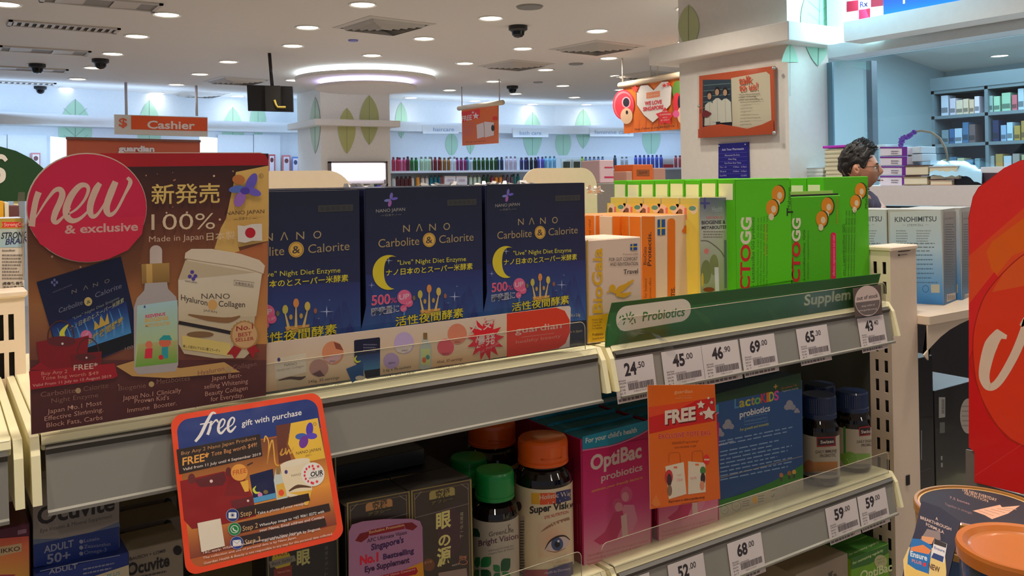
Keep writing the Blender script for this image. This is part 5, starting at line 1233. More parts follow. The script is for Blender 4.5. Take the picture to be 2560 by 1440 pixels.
for (x, y, dx, dy) in [(1556, 788, 6, 12), (1566, 783, 3, 12), (1577, 779, -3, 11), (1585, 786, -7, 5), (1556, 800, 9, -4), (1562, 804, -4, 8), (1574, 806, 9, -12), (1586, 797, 2, 11), (1570, 796, 5, 3), (1552, 790, -3, 6), (1578, 809, 5, 0)]: a.stroke([(x, y), (x+dx, y+dy)], 3, DG, sm=1)
a.text('Probiotics', 1606, 803, 1711, 789, 24, DG, .015, 2); a.text('Supplem', 2010, 764, 2126, 748, 28, (186, 190, 150), .02, 2)
a.build('print', PG, HS)
vO = 1.182
oc = thing('out_of_stock_card', 'grey card with white circle reading out of stock on the rail end', 'card', onv(2168, 810, vO))
O_ = [(2132, 721), (2202, 712), (2206, 784), (2138, 794)]
panel([onv(x, y, vO) for x, y in O_], .0006, NV_, PG, 'card', oc, (84, 70, 64), 1.9)
a = Art((0, vO-.0003, 0), NV_, 1.75, 8e-6); a.ell(2169, 752, 31, 38, (196, 176, 168)); a.poly([(2138.5, 757), (2199, 749), (2199, 764), (2192, 777), (2182, 786), (2158, 788), (2145, 779)], (104, 92, 90)); a.ring(2169, 752, 32, 38.5, 1.6, (200, 180, 170))
a.text('out of stock', 2142, 751, 2195, 743, 10, (60, 46, 46), .015); a.text('shop online at', 2154, 768, 2187, 763, 5, (200, 186, 180), .01); a.text('www.guardian.com.sg', 2147, 779, 2192, 773, 5, (200, 186, 180), .01); a.build('print', PG, oc)
# curled clear tape
tp_ = [(1534, 862, 1.186), (1546, 840, 1.176), (1566, 826, 1.166), (1596, 822, 1.158), (1628, 832, 1.156), (1652, 856, 1.160), (1668, 890, 1.168)]
vs = []
for (x, y, v) in tp_: vs += [onv(x, y, v), onv(x+30, y+10, v+.002)]
o = MB().add(vs, [(2*i, 2*i+1, 2*i+3, 2*i+2) for i in range(len(tp_)-1)], smooth=True).build('tape_curl', clear('tape', (.93, .95, .96), .12, .12)); tag(o, 'curled strip of clear plastic over the header strip and the 45.00 tag', 'tape')
# ======= big promo board (A)
vA = 1.186
PA = thing('promo_board', 'large brown promo board with red circle reading new and exclusive', 'promo board', onv(370, 1040, vA))
bo = [(300, 381), (650, 381), (664, 385), (672, 400), (672, 560), (665, 989), (78, 1087), (66, 560), (75, 470)]
panel([onv(x, y, vA) for x, y in bo], .0035, NV_, mat('board_edge', (226, 200, 180), .5), 'board', PA)
a = Art((0, vA-.0002, 0), NV_, 1.75, 8e-6)
BX = lambda y: 66+(y-560)*.023
a.grad([(320, 384), (671, 384), (671, 560), (68, 560)], (36, 16, 13), (84, 42, 26), 4)
a.poly([(250, 383), (650, 383), (664, 387), (671, 402), (671, 413), (250, 418)], (140, 16, 22))
a.grad([(68, 560), (671, 560), (668, 760), (72, 760)], (92, 48, 28), (140, 88, 44), 5); a.grad([(72, 760), (668, 760), (666, 900), (75, 900)], (140, 92, 50), (104, 56, 40), 5)
a.grad([(75, 900), (666, 900), (665, 988), (79, 1086)], (80, 40, 34), (66, 30, 28), 3)
a.poly([(671, 414), (652, 424), (616, 470), (580, 520), (552, 570), (536, 622), (604, 642), (596, 618), (671, 602)], (182, 146, 78)); a.poly([(671, 414), (650, 420), (600, 480), (560, 540), (575, 500), (620, 440)], (46, 24, 18))
a.grad([(590, 430), (671, 414), (671, 602), (560, 570)], (186, 150, 80), (178, 138, 70), 2)
a.grad([(560, 640), (668, 605), (668, 860), (590, 860)], (150, 84, 44), (170, 120, 60), 3)
random.seed(9)
for k in range(46):
    x, y = random.uniform(80, 660), random.uniform(424, 1050); r = random.uniform(1, 3.4); a.ell(x, y, r, r, (190, 150, 124) if r > 2.4 else (150, 100, 80), 9)
# printed blue carton
a.poly([(91, 705), (302, 641), (337, 790), (333, 862), (176, 930), (150, 905)], (16, 20, 52)); m = qmap([(91, 705), (302, 641), (337, 862), (150, 925)])
a.grad([m(.02, .5), m(.98, .5), m(.98, .86), m(.05, .86)], (18, 30, 84), (60, 120, 170), 3)
a.poly([m(.02, .86), m(1, .86), m(1, 1), m(.04, 1)], (14, 14, 18))
for k in range(8): x = .1+.11*k; a.stroke([m(x, .84), m(x+.02, .7), m(x, .55)], [7, 4, 1], (66, 120, 170))
for ch_, x in zip('NΛNO', (.36, .5, .62, .76)): a.text(ch_, *m(x, .24), *m(x+.06, .24), 10, (120, 110, 100))
a.text('Carbolite', *m(.16, .40), *m(.46, .385), 13, (104, 104, 120)); a.text('Calorite', *m(.62, .36), *m(.95, .34), 13, (104, 104, 120)); a.ell(*m(.53, .375), 10, 11, (170, 150, 90)); a.text('&', *m(.505, .40), *m(.555, .395), 9, (40, 36, 40))
a.text('"Live" Night Diet Enzyme', *m(.3, .52), *m(.9, .45), 7, (110, 120, 120)); a.text('ナノ日本のとスーパー米酵素', *m(.24, .62), *m(.95, .5), 12, (150, 150, 110)); a.text('活性夜間酵素', *m(.4, .83), *m(.9, .72), 17, (150, 130, 60), .02)
a.stroke([m(.24, .55), m(.14, .62), m(.16, .74), m(.30, .76)], [2, 13, 15, 2], (200, 196, 60)); a.ell(*m(.42, .73), 14, 14, (214, 110, 150)); a.text('UP', *m(.38, .75), *m(.45, .73), 9, (240, 190, 210))
a.poly([m(.53, .70), m(.56, .60), m(.6, .67), m(.64, .57), m(.68, .65), m(.73, .56), m(.73, .68)], (170, 140, 60)); a.text('100', 312, 876, 332, 870, 8, (120, 110, 110))
a.text('NANO JAPAN', *m(.15, .17), *m(.38, .15), 4, (100, 96, 120))
for dx, dy in ((0, -6), (6, 0), (-6, 0), (0, 6)): a.ell(136+dx, 706+dy, 3, 4, (100, 100, 150), 10)
# tote bags
a.ring(152, 842, 34, 42, 3, (70, 34, 30)); a.poly([(90, 856), (126, 848), (190, 846), (222, 838), (214, 930), (110, 930), (100, 918)], (116, 20, 24)); a.ell(154, 853, 36, 13, (86, 30, 32)); a.ell(156, 859, 3, 3, (210, 200, 190))
a.ring(220, 880, 28, 36, 2.5, (70, 34, 30)); a.poly([(176, 886), (254, 878), (253, 930), (180, 938)], (104, 22, 24)); a.ell(214, 893, 26, 9, (80, 30, 32)); a.ell(216, 894, 2.5, 2.5, (210, 200, 190))
a.poly([(72, 928), (286, 908), (294, 940), (282, 946), (76, 974)], (140, 22, 30)); a.poly([(72, 925), (100, 905), (130, 925)], (130, 20, 28))
a.text('Buy Any 2', 103, 938, 168, 932, 9, (190, 120, 104)); a.text('FREE*', 184, 926, 244, 920, 14, (214, 190, 170), .01); a.text('Tote bag worth $49', 104, 950, 246, 936, 9, (190, 120, 104)); a.text('Valid From 11 July to 15 August 2019', 81, 967, 278, 943, 7, (200, 140, 130), .01)
# dropper bottle
a.poly([(290, 915), (340, 900), (450, 920), (560, 905), (600, 930), (420, 945), (330, 940)], (170, 130, 76))
a.poly(rrect(374, 613, 405, 664, 15, 8, (1, 1, 0, 0)), (176, 160, 150)); a.grad([(353, 660), (423, 657), (424, 706), (354, 710)], (150, 116, 60), (120, 90, 44), 2); a.grad([(365, 660), (380, 660), (381, 708), (366, 709)], (186, 150, 84), (160, 124, 66), 2)
a.poly([(362, 708), (417, 705), (420, 722), (440, 742), (445, 770), (445, 912), (438, 928), (345, 936), (335, 924), (334, 770), (342, 745), (360, 726)], (150, 142, 140)); a.grad([(343, 764), (443, 750), (443, 905), (337, 918)], (146, 176, 180), (150, 160, 90), 5)
a.grad([(345, 860), (443, 850), (443, 906), (338, 918)], (160, 150, 100), (96, 140, 50), 3)
a.text('RESVENUS', 363, 795, 413, 788, 8, (190, 50, 80), .03); a.text('BIOGENIE', 362, 806, 420, 799, 10, (190, 150, 70), .03); a.text('METABOLITES', 363, 818, 425, 811, 8, (190, 150, 80), .02)
a.ell(372, 862, 9, 10, (206, 110, 80)); a.poly([(363, 872), (381, 870), (380, 895), (361, 896)], (200, 40, 60)); a.ell(412, 856, 15, 12, (206, 100, 70)); a.poly([(396, 850), (408, 838), (424, 838), (430, 850)], (30, 130, 130)); a.poly([(404, 868), (420, 866), (420, 895), (404, 896)], (40, 130, 140)); a.ell(402, 893, 6, 6, (200, 40, 40)); a.poly([(358, 768), (362, 762), (364, 770)], (50, 50, 110))
# jar
a.poly([(445, 700), (463, 650), (655, 672), (640, 760), (628, 878), (610, 895), (540, 896), (460, 884), (446, 860)], (168, 152, 124)); a.grad([(445, 700), (655, 680), (640, 790), (446, 800)], (190, 178, 158), (176, 160, 130), 3)
a.poly([(463, 632), (478, 622), (530, 622), (600, 634), (648, 650), (662, 664), (658, 684), (640, 682), (560, 668), (470, 652), (461, 645)], (206, 190, 166)); a.stroke([(461, 646), (520, 656), (600, 668), (656, 684)], 2.5, (150, 130, 104))
a.text('NANO', 503, 747, 574, 747, 14, (74, 60, 50)); a.text('Hyaluron', 452, 750, 518, 764, 15, (66, 54, 46), .008); a.text('Collagen', 546, 766, 612, 768, 15, (66, 54, 46), .008); a.ell(531, 762, 12, 13, (184, 140, 80)); a.text('JAPAN', 508, 778, 542, 783, 6, (100, 84, 70))
for (dx, dy) in ((0, -8), (8, 2), (-6, 3), (3, 9)): a.ell(480+dx, 688+dy, 5, 5, (70, 54, 130), 10)
a.text('NANO JAPAN', 462, 704, 492, 709, 5, (60, 50, 60)); a.text('栄養機能食品', 587, 710, 632, 716, 7, (90, 76, 64)); a.stroke([(585, 700), (635, 706), (633, 718), (584, 712), (585, 700)], 1, (100, 84, 70), sm=1)
a.stroke([(470, 786), (520, 796), (570, 800), (600, 790)], [3, 12, 14, 3], (120, 84, 50)); a.stroke([(446, 806), (530, 822), (578, 832)], 9, (34, 26, 22), sm=1); a.poly([(454, 838), (576, 858), (574, 890), (456, 872)], (190, 168, 96)); a.text('美しさ成分ヒアルロン酸コラーゲン', 457, 868, 550, 880, 7, (60, 46, 30), .015); a.ell(500, 836, 34, 8, (110, 80, 50), 16)
a.star(611, 837, 37, (150, 110, 60), 22, .93); a.ell(611, 837, 31, 32, (178, 140, 96)); a.text('No.1', 590, 828, 632, 821, 13, (130, 30, 26), .015); a.text('BEST', 595, 842, 628, 838, 10, (140, 30, 26), .01); a.text('SELLER', 588, 854, 634, 850, 9, (140, 30, 26), .01)
a.poly([(584, 863), (566, 886), (580, 886), (586, 898), (604, 872)], (140, 22, 26)); a.poly([(616, 872), (632, 896), (638, 880), (650, 880), (636, 862)], (140, 22, 26))
# copy
T_ = (168, 124, 110)
a.text('新発売', 378, 506, 549, 503, 46, (204, 172, 96), .012); a.text('100%', 378, 575, 537, 572, 42, (206, 184, 152), -.004); a.text('Made in Japan', 372, 605, 508, 598, 15, (178, 150, 130)); a.text('日本製', 516, 600, 586, 596, 19, (216, 194, 158))
for (cx_, cy_, rx, ry, ro, c) in [(596, 449, 16, 12, .1, (160, 96, 44)), (627, 458, 12, 27, .45, (84, 72, 160)), (592, 473, 21, 9, -.1, (72, 92, 160)), (634, 480, 19, 9, .35, (92, 78, 166)), (599, 498, 13, 20, .45, (130, 86, 160)), (612, 477, 12, 9, 0, (66, 50, 140))]: a.ell(cx_, cy_, rx, ry, c, 20, rot=ro)
a.ring(652, 440, 6, 6, 1, (90, 70, 50)); a.text('R', 649.5, 443, 654.5, 443, 6, (90, 70, 50))
a.text('NANO JAPAN', 565, 538, 660, 533, 10, (66, 50, 44)); a.text('日本ナノ', 597, 550, 626, 548, 7, (70, 54, 44)); a.stroke([(584, 549), (594, 548.5)], 1, (70, 54, 44), sm=1); a.stroke([(630, 546), (641, 545.5)], 1, (70, 54, 44), sm=1)
a.poly([(593, 563), (610, 565), (630, 560), (654, 559), (655, 602), (630, 602), (612, 607), (594, 604)], (206, 196, 186)); a.ell(625, 582, 13, 13, (160, 16, 28))
a.text('Carbolite', 101, 992, 188, 981, 13, (120, 84, 74)); a.ell(195, 976, 7, 7, (150, 124, 90)); a.text('Calorite', 208, 978, 270, 968, 13, (110, 76, 66)); a.text('Night Enzyme', 128, 1007, 245, 992, 12, (120, 84, 74))
for tx, x0, y0, x1, y1 in [('Japan No.1 Most', 118, 1034, 254, 1011), ('Effective Slimming.', 111, 1052, 258, 1028), ('Block Fats, Carbs', 116, 1068, 256, 1048)]: a.text(tx, x0, y0, x1, y1, 12, T_)
a.text('Biogenie', 296, 976, 364, 968, 12, (116, 82, 72)); a.ell(378, 960, 7, 7, (160, 134, 90)); a.text('Metabolites', 391, 960, 474, 950, 13, (120, 84, 74))
for tx, x0, y0, x1, y1 in [('Japan No.1 Clinically', 306, 1000, 452, 980), ('Proven Kid\'s', 336, 1008, 422, 998), ('Immune  Booster.', 318, 1031, 441, 1012)]: a.text(tx, x0, y0, x1, y1, 12, T_)
a.text('Hyaluron', 494, 938, 560, 926, 12, (120, 84, 74)); a.ell(570, 923, 7, 7, (150, 124, 90)); a.text('Collagen', 581, 924, 640, 914, 12, (116, 82, 72))
for tx, x0, y0, x1, y1 in [('Japan Best-', 528, 951, 603, 942), ('selling Whitening', 510, 972, 619, 957), ('Beauty Collagen', 512, 990, 618, 974), ('for Everyday.', 526, 1003, 608, 992)]: a.text(tx, x0, y0, x1, y1, 12, T_)
a.build('artwork', PG, PA)
cy = [(216+151*math.cos(2*PI*i/48), 519+137*math.sin(2*PI*i/48)) for i in range(48)]
panel([onv(x, y, vA-.0065) for x, y in cy], .003, NV_, MATS['board_edge'], 'round_badge', PA)
a = Art((0, vA-.0066, 0), NV_, 1.75, 8e-6); a.ell(217, 520, 149, 135, (182, 28, 66), 48, c2=(174, 24, 56)); a.poly([(70, 560), (362, 540), (355, 585), (320, 625), (270, 648), (210, 654), (150, 640), (100, 610)], (180, 30, 56))
NC = (196, 164, 146)
a.stroke([(97, 480), (90, 500), (84, 530), (79, 566)], [16, 15, 15, 17], NC, sm=4); a.stroke([(84, 552), (95, 535), (115, 503), (136, 477), (150, 474), (156, 486), (150, 506), (139, 530), (134, 550), (142, 556), (158, 542), (176, 520)], [3, 4, 6, 10, 14, 16, 16, 16, 14, 10, 6, 4], NC)
a.stroke([(170, 536), (192, 522), (212, 498), (221, 474), (214, 463), (198, 466), (178, 490), (166, 520), (168, 542), (182, 552), (202, 545), (226, 522)], [4, 6, 7, 9, 11, 14, 17, 18, 17, 13, 8, 5], NC)
a.stroke([(250, 458), (240, 474), (228, 504), (225, 528), (232, 541), (246, 533), (266, 500), (284, 456)], [12, 17, 17, 16, 12, 7, 5, 5], NC); a.stroke([(289, 454), (279, 478), (268, 508), (267, 528), (276, 537), (292, 524), (312, 486), (326, 456), (318, 444)], [15, 18, 17, 16, 11, 7, 7, 11, 8], NC)
a.text('& exclusive', 162, 584, 345, 576, 22, (200, 150, 142), .025); a.build('artwork', PG, PA)
# ======= long strip under the blue boxes (B)
vS = 1.1955
PB = thing('promo_strip', 'long cream promo strip ending in an orange guardian block', 'shelf strip', onv(1040, 930, vS))
so = [(640, 861), (1330, 776), (1400, 767), (1424, 765), (1427, 770), (1424, 868), (640, 984)]
panel([onv(x, y, vS) for x, y in so], .0012, NV_, PM, 'strip', PB, (220, 196, 172), 1.6)
a = Art((0, vS-.0003, 0), NV_, 1.85, 8e-6)
a.grad([(640, 862), (1423, 766), (1423, 867), (640, 983)], (206, 186, 168), (176, 148, 110), 6)
a.poly([(1267, 784), (1390, 769), (1412, 777), (1424, 800), (1425, 830), (1414, 858), (1396, 871), (1267, 893)], (186, 50, 26)); a.poly([(1424, 766), (1427, 770), (1424, 867), (1396, 871), (1414, 858), (1425, 830), (1424, 800), (1412, 777)], (190, 176, 170))
a.text('guardian', 1288, 834, 1404, 820, 16, (226, 190, 176), .01); a.stroke([(1304, 843), (1385, 833)], 1, (220, 150, 130), sm=1); a.text('healthy beauty', 1290, 859, 1402, 843, 8, (214, 140, 122))
a.poly([(686, 897), (765, 882), (766, 962), (690, 976)], (190, 178, 158)); a.poly([(690, 948), (766, 930), (766, 962), (690, 976)], (170, 150, 120)); a.stroke([(696, 951), (725, 945), (750, 946), (764, 941)], [2, 7, 9, 2], (70, 50, 40)); a.text('NANO', 711, 916, 742, 912, 7, (110, 96, 80)); a.text('Hyaluron Collagen', 692, 929, 760, 917, 6, (130, 114, 94)); a.ell(697, 899, 4, 5, (60, 50, 100)); a.text('NANO JAPAN', 690, 909, 704, 907, 3, (90, 80, 80))
for (x, y, rx, ry, c) in [(797, 920, 24, 22, (150, 112, 100)), (832, 882, 27, 29, (190, 122, 86)), (978, 902, 20, 20, (150, 126, 160)), (1010, 857, 25, 27, (160, 140, 176)), (1114, 868, 21, 21, (180, 72, 80)), (1143, 835, 24, 26, (200, 120, 92))]: a.ell(x, y, rx, ry, c)
a.poly([(834, 855), (850, 860), (858, 876), (840, 872)], (116, 60, 44)); a.poly([(808, 897), (856, 882), (850, 898), (828, 910)], (176, 140, 140)); a.poly([(780, 935), (800, 925), (812, 940), (796, 942)], (90, 60, 56)); a.poly([(986, 868), (1034, 858), (1026, 876), (1008, 884), (993, 880)], (200, 184, 176))
for tx, x, y in [('After', 823, 906), ('After', 1004, 879), ('After', 1136, 858), ('Before', 972, 910), ('Before', 1106, 887)]: a.text(tx, x, y, x+16, y-2, 5, (70, 50, 60))
a.poly([(885, 852), (889, 850), (948, 843), (950, 846), (950, 940), (915, 945), (911, 927), (886, 905)], (16, 18, 44)); a.grad([(888, 890), (950, 881), (950, 921), (908, 927)], (22, 36, 80), (60, 110, 140), 3); a.poly([(910, 928), (950, 921), (950, 940), (914, 945)], (22, 20, 24)); a.stroke([(892, 889), (887, 898), (893, 905), (902, 902)], [1, 5, 5, 1], (180, 186, 50)); a.poly([(865, 922), (907, 905), (909, 940), (880, 957)], (30, 66, 110)); a.ell(900, 945, 12, 6, (190, 176, 150)); a.greek(908, 858, 944, 880, 3, (90, 90, 110), h=3)
a.poly([(1056, 840), (1056, 856), (1050, 866), (1048, 920), (1054, 924), (1076, 920), (1079, 914), (1078, 860), (1070, 852), (1069, 838)], (150, 156, 146)); a.rect(1058, 832, 1068, 849, (110, 84, 44)); a.rect(1053, 872, 1075, 912, (160, 168, 110)); a.ell(1060, 900, 5, 7, (190, 90, 60)); a.ell(1069, 893, 5, 6, (60, 120, 110))
for tx1, x, y, w_ in [('245g, 35-servings', 770, 958, 78), ('2.6g x 36-sachets', 957, 930, 70), ('45ml, 37-servings', 1092, 909, 64)]: a.text(tx1, x, y, x+w_, y-w_*.15, 7, (70, 54, 50)); a.text('100% Made in Japan', x, y+13, x+w_*1.15, y+13-w_*.16, 7, (70, 54, 50))
a.star(1213, 848, 48, (190, 24, 36), 13, .60, ry=54); a.text('人気', 1172, 830, 1238, 816, 26, (214, 190, 180), .01); a.text('爆発', 1188, 868, 1238, 856, 26, (220, 196, 186), .025); a.text('Most Popular', 1188, 890, 1250, 858, 8, (214, 150, 150)); a.build('print', PM, PB)
# ======= hanging free gift card (C)
pTL, pTR = ony(430, 1040, 1.115), None
pTL = onv(430, 1045, 1.183); pTR = onv(800, 985, 1.183); pBL = onv(465, 1437, 1.113)
nC = (pTR-pTL).cross(pBL-pTL).normalized()
if nC.dot(EYE-pTL) < 0: nC = -nC
PC = thing('gift_card_sign', 'orange-edged square card reading free gift with purchase, hanging from the rail', 'card', onp(650, 1420, pTL, nC))
mc = qmap([(425, 1040), (801, 979), (862, 1345), (466, 1441)]); oc_ = [mc(x, y) for x, y in rrect(0, 0, 1, 1, .075, 6)]
panel([onp(x, y, pTL, nC) for x, y in oc_], .0015, nC, mat('card_edge', (236, 130, 70), .45), 'card', PC)
a = Art(pTL+nC*.0002, nC, 1.5, 8e-6)
a.poly(oc_, (222, 66, 26)); 
R_ = lambda x0, y0, x1, y1: [mc(x0, y0), mc(x1, y0), mc(x1, y1), mc(x0, y1)]
a.poly([mc(x, y) for x, y in rrect(.035, .035, .965, .965, .08, 6)], (150, 76, 34)); a.grad(R_(.035, .25, .965, .62), (100, 52, 30), (206, 134, 50), 4); a.grad(R_(.035, .62, .965, .90), (200, 130, 50), (112, 50, 34), 4)
a.poly([mc(x, y) for x, y in rrect(.035, .035, .965, .24, .08, 6, (1, 1, 0, 0))], (26, 44, 104)); a.poly(R_(.035, .24, .965, .243), (90, 54, 40))
WH = (226, 220, 216)
a.stroke([(540, 1034), (530, 1033), (517, 1055), (502, 1086), (488, 1104)], [3, 6, 8, 8, 6], WH); a.stroke([(500, 1061), (516, 1058), (532, 1054)], [3, 3, 2], WH)
a.stroke([(528, 1052), (525, 1070), (519, 1087)], [4, 7, 7], WH); a.stroke([(523, 1072), (533, 1057), (541, 1050), (545, 1056)], [2, 3, 5, 4], WH)
for dx, dy in ((2, 2), (26, -2)): a.stroke([(546+dx, 1070+dy), (556+dx, 1062+dy), (560+dx, 1050+dy), (554+dx, 1046+dy), (546+dx, 1057+dy), (544+dx, 1074+dy), (551+dx, 1081+dy), (564+dx, 1067+dy)], [2, 3, 4, 4, 6, 7, 6, 3], WH)
a.text('gift with purchase', 604, 1066, 754, 1037, 15, WH, .014)
a.poly([(727, 1058), (794, 1045), (813, 1145), (745, 1160), (720, 1110)], (206, 164, 56)); a.poly([(690, 1064), (727, 1058), (716, 1110), (728, 1150), (697, 1160)], (90, 44, 30))
for (cx_, cy_, rx, ry, ro, c) in [(774, 1073, 9, 17, .1, (66, 48, 150)), (753, 1091, 15, 8, -.1, (54, 80, 150)), (779, 1090, 14, 8, .0, (76, 56, 160)), (759, 1105, 11, 16, .35, (96, 44, 130))]: a.ell(cx_, cy_, rx, ry, c, 18, rot=ro)
a.ring(787, 1060, 4, 4, 1, (80, 60, 40)); a.text('NANO JAPAN', 740, 1137, 802, 1126, 8, (70, 56, 40)); a.text('日本ナノ', 764, 1142, 780, 1139, 5, (80, 60, 40))
a.stroke([(660, 1105), (664, 1090), (672, 1110), (668, 1160), (672, 1130), (680, 1100), (684, 1120), (688, 1158), (697, 1164)], 3, (200, 150, 60)); a.stroke([(700, 1136), (706, 1122), (702, 1138), (712, 1132), (714, 1120), (716, 1136), (722, 1124), (726, 1134), (734, 1118)], 3, (190, 140, 56))
a.poly([(441, 1124), (650, 1085), (656, 1140), (448, 1186)], (38, 26, 22)); a.text('Buy Any 2 Nano Japan Products', 453, 1138, 640, 1099, 9, (170, 122, 76)); a.text('FREE*', 456, 1164, 523, 1150, 20, (214, 150, 70), .02); a.text('Tote Bag worth $49!', 528, 1141, 642, 1116, 11, (190, 130, 80)); a.text('Valid from 11 July until 4 September 2019', 457, 1177, 652, 1138, 7, (196, 180, 170), .01)
a.poly([(450, 1203), (480, 1196), (560, 1178), (575, 1190), (612, 1200), (632, 1240), (640, 1290), (560, 1310), (480, 1322), (460, 1300)], (122, 18, 20)); a.poly([(575, 1180), (612, 1195), (622, 1240), (560, 1240)], (108, 18, 20)); a.poly([(484, 1200), (560, 1180), (566, 1200), (556, 1214), (500, 1218)], (84, 26, 30)); a.ell(528, 1203, 4, 4, (216, 190, 180)); a.ell(479, 1197, 9, 13, (90, 34, 34)); a.ell(571, 1180, 7, 12, (86, 28, 30))
a.poly([(577, 1252), (632, 1240), (634, 1262), (600, 1272), (580, 1268)], (90, 26, 30)); a.ell(620, 1252, 3, 3, (216, 190, 180)); a.poly([(600, 1205), (620, 1200), (622, 1228), (612, 1230)], (210, 160, 60))
a.ell(598, 1181, 21, 21, (206, 140, 60)); a.text('FREE', 582, 1188, 616, 1181, 12, (160, 70, 30), .01); a.stroke([(618, 1163), (632, 1156)], 3, (60, 36, 30), sm=1)
a.poly([(624, 1188), (682, 1172), (690, 1245), (635, 1258)], (16, 22, 60)); a.stroke([(640, 1215), (634, 1224), (640, 1232), (650, 1230)], [1, 6, 6, 1], (180, 186, 60)); a.ell(650, 1237, 6, 6, (190, 110, 150)); a.ell(664, 1230, 6, 5, (110, 90, 50)); a.poly([(633, 1245), (688, 1232), (690, 1245), (635, 1258)], (70, 130, 170))
a.poly([(690, 1170), (698, 1168), (702, 1184), (712, 1192), (720, 1240), (716, 1248), (692, 1252), (684, 1200)], (170, 176, 170)); a.rect(690, 1168, 700, 1186, (130, 100, 56)); a.poly([(690, 1212), (712, 1206), (716, 1240), (694, 1246)], (190, 150, 60)); a.ell(703, 1232, 7, 8, (206, 70, 40))
a.poly([(700, 1162), (772, 1146), (776, 1160), (780, 1225), (730, 1244), (718, 1240), (704, 1190)], (206, 190, 160)); a.ell(738, 1156, 37, 8, (222, 208, 184), rot=-.2); a.stroke([(722, 1228), (745, 1216), (778, 1218)], [3, 9, 2], (80, 54, 34)); a.ell(715, 1180, 4, 5, (60, 50, 110)); a.text('NANO', 728, 1192, 752, 1188, 6, (110, 90, 70)); a.poly([(720, 1232), (780, 1225), (770, 1262), (762, 1264), (757, 1240)], (206, 160, 60))
a.ell(782, 1186, 29, 30, (226, 220, 212)); a.text('OUR', 776, 1192, 808, 1186, 12, (30, 26, 30), .03); a.text('SINGAPORE', 772, 1198, 806, 1191, 4, (30, 26, 30), .01)
for i in range(8): t_ = math.radians(100+24*i); a.ell(782+21*math.cos(t_), 1186+21*math.sin(t_), 2.6, 3.4, (206, 40, 60), 10)
for x, y in ((784, 1172), (795, 1166), (792, 1204), (782, 1208)): a.star(x, y, 5, (206, 40, 60))
for k, (x, y, tx, ln, w_) in enumerate([(581, 1288, 'Step 1', ['Take a photo of your receipt'], 130), (586, 1323, 'Step 2', ['WhatsApp image to +65 9061 0272 with', 'your Name, Email address and Contact'], 176), (592, 1357, 'Step 3', ['You will receive your gift by Singpost.'], 160)]):
    a.poly([(x, y-14), (x+w_+60, y-14-(w_+60)*.215), (x+w_+64, y+4-(w_+60)*.215), (x+3, y+12)], (40, 26, 22))
    a.ell(x, y, 16, 16, [(28, 44, 104), (20, 110, 50), (28, 50, 120)][k]); a.ring(x, y, 16.5, 16.5, 1.2, (150, 140, 150))
    if k == 0: a.poly(rrect(x-10, y-7, x+10, y+8, 2), WH); a.ell(x, y, 5, 5, (28, 44, 104)); a.ring(x, y, 4, 4, 1, WH)
    elif k == 1: a.ring(x, y, 10, 10, 1.6, WH); a.stroke([(x-4, y-4), (x-2, y+2), (x+5, y+5)], 3, WH)
    else: a.poly([(x-11, y-6), (x+10, y-8), (x+11, y+7), (x-10, y+9)], WH); a.stroke([(x-11, y-6), (x, y+2), (x+10, y-8)], 1.2, (90, 90, 120), sm=1)
    a.text(tx, x+20, y+5, x+58, y-4, 13, (190, 150, 100)); 
    for j, l_ in enumerate(ln): a.text(l_, x+62, y-6+j*13 if len(ln) > 1 else y-1, x+62+w_*.92, (y-6+j*13 if len(ln) > 1 else y-1)-w_*.2, 7, WH, .008)
a.poly([(493, 1308), (551, 1296), (562, 1365), (503, 1380)], (196, 184, 166))
for k, tx in enumerate(['T&C apply. While stocks last. Redemption by Nano Japan.', 'The collection and use of personal data is by Nano Japan.', 'Guardian Health & Beauty is not responsible in any way for the personal data collected.']): a.text(tx, 505+k*2, 1385+k*13, 505+[240, 236, 326][k], 1385+k*13-[52, 52, 74][k], 6, (220, 190, 180), .008)
a.build('print', PW, PC)
# ======= orange FREE card (D)
p1, p2, p3 = ony(1619, 963, 1.50), ony(1787, 961, 1.60), ony(1625, 1272, 1.49); nD = (p2-p1).cross(p3-p1).normalized()
if nD.dot(EYE-p1) < 0: nD = -nD
PD = thing('free_tote_card', 'orange card reading FREE exclusive tote bag hanging below the 24.50 tag', 'card', onp(1712, 1262, p1, nD))
DQ = [(1619, 963), (1787, 961), (1801, 1247), (1626, 1273)]; md = qmap(DQ)
panel([onp(x, y, p1, nD) for x, y in DQ], .001, nD, mat('card_core', (224, 190, 160), .5), 'card', PD)
a = Art(p1+nD*.0002, nD, 1.55, 8e-6); a.poly(DQ, (206, 92, 8)); a.poly([(1620, 1018), (1680, 1010), (1786, 994), (1789, 1052), (1700, 1068), (1623, 1085)], (180, 20, 18)); a.poly([(1620, 1018), (1740, 1002), (1690, 1026), (1621, 1044)], (196, 60, 24))
a.text('guardian', 1686, 984, 1731, 982, 9, (226, 170, 120), .01); a.stroke([(1698, 990), (1729, 989)], .8, (226, 150, 100), sm=1); a.text('healthy beauty', 1688, 997, 1730, 995, 3.5, (226, 160, 110))
a.text('FREE', 1664, 1062, 1741, 1051, 33, (90, 14, 20), .06); a.text('FREE', 1662, 1060, 1739, 1048, 33, (224, 208, 190), .045)
for x, y, r in [(1772, 1034, 18), (1752, 1012, 11), (1753, 1034, 6), (1779, 1006, 5), (1771, 995, 4)]: a.star(x+2, y+2, r*1.1, (120, 20, 20)); a.star(x, y, r, (226, 214, 196), ri=.5)
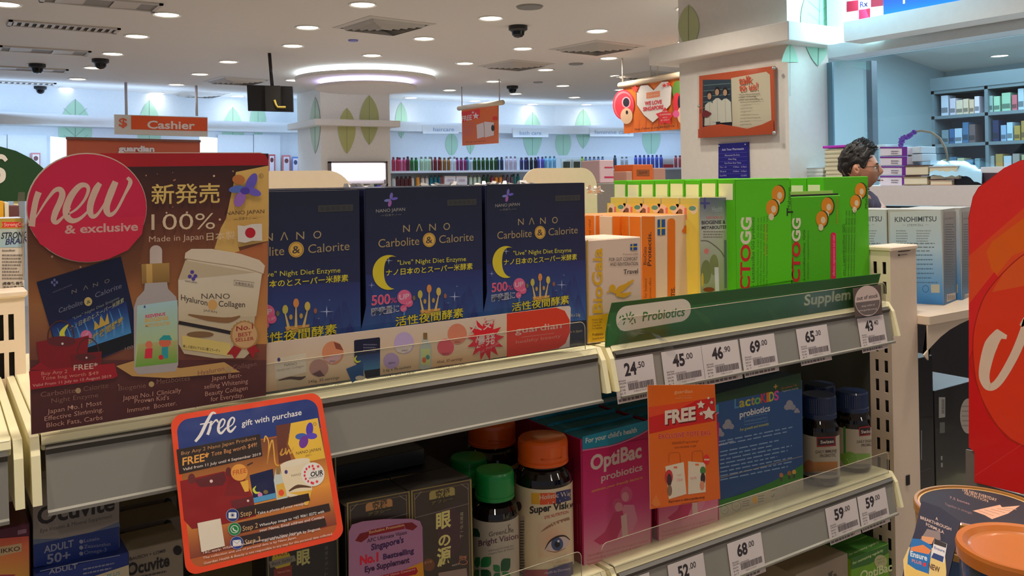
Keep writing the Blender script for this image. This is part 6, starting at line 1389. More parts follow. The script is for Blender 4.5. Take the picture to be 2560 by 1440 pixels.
a.text('EXCLUSIVE TOTE BAG', 1647, 1097, 1775, 1087, 12, (206, 130, 110), .05); a.text('EXCLUSIVE TOTE BAG', 1647, 1097, 1775, 1087, 12, (176, 20, 24), .012); a.text('DESIGNED BY ang ku kueh girl', 1680, 1111, 1746, 1105, 6, (100, 44, 16)); a.text('WITH MIN SPEND OF $48*', 1686, 1122, 1741, 1117, 5, (100, 44, 16))
for (x0, x1, y0, y1) in [(1672, 1700, 1132, 1157), (1730, 1757, 1128, 1154)]: a.stroke([(x0, y1), (x0, y0+4), (x0+6, y0), (x1-4, y0-1), (x1, y0+4), (x1+1, y1)], 1.5, (150, 66, 16), sm=1)
a.poly([(1663, 1166), (1709, 1155), (1716, 1235), (1672, 1248)], (222, 206, 182)); a.poly([(1720, 1153), (1763, 1157), (1764, 1230), (1720, 1236)], (222, 206, 182)); a.rect(1684, 1166, 1693, 1171, (214, 110, 60)); a.rect(1738, 1159, 1747, 1164, (214, 110, 60))
a.ell(1672, 1192, 10, 18, (176, 40, 44)); a.ell(1673, 1200, 6, 16, (50, 30, 34)); a.ell(1674, 1226, 6, 14, (120, 90, 70)); a.ell(1757, 1176, 7, 10, (60, 110, 50)); a.ell(1757, 1196, 6, 14, (40, 26, 30)); a.ell(1755, 1214, 6, 12, (190, 120, 90)); a.text('I am', 1693, 1190, 1703, 1188, 5, (200, 130, 130)); a.text('Okie', 1692, 1204, 1706, 1202, 8, (200, 120, 120)); a.text('Pick Me', 1726, 1199, 1741, 1197, 7, (200, 110, 110)); a.ell(1766, 1149, 8, 13, (200, 40, 30)); a.rect(1760, 1147, 1773, 1151, (226, 180, 160))
a.text('Shop in-store or online at guardian.com.sg', 1671, 1257, 1761, 1245, 6, (70, 30, 16), .02); a.stroke([(1702, 1260), (1745, 1254)], 1, (90, 40, 16), sm=1); a.poly([(1627, 1258), (1640, 1235), (1652, 1262), (1640, 1268)], (224, 120, 40)); a.build('print', PG, PD)
MB().box(onv(1702, 962, 1.166)-V((.004, .012, 0)), onv(1702, 962, 1.166)+V((.004, .012, .006))).build('clip', GL, PD)
# ======= lower shelf, left to right
vW = 1.226
def pxz(px, py, v): return onv(px, py, v).z
# orange purple box at the bottom left corner
u0, u1 = uat(-70, vW, 1.1), uat(74, vW, 1.1); z1 = pxz(30, 1316, vW)
t = carton('orange_purple_box', 'orange box with dark purple top band at the bottom left corner', u0, u1, Z2+.001, z1, (60, 20, 34), vW, .1, 2.6, PM)
a = Art((0, vW-.0005, 0), NV_, 2.6, 8e-6); a.grad([(-70, 1352), (72, 1340), (74, 1460), (-70, 1460)], (150, 60, 44), (196, 150, 60), 5); a.poly([(-5, 1368), (54, 1358), (54, 1378), (-5, 1392)], (140, 116, 84)); a.text('NIKKO', -14, 1385, 50, 1376, 11, (50, 36, 30), .02); a.poly([(44, 1326), (66, 1322), (66, 1332), (44, 1337)], (100, 70, 84)); a.poly([(-70, 1438), (40, 1436), (10, 1460), (-70, 1460)], (120, 40, 50)); a.build('front_print', PM, t)
# eye vitamin boxes: a stack of flat cartons
u0, u1 = uat(83, vW, 1.08), uat(298, vW, 1.08); zb = pxz(180, 1398, vW); zt = 1.150; OG = 2.1
t = carton('eye_vitamin_box', 'white and blue eye vitamin box reading ADULT 50+, on top of its stack', u0, u1, zb, zt, (106, 98, 88), vW, .12, OG, PM)
a = Art((0, vW-.0005, 0), NV_, OG, 8e-6); a.poly([(83, 1200), (298, 1170), (298, 1310), (230, 1330), (150, 1346), (83, 1348)], (108, 100, 92)); a.poly([(83, 1348), (150, 1346), (230, 1330), (298, 1304), (300, 1318), (230, 1344), (150, 1358), (83, 1362)], (66, 74, 92)); a.grad([(83, 1362), (298, 1316), (298, 1385), (85, 1418)], (20, 36, 84), (18, 36, 92), 2)
a.text('Ocuvite', 93, 1312, 287, 1274, 44, (26, 20, 20), .028); a.text('Eye Vitamin & Mineral Supplement', 101, 1332, 280, 1294, 10, (52, 44, 42)); a.text('ADULT', 110, 1383, 184, 1366, 18, (108, 108, 122), .02); a.text('50+', 117, 1410, 176, 1398, 24, (108, 108, 122), .02)
for k, tx in enumerate(['Lutein', 'Zeaxanthin', 'Omega-3']): a.ell(203, 1354+15*k, 5, 5, (108, 108, 122)); a.text(tx, 210, 1356+15*k, 210+[38, 66, 56][k], 1350+15*k-k, 9, (104, 104, 120))
a.build('front_print', PM, t)
t = carton('eye_vitamin_box', 'blue and white eye vitamin box under the ADULT 50+ one, pulled forward', u0-.001, uat(324, vW-.02, 1.0), zb-.13, zb-.001, (20, 36, 92), vW-.018, .14, OG, PM)
a = Art((0, vW-.0185, 0), NV_, OG, 8e-6); a.text('ADULT', 122, 1436, 194, 1420, 12, (108, 108, 122), .02); a.poly([(200, 1452), (322, 1412), (324, 1470), (200, 1470)], (150, 138, 112)); a.stroke([(100, 1428), (200, 1406), (300, 1388)], 2, (100, 104, 124), sm=1); a.greek(208, 1418, 290, 1440, 2, (96, 100, 120), h=4, slope=-.2); a.text('PLUS', 268, 1444, 300, 1436, 9, (40, 110, 110)); a.build('front_print', PM, t)
carton('eye_vitamin_box', 'lowest eye vitamin box of the left stack', u0, u1, Z2+.001, zb-.132, (106, 98, 88), vW, .12, OG, PM)
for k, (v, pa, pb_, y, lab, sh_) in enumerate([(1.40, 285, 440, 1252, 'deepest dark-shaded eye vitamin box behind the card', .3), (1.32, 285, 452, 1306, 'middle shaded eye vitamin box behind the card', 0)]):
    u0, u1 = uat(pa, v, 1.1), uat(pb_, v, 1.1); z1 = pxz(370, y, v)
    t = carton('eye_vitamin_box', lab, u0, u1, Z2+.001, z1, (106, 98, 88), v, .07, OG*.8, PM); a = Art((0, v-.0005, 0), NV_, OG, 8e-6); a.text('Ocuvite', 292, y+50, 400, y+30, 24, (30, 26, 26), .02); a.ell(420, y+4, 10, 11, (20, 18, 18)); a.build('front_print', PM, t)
v = 1.243; u0, u1 = uat(312, v, 1.0), uat(458, v, 1.0); z1 = pxz(380, 1364, v)
t = carton('eye_vitamin_box', 'pale eye vitamin box reading Ocuvite left of the hanging gift card', u0, u1, Z2+.001, z1, (112, 102, 86), v, .07, OG, PM); a = Art((0, v-.0005, 0), NV_, OG, 8e-6)
a.text('BAUSCH + LOMB', 324, 1402, 414, 1380, 8, (50, 44, 40), .01); a.text('Ocuvite', 318, 1440, 424, 1414, 31, (24, 20, 20), .03); a.ell(444, 1376, 11, 12, (16, 14, 16)); a.greek(330, 1440, 420, 1452, 1, (50, 44, 40), h=4, slope=-.2); a.build('front_print', PM, t)
# black and gold eye supplement boxes
KB = (20, 15, 14); vK = 1.222; BG = 2.1
u0, u1 = uat(1027, vK, .9), uat(1179, vK, .9); z1 = pxz(1100, 1211, vK)
def gold(a, q, seal):
    m = qmap(q); g = (120, 104, 50)
    for e, w_ in ((.012, 4), (.045, 1.4)): a.stroke([m(e*1.3, 1), m(e*1.3, e), m(1-e*1.3, e), m(1-e*1.3, 1)], w_, g, sm=1)
    a.stroke([m(.06, .10), m(.13, .06), m(.17, .035)], 1.2, (116, 110, 100)); a.stroke([m(.94, .10), m(.87, .06), m(.83, .035)], 1.2, (116, 110, 100))
    a.poly([m(x, y) for x, y in rrect(.30, .05, .72, .14, .05, 4, (1, 1, 0, 0), ry=.03)], seal); a.poly([m(.30, .135), m(.72, .135), m(.72, .19), m(.30, .19)], (40, 34, 28)); a.text('究極', *m(.40, .135), *m(.64, .13), 20, (60, 50, 34), .03); a.text('アフシー', *m(.33, .185), *m(.69, .18), 8, (110, 94, 54), .01); a.stroke([m(.06, .28), m(.95, .25)], 1.2, (110, 100, 96), sm=1)
t = carton('black_gold_box', 'black eye supplement box with gold edge and vertical Japanese letters', u0, u1, Z2+.001, z1, KB, vK, .07, BG, PG, group='black and gold boxes')
a = Art((0, vK-.0005, 0), NV_, BG, 8e-6); q = [(1027, 1225), (1179, 1196), (1184, 1440), (1033, 1480)]; a.poly(q, (48, 37, 34)); a.ell(1125, 1330, 30, 62, (56, 34, 40)); gold(a, q, (130, 116, 64)); CH = (186, 174, 104)
a.text('眼', 1090, 1322, 1128, 1312, 40, CH, .03); a.text('の', 1096, 1366, 1126, 1360, 30, CH, .03); a.text('源', 1092, 1414, 1128, 1404, 42, CH, .03)
for k, ch_ in enumerate('視覚サポート'): a.text(ch_, 1150, 1290+k*11, 1158, 1288+k*11, 9, (140, 130, 100))
a.ell(1072, 1412, 15, 16, (90, 50, 30)); a.text('EYE', 1062, 1410, 1080, 1406, 6, (150, 110, 70)); a.text('35mg', 1148, 1398, 1166, 1394, 8, (176, 110, 70), .01); a.text('MADE IN', 1130, 1416, 1148, 1411, 4, (190, 180, 160)); a.ring(1158, 1405, 11, 7, 1.4, (160, 90, 60)); a.poly([(1096, 1432), (1166, 1420), (1168, 1440), (1096, 1450)], (120, 100, 90)); a.build('front_print', PG, t)
du = uat(866, vK, .9)-u0+ (u0-uat(1025, vK, .9))*0; u2a, u2b = uat(866, vK, .9), uat(1025, vK, .9)
t2 = carton('black_gold_box', 'black and gold eye supplement box carrying the pink promotion card', u2a, u2b, Z2+.001, z1, KB, vK, .07, BG, PG, group='black and gold boxes')
a = Art((0, vK-.0005, 0), NV_, BG, 8e-6); q = [(866, 1256), (1025, 1226), (1030, 1450), (872, 1500)]; a.poly(q, (44, 35, 32)); gold(a, q, (150, 104, 64)); a.build('front_print', PG, t2)
u3a, u3b = uat(672, vK, .95), uat(845, vK, .95)
t3 = carton('black_gold_box', 'tall black box with gold edges half hidden behind the gift card', u3a, u3b, Z2+.001, pxz(846, 1120, vK), KB, vK+.012, .07, BG, PG, group='black and gold boxes')
a = Art((0, vK+.0115, 0), NV_, BG, 8e-6); a.poly([(664, 1240), (844, 1206), (850, 1470), (672, 1500)], (26, 22, 20)); a.stroke([(838, 1130), (846, 1470)], 3, (104, 96, 54), sm=1); a.stroke([(664, 1170), (672, 1480)], 3, (104, 96, 54), sm=1)
a.text('眼', 742, 1412, 776, 1405, 36, (150, 144, 84), .03); a.ell(704, 1400, 24, 26, (160, 140, 30)); a.text('NO.1', 688, 1392, 720, 1386, 12, (110, 30, 20), .02); a.poly([(672, 1404), (736, 1388), (740, 1402), (676, 1420)], (110, 104, 90)); a.text('Best Seller', 680, 1414, 732, 1400, 8, (40, 36, 30)); a.poly([(684, 1424), (730, 1412), (730, 1460), (686, 1470)], (110, 30, 26)); a.text('Natural Only', 694, 1434, 726, 1428, 6, (180, 120, 90))
for k, ch_ in enumerate('視覚サポート'): a.text(ch_, 812, 1375+k*13, 820, 1373+k*13, 9, (84, 80, 60))
a.build('front_print', PG, t3)
for k in range(1, 4):
    dup(t, (0, .073*k, 0), 'black box in the %s row behind the Japanese-lettered one' % ['', 'second', 'third', 'fourth'][k]); dup(t2, (0, .073*k, 0), 'black box in the %s row behind the promotion card box' % ['', 'second', 'third', 'fourth'][k])
for k in range(3):
    o = carton('black_gold_box', 'plain black box lying on the rear black boxes, %s' % ['front', 'middle', 'rear'][k], u2a, u0+.08, z1+.002, z1+.03+.02*k, (14, 13, 13), vK+.10+.09*k, .085, 2, PG, group='lying black boxes')
# black top creases
pc_ = thing('promotion_card', 'pink rounded card reading Singapore\'s No.1 Bestselling Eye Supplement', 'card', onv(965, 1440, 1.212))
q = [(872, 1330), (880, 1312), (905, 1304), (960, 1298), (1030, 1297), (1050, 1303), (1056, 1318), (1060, 1500), (872, 1520)]; panel([onv(x, y, 1.212) for x, y in q], .001, NV_, PM, 'card', pc_, (126, 86, 110), 2.5)
a = Art((0, 1.2117, 0), NV_, 2.5, 8e-6); a.poly([(922, 1326), (1010, 1308), (1012, 1322), (924, 1340)], (104, 14, 22)); a.poly([(888, 1352), (900, 1334), (926, 1328), (920, 1344), (903, 1356)], (90, 10, 18)); a.poly([(1010, 1308), (1030, 1306), (1044, 1316), (1032, 1326), (1014, 1322)], (90, 10, 18)); a.text('Exclusive Promotion', 923, 1334, 1010, 1315, 7, (190, 160, 110), .015)
a.text('AFC Ultimate Vision', 918, 1357, 1017, 1335, 10, (50, 30, 50), .01); a.text('Singapore\'s', 928, 1376, 1009, 1356, 16, (44, 20, 60), .03); a.text('No.1', 900, 1412, 946, 1402, 22, (160, 14, 36), .045); a.text('Bestselling', 958, 1399, 1035, 1382, 14, (44, 20, 60), .03); a.text('Eye Supplement', 912, 1431, 1024, 1406, 15, (44, 20, 50), .03); a.poly([(1057, 1404), (1020, 1420), (990, 1444), (1060, 1440)], (170, 110, 20)); a.poly([(950, 1440), (1040, 1418), (1045, 1428), (1040, 1436), (960, 1452)], (120, 14, 24)); a.text('Total Vision Concerns', 952, 1446, 1038, 1425, 6, (200, 150, 140), .01); a.build('print', PM, pc_)
# ---- bottles
def cylbend(cx, cy, R):
    def f(x, y, lift):
        d = ray(x, y).normalized(); c = V((cx, cy, 0)); o = V((EYE.x, EYE.y, 0)); dd = V((d.x, d.y, 0)); r = R+lift
        A = dd.dot(dd); B = 2*dd.dot(o-c); C_ = (o-c).dot(o-c)-r*r; D = B*B-4*A*C_
        t = (-B-math.sqrt(max(D, 0)))/(2*A); p = EYE+d*t
        if D < 0: q = V((p.x, p.y, 0))-c; q = q.normalized()*r; p = V((c.x+q.x, c.y+q.y, p.z))
        return p
    return f
AMB = mat('bottle_dark', (22, 13, 10), .06, coat=.5, var=.02)
def bottle(lab, cx, cy, R, z0, zl0, zl1, zs, zc0, zc1, rc, capc, labc, capm='cap', ribs=False, neck=.62, gain=1.8):
    t = thing('supplement_bottle', lab, 'bottle', (cx, cy, z0))
    c = (cx, cy, 0)
    MB().lathe([(0, z0), (R*.86, z0), (R*.97, z0+.004), (R, z0+.012), (R, zs), (R*.97, zs+.008), (R*.86, zs+(zc0-zs)*.62), (R*neck, zc0-.004), (R*neck, zc0+.005)], c, 48).build('bottle_body', AMB, t)
    MB(gain).lathe([(R+.0003, zl0), (R+.0003, zl1)], c, 160, labc).build('label', PG, t)
    H = zc1-zc0; b = MB(gain*1.35)
    if ribs:
        b.lathe([(rc*1.02, zc0), (rc*1.02, zc0+H*.2), (rc*.98, zc0+H*.24)], c, 64, capc); n = 96; vs = []
        for zz in (zc0+H*.24, zc1-.004):
            for i in range(n): a_ = 2*PI*i/n; r_ = rc*(1 if i % 2 else .975); vs.append((cx+r_*math.cos(a_), cy+r_*math.sin(a_), zz))
        b.add(vs, [(i, (i+1) % n, (i+1) % n+n, i+n) for i in range(n)], capc); b.lathe([(rc*.985, zc1-.004), (rc*.93, zc1), (0, zc1)], c, 48, capc)
    else:
        b.lathe([(rc*1.0, zc0), (rc*1.02, zc0+.001), (rc*1.02, zc0+H*.13), (rc*.99, zc0+H*.15), (rc*.99, zc0+H*.17), (rc*1.01, zc0+H*.2), (rc*1.01, zc1-.010), (rc*.985, zc1-.004), (rc*.92, zc1-.0005), (rc*.6, zc1), (0, zc1+.0002)], c, 48, capc)
    b.build('cap', MATS['plastic_coloured'], t, label=None); return t
def cpx(px, v, z): u = uat(px, v, z); return u, v
# green cap
cx, cy = cpx(1237, 1.268, .95); R = .0405
zz = lambda y, cx_, cy_, R_, px_: (cylbend(cx_, cy_, R_)(px_, y, 0)).z
Z = lambda y: zz(y, cx, cy, R, 1237)
t = bottle('green capped bottle with white eye supplement label', cx, cy, R, Z2+.001, Z2+.014, Z(1306), Z(1300), Z(1262), Z(1192), R*.84, (10, 96, 40), (150, 140, 124))
a = Art((0, 0, 0), (0, -1, 0), 1.9, 8e-6, bend=cylbend(cx, cy, R+.0004))
DP = (70, 34, 50); a.text('GreenLife', 1222, 1342, 1284, 1330, 12, (70, 60, 50), .01); a.text('Bright Vision', 1196, 1366, 1296, 1346, 15, DP, .015); a.text('Advanced Formula for', 1221, 1380, 1284, 1366, 5, (90, 80, 76)); a.text('Healthy Eyes & Vision', 1222, 1388, 1284, 1373, 5, (90, 80, 76))
a.poly([(1182, 1320), (1194, 1322), (1200, 1334), (1200, 1343), (1182, 1341)], (16, 54, 34)); 
def lf(x, y, w_, h, c, cn): a.poly([(x+w_*p, y+h*q) for p, q in rrect(0, 0, 1, 1, .45, 4, cn)], c)
lf(1186, 1393, 14, 26, (20, 80, 44), (1, 0, 1, 1)); lf(1202, 1392, 26, 26, (24, 90, 46), (1, 0, 1, 0)); lf(1184, 1424, 14, 26, (20, 80, 44), (1, 0, 1, 1)); lf(1202, 1424, 26, 26, (18, 62, 36), (0, 1, 0, 1)); lf(1233, 1412, 17, 18, (24, 90, 46), (0, 1, 0, 1)); lf(1252, 1396, 24, 32, (18, 62, 36), (1, 0, 1, 0)); lf(1256, 1430, 20, 20, (30, 96, 50), (0, 1, 0, 1)); lf(1234, 1432, 16, 16, (24, 80, 46), (1, 0, 1, 0))
a.stroke([(1273, 1324), (1271, 1314), (1276, 1312)], 1.5, (60, 50, 46)); a.build('label_print', PG, t)
dup(t, (0, .088, 0), 'second green capped bottle in the dark behind the first')
# orange cap
cx, cy = cpx(1359, 1.262, .95); R = .0520; Z = lambda y: zz(y, cx, cy, R, 1359)
t = bottle('orange capped dark bottle with an eye on its label', cx, cy, R, Z2+.001, Z2+.014, Z(1224), Z(1216), Z(1176), Z(1112), R*.86, (226, 92, 14), (190, 172, 140), neck=.74)
a = Art((0, 0, 0), (0, -1, 0), 1.9, 8e-6, bend=cylbend(cx, cy, R+.0004))
a.grad([(1328, 1232), (1360, 1233), (1360, 1262), (1328, 1260)], (200, 150, 20), (196, 140, 20), 1); a.grad([(1350, 1233), (1390, 1232), (1390, 1260), (1350, 1262)], (206, 80, 30), (200, 70, 30), 1); a.grad([(1390, 1230), (1427, 1222), (1428, 1250), (1390, 1260)], (30, 34, 84), (26, 30, 76), 1)
a.text('Holistic Way', 1349, 1250, 1432, 1238, 12, (214, 196, 176), .01); a.stroke([(1370, 1258), (1400, 1252), (1424, 1240)], [4, 4, 1], (216, 200, 190), sm=2); a.text('Super Vision', 1324, 1284, 1440, 1268, 18, (20, 16, 18), .035); a.text('EYE NUTRITION', 1362, 1298, 1421, 1283, 8, (150, 24, 30), .01)
a.grad([(1345, 1310), (1428, 1300), (1430, 1385), (1345, 1395)], (190, 168, 136), (196, 168, 134), 3); a.ell(1385, 1350, 44, 42, (180, 134, 104), 28, c2=(188, 166, 134)); a.stroke([(1352, 1330), (1380, 1312), (1424, 1296)], [1, 8, 7], (130, 90, 66))
a.poly([(1362, 1374), (1374, 1356), (1392, 1344), (1410, 1342), (1424, 1350), (1416, 1366), (1396, 1376), (1376, 1378)], (170, 150, 146)); a.ell(1393, 1360, 15, 17, (50, 64, 96)); a.ell(1393, 1361, 7, 8, (12, 12, 20)); a.ell(1396, 1353, 3, 3, (220, 224, 230)); a.stroke([(1362, 1374), (1374, 1354), (1393, 1342), (1412, 1340), (1425, 1350)], [1, 4, 5, 4, 2], (36, 24, 26)); a.stroke([(1366, 1376), (1390, 1380), (1414, 1370)], [1, 2, 1], (110, 70, 60))
a.stroke([(1345, 1412), (1385, 1398), (1428, 1384)], [3, 2, 2], (150, 134, 110)); a.text('EYE HEALTH', 1372, 1412, 1418, 1404, 7, (196, 150, 110)); a.text('60 Capsules', 1384, 1418, 1414, 1410, 4, (60, 50, 50)); a.poly([(1306, 1425), (1370, 1424), (1370, 1450), (1306, 1450)], (120, 24, 40)); a.poly([(1370, 1424), (1432, 1404), (1434, 1450), (1370, 1450)], (40, 32, 80)); a.text('Health by Discovery', 1362, 1436, 1426, 1424, 7, (150, 140, 160))
a.stroke([(1306, 1290), (1306, 1430)], 10, (150, 140, 124), sm=1); a.greek(1300, 1300, 1312, 1425, 18, (60, 50, 46), h=3); a.ell(1296, 1266, 8, 12, (70, 52, 46)); a.build('label_print', PG, t)
MB(2.2).tube([cylbend(cx, cy, R*.875)(x, y, 0) for x, y in [(1352, 1149), (1370, 1150), (1390, 1148), (1404, 1143)]], .0012, 6, (190, 74, 10)).build('cap_lip', MATS['plastic_coloured'], t)
dup(t, (uat(1230, 1.40, 1)-cx, .138, .004), 'orange capped bottle in the shade behind the green capped one')
# ---- pink probiotic cartons
v = 1.232; u0, u1 = uat(1455, v, .9), uat(1629, v, .9); z1 = pxz(1540, 1078, v); PK = (150, 20, 72)
t = carton('pink_carton', 'pink carton reading For your child\'s health with two girls, left of the orange card', u0, u1, Z2+.001, z1, PK, v, .052, 1.9, PM, side=(120, 12, 44), topc=(20, 90, 110), group='pink probiotic cartons')
a = Art((0, v-.0005, 0), NV_, 2.0, 8e-6)
a.grad([(1456, 1125), (1630, 1095), (1628, 1240), (1458, 1280)], (160, 12, 74), (170, 44, 96), 3); a.grad([(1458, 1280), (1628, 1240), (1626, 1366), (1460, 1420)], (170, 44, 96), (184, 140, 140), 5)
a.poly([(1456, 1092), (1629, 1048), (1629, 1068), (1590, 1090), (1530, 1112), (1456, 1124)], (24, 116, 140)); a.stroke([(1456, 1126), (1530, 1114), (1590, 1092), (1629, 1070)], 3, (196, 120, 150)); a.text('For your child\'s health', 1464, 1108, 1592, 1080, 13, (196, 196, 186), .02)
a.text('OptiBac', 1476, 1176, 1604, 1142, 37, (206, 184, 176), .035); a.text('probiotics', 1503, 1203, 1606, 1175, 18, (206, 180, 172), .018); a.text('optimise your friendly bacteria', 1478, 1231, 1606, 1196, 7, (190, 140, 60), .012, 2)
PKM = (170, 60, 96)
a.ell(1566, 1236, 15, 20, (170, 70, 104)); a.ell(1563, 1242, 9, 12, (198, 130, 140)); a.poly([(1555, 1262), (1585, 1262), (1594, 1300), (1580, 1330), (1555, 1336), (1548, 1300)], (176, 110, 128)); a.ell(1545, 1262, 14, 16, (168, 64, 98)); a.ell(1547, 1268, 10, 12, (196, 128, 136)); a.poly([(1534, 1282), (1556, 1276), (1562, 1300), (1540, 1350), (1500, 1362), (1484, 1352), (1512, 1330)], (160, 50, 84)); a.poly([(1552, 1290), (1566, 1284), (1570, 1338), (1556, 1344)], (204, 170, 160))
for k, (tx, w_) in enumerate([('The probiotic and prebiotic for pregnant mothers,', 152), ('breastfeeding mothers, infants & children', 138), ('Supporting digestive health and immunity', 130)]): a.text(tx, 1468, 1393+k*10, 1468+w_, 1393+k*10-w_*.26, 6, (160, 84, 84))
a.build('front_print', PM, t)
a = Art((u0-.0006, 0, 0), (-1, 0, 0), 2.0, 8e-6); vtext(a, '20 Sachets', 1434, 1200, 1146, 7, (70, 10, 30)); 
for x_ in (1443, 1450): a.stroke([(x_, 1260), (x_+1, 1360)], 1.4, (150, 50, 80), sm=1)
a.build('side_print', PM, t)
for k in range(1, 5): dup(t, (random.uniform(-.002, .002), .0535*k, -.001), 'pink carton %s in its row, only top and side showing' % ['', 'second', 'third', 'fourth', 'rearmost'][k])
t2 = dup(t, (uat(1641, v, .9)-u0, -.002, 0), 'pink carton mostly hidden by the orange FREE card')
for k in range(1, 5): dup(t, (uat(1641, v, .9)-u0+random.uniform(-.001, .001), .0535*k, -.001), 'pink carton %s in the row behind the orange card' % ['', 'second', 'third', 'fourth', 'rearmost'][k])
# ---- blue kids probiotic box
v = 1.236; u0, u1 = uat(1800, v, .95), uat(2006, v, .95); z1 = pxz(2000, 940, v)
t = carton('blue_kids_box', 'blue children\'s probiotic box with clouds and a green hill', u0, u1, Z2+.001, z1, (30, 60, 96), v, .06, 2.0, PM)
a = Art((0, v-.0005, 0), NV_, 2.1, 8e-6)
a.grad([(1770, 1000), (2005, 950), (2008, 1180), (1775, 1260)], (36, 66, 108), (34, 60, 100), 3); a.poly([(1770, 990), (2002, 932), (2004, 972), (1900, 985), (1770, 1012)], (30, 52, 30)); a.poly([(1775, 1258), (1850, 1236), (1930, 1205), (1975, 1180), (2008, 1160), (2008, 1196), (1930, 1226), (1775, 1285)], (40, 92, 34)); a.poly([(1775, 1278), (1930, 1222), (2008, 1194), (2009, 1230), (1776, 1330)], (150, 140, 118))
for k, (ch_, c, w_) in enumerate([('L', (60, 110, 140), 11), ('a', (140, 130, 50), 14), ('c', (150, 150, 40), 13), ('t', (140, 110, 60), 10), ('o', (90, 140, 60), 16), ('K', (190, 40, 50), 14), ('I', (200, 110, 30), 8), ('D', (150, 150, 40), 12), ('S', (170, 60, 120), 12)]):
    x = 1836+[0, 12, 27, 41, 50, 66, 80, 87, 99][k]; a.text(ch_, x, 1021-(x-1836)*.2, x+w_, 1021-(x+w_-1836)*.2, 24, c, .025)
a.text('+', 1934, 975, 1944, 973, 16, (150, 110, 50), .03); a.text('probiotics', 1849, 1044, 1925, 1027, 16, (190, 186, 180), .025); a.stroke([(1861, 1044), (1918, 1034), (1918, 1052), (1861, 1062), (1861, 1044)], 1, (90, 120, 150), sm=1); a.text('IMMUNE & DIGESTIVE', 1864, 1056, 1916, 1046, 5, (90, 120, 150)); a.text('For growth and immunity', 1850, 1078, 1922, 1062, 7, (150, 150, 60), .01)
for (x, y, s_) in [(1974, 1012, 1), (1992, 1026, .5), (1820, 1060, 1), (1797, 1080, .9)]: a.ell(x, y, 9*s_, 12*s_, (120, 118, 124)); a.ell(x-7*s_, y+6*s_, 7*s_, 7*s_, (120, 118, 124)); a.ell(x+8*s_, y+6*s_, 7*s_, 7*s_, (116, 114, 122))
a.text('30 sachets 1.5g', 1953, 974, 1992, 964, 5, (150, 80, 40)); a.text('Vegetarian friendly', 1955, 980, 1996, 972, 4, (150, 150, 150))
a.greek(1796, 1100, 1995, 1118, 2, (104, 126, 150), h=3, slope=-.2, seed=3); a.greek(1800, 1125, 1980, 1205, 8, (104, 126, 150), h=3, slope=-.2, seed=5); a.text('LactoKids probiotics:', 1790, 1116, 1834, 1104, 5, (176, 180, 190), .01); a.stroke([(1781, 1200), (1960, 1152), (2006, 1140)], 1, (150, 130, 90), sm=1)
for x, y, c in [(1953, 1188, (140, 90, 60)), (1973, 1183, (130, 80, 50)), (1985, 1180, (160, 120, 60))]: a.ell(x, y, 5, 6, c); a.stroke([(x, y+5), (x, y+15)], 5, (60, 50, 50), sm=1)
for x, y, r, c in [(1811, 1275, 10, (90, 120, 110)), (1841, 1265, 12, (90, 110, 100))]: a.ring(x, y, r, r*1.1, 1.2, c); a.text('NO', x-5, y+3, x+5, y+1, 4, c)
a.ell(1887, 1250, 7, 9, (190, 140, 30)); a.greek(1855, 1252, 1876, 1268, 3, (100, 96, 90), h=2.4, slope=-.2); a.greek(1895, 1238, 1912, 1258, 3, (100, 96, 90), h=2.4, slope=-.2); a.text('Vegetarian', 1926, 1229, 1944, 1223, 4, (90, 84, 80)); a.stroke([(1928, 1239), (1931, 1243), (1936, 1234)], 1.6, (60, 56, 56), sm=1); a.text('Diabetic', 1958, 1219, 1974, 1213, 4, (90, 84, 80)); a.stroke([(1962, 1230), (1966, 1222), (1962, 1220)], 1, (150, 90, 70)); a.build('front_print', PM, t)
for k in range(1, 3): dup(t, (0, .062*k, -.001), 'blue children\'s probiotic box, %s behind the front one' % ['', 'second', 'third'][k])
# ---- two dark bottles with blue lids
def swb(px, v, R, yl, lab, band, bandc, r2=''):
    cx, cy = cpx(px, v, .9); Z = lambda y: zz(y, cx, cy, R, px)
    t = bottle(lab, cx, cy, R, Z2+.001, Z(yl[1]), Z(yl[0]), Z(yl[0]-12), Z(yl[2]), Z(yl[3]), R*.88, (22, 34, 62), (150, 140, 122), ribs=True, neck=.8)
    return t, cx, cy, R, Z
t, cx, cy, R, Z = swb(2049, 1.25, .0425, (1093, 1196, 1052, 996), 'dark bottle with ribbed navy cap and red label patch, beside the blue kids box', 0, 0)
a = Art((0, 0, 0), (0, -1, 0), 1.9, 8e-6, bend=cylbend(cx, cy, R+.0004))
a.poly([(2041, 1093), (2089, 1091), (2090, 1115), (2042, 1118)], (120, 20, 26)); a.poly([(2044, 1097), (2086, 1094), (2087, 1111), (2045, 1114)], (30, 14, 16)); a.text('Swisse', 2051, 1110, 2085, 1107, 9, (190, 180, 170), .02); a.text('ULTIBOOST', 2052, 1121, 2076, 1119, 3.5, (130, 110, 80)); a.text('DAILY IMMUNE', 2039, 1134, 2092, 1131, 8, (60, 50, 46), .015); a.text('PROBIOTIC', 2050, 1144, 2090, 1141, 8, (60, 50, 46), .015)
a.grad([(2011, 1156), (2094, 1154), (2094, 1178), (2011, 1180)], (150, 92, 40), (120, 84, 50), 2); a.ell(2022, 1166, 14, 16, (140, 90, 60)); a.rect(2011, 1180, 2094, 1188, (100, 94, 90)); a.text('50 BILLION CFU', 2026, 1187, 2056, 1187, 5, (40, 36, 36)); a.build('label_print', PG, t)
t0 = t
t, cx, cy, R, Z = swb(2131, 1.262, .0415, (1073, 1170, 1035, 986), 'dark bottle with ribbed navy cap and green band, nearest the end post', 0, 0)
a = Art((0, 0, 0), (0, -1, 0), 1.9, 8e-6, bend=cylbend(cx, cy, R+.0004))
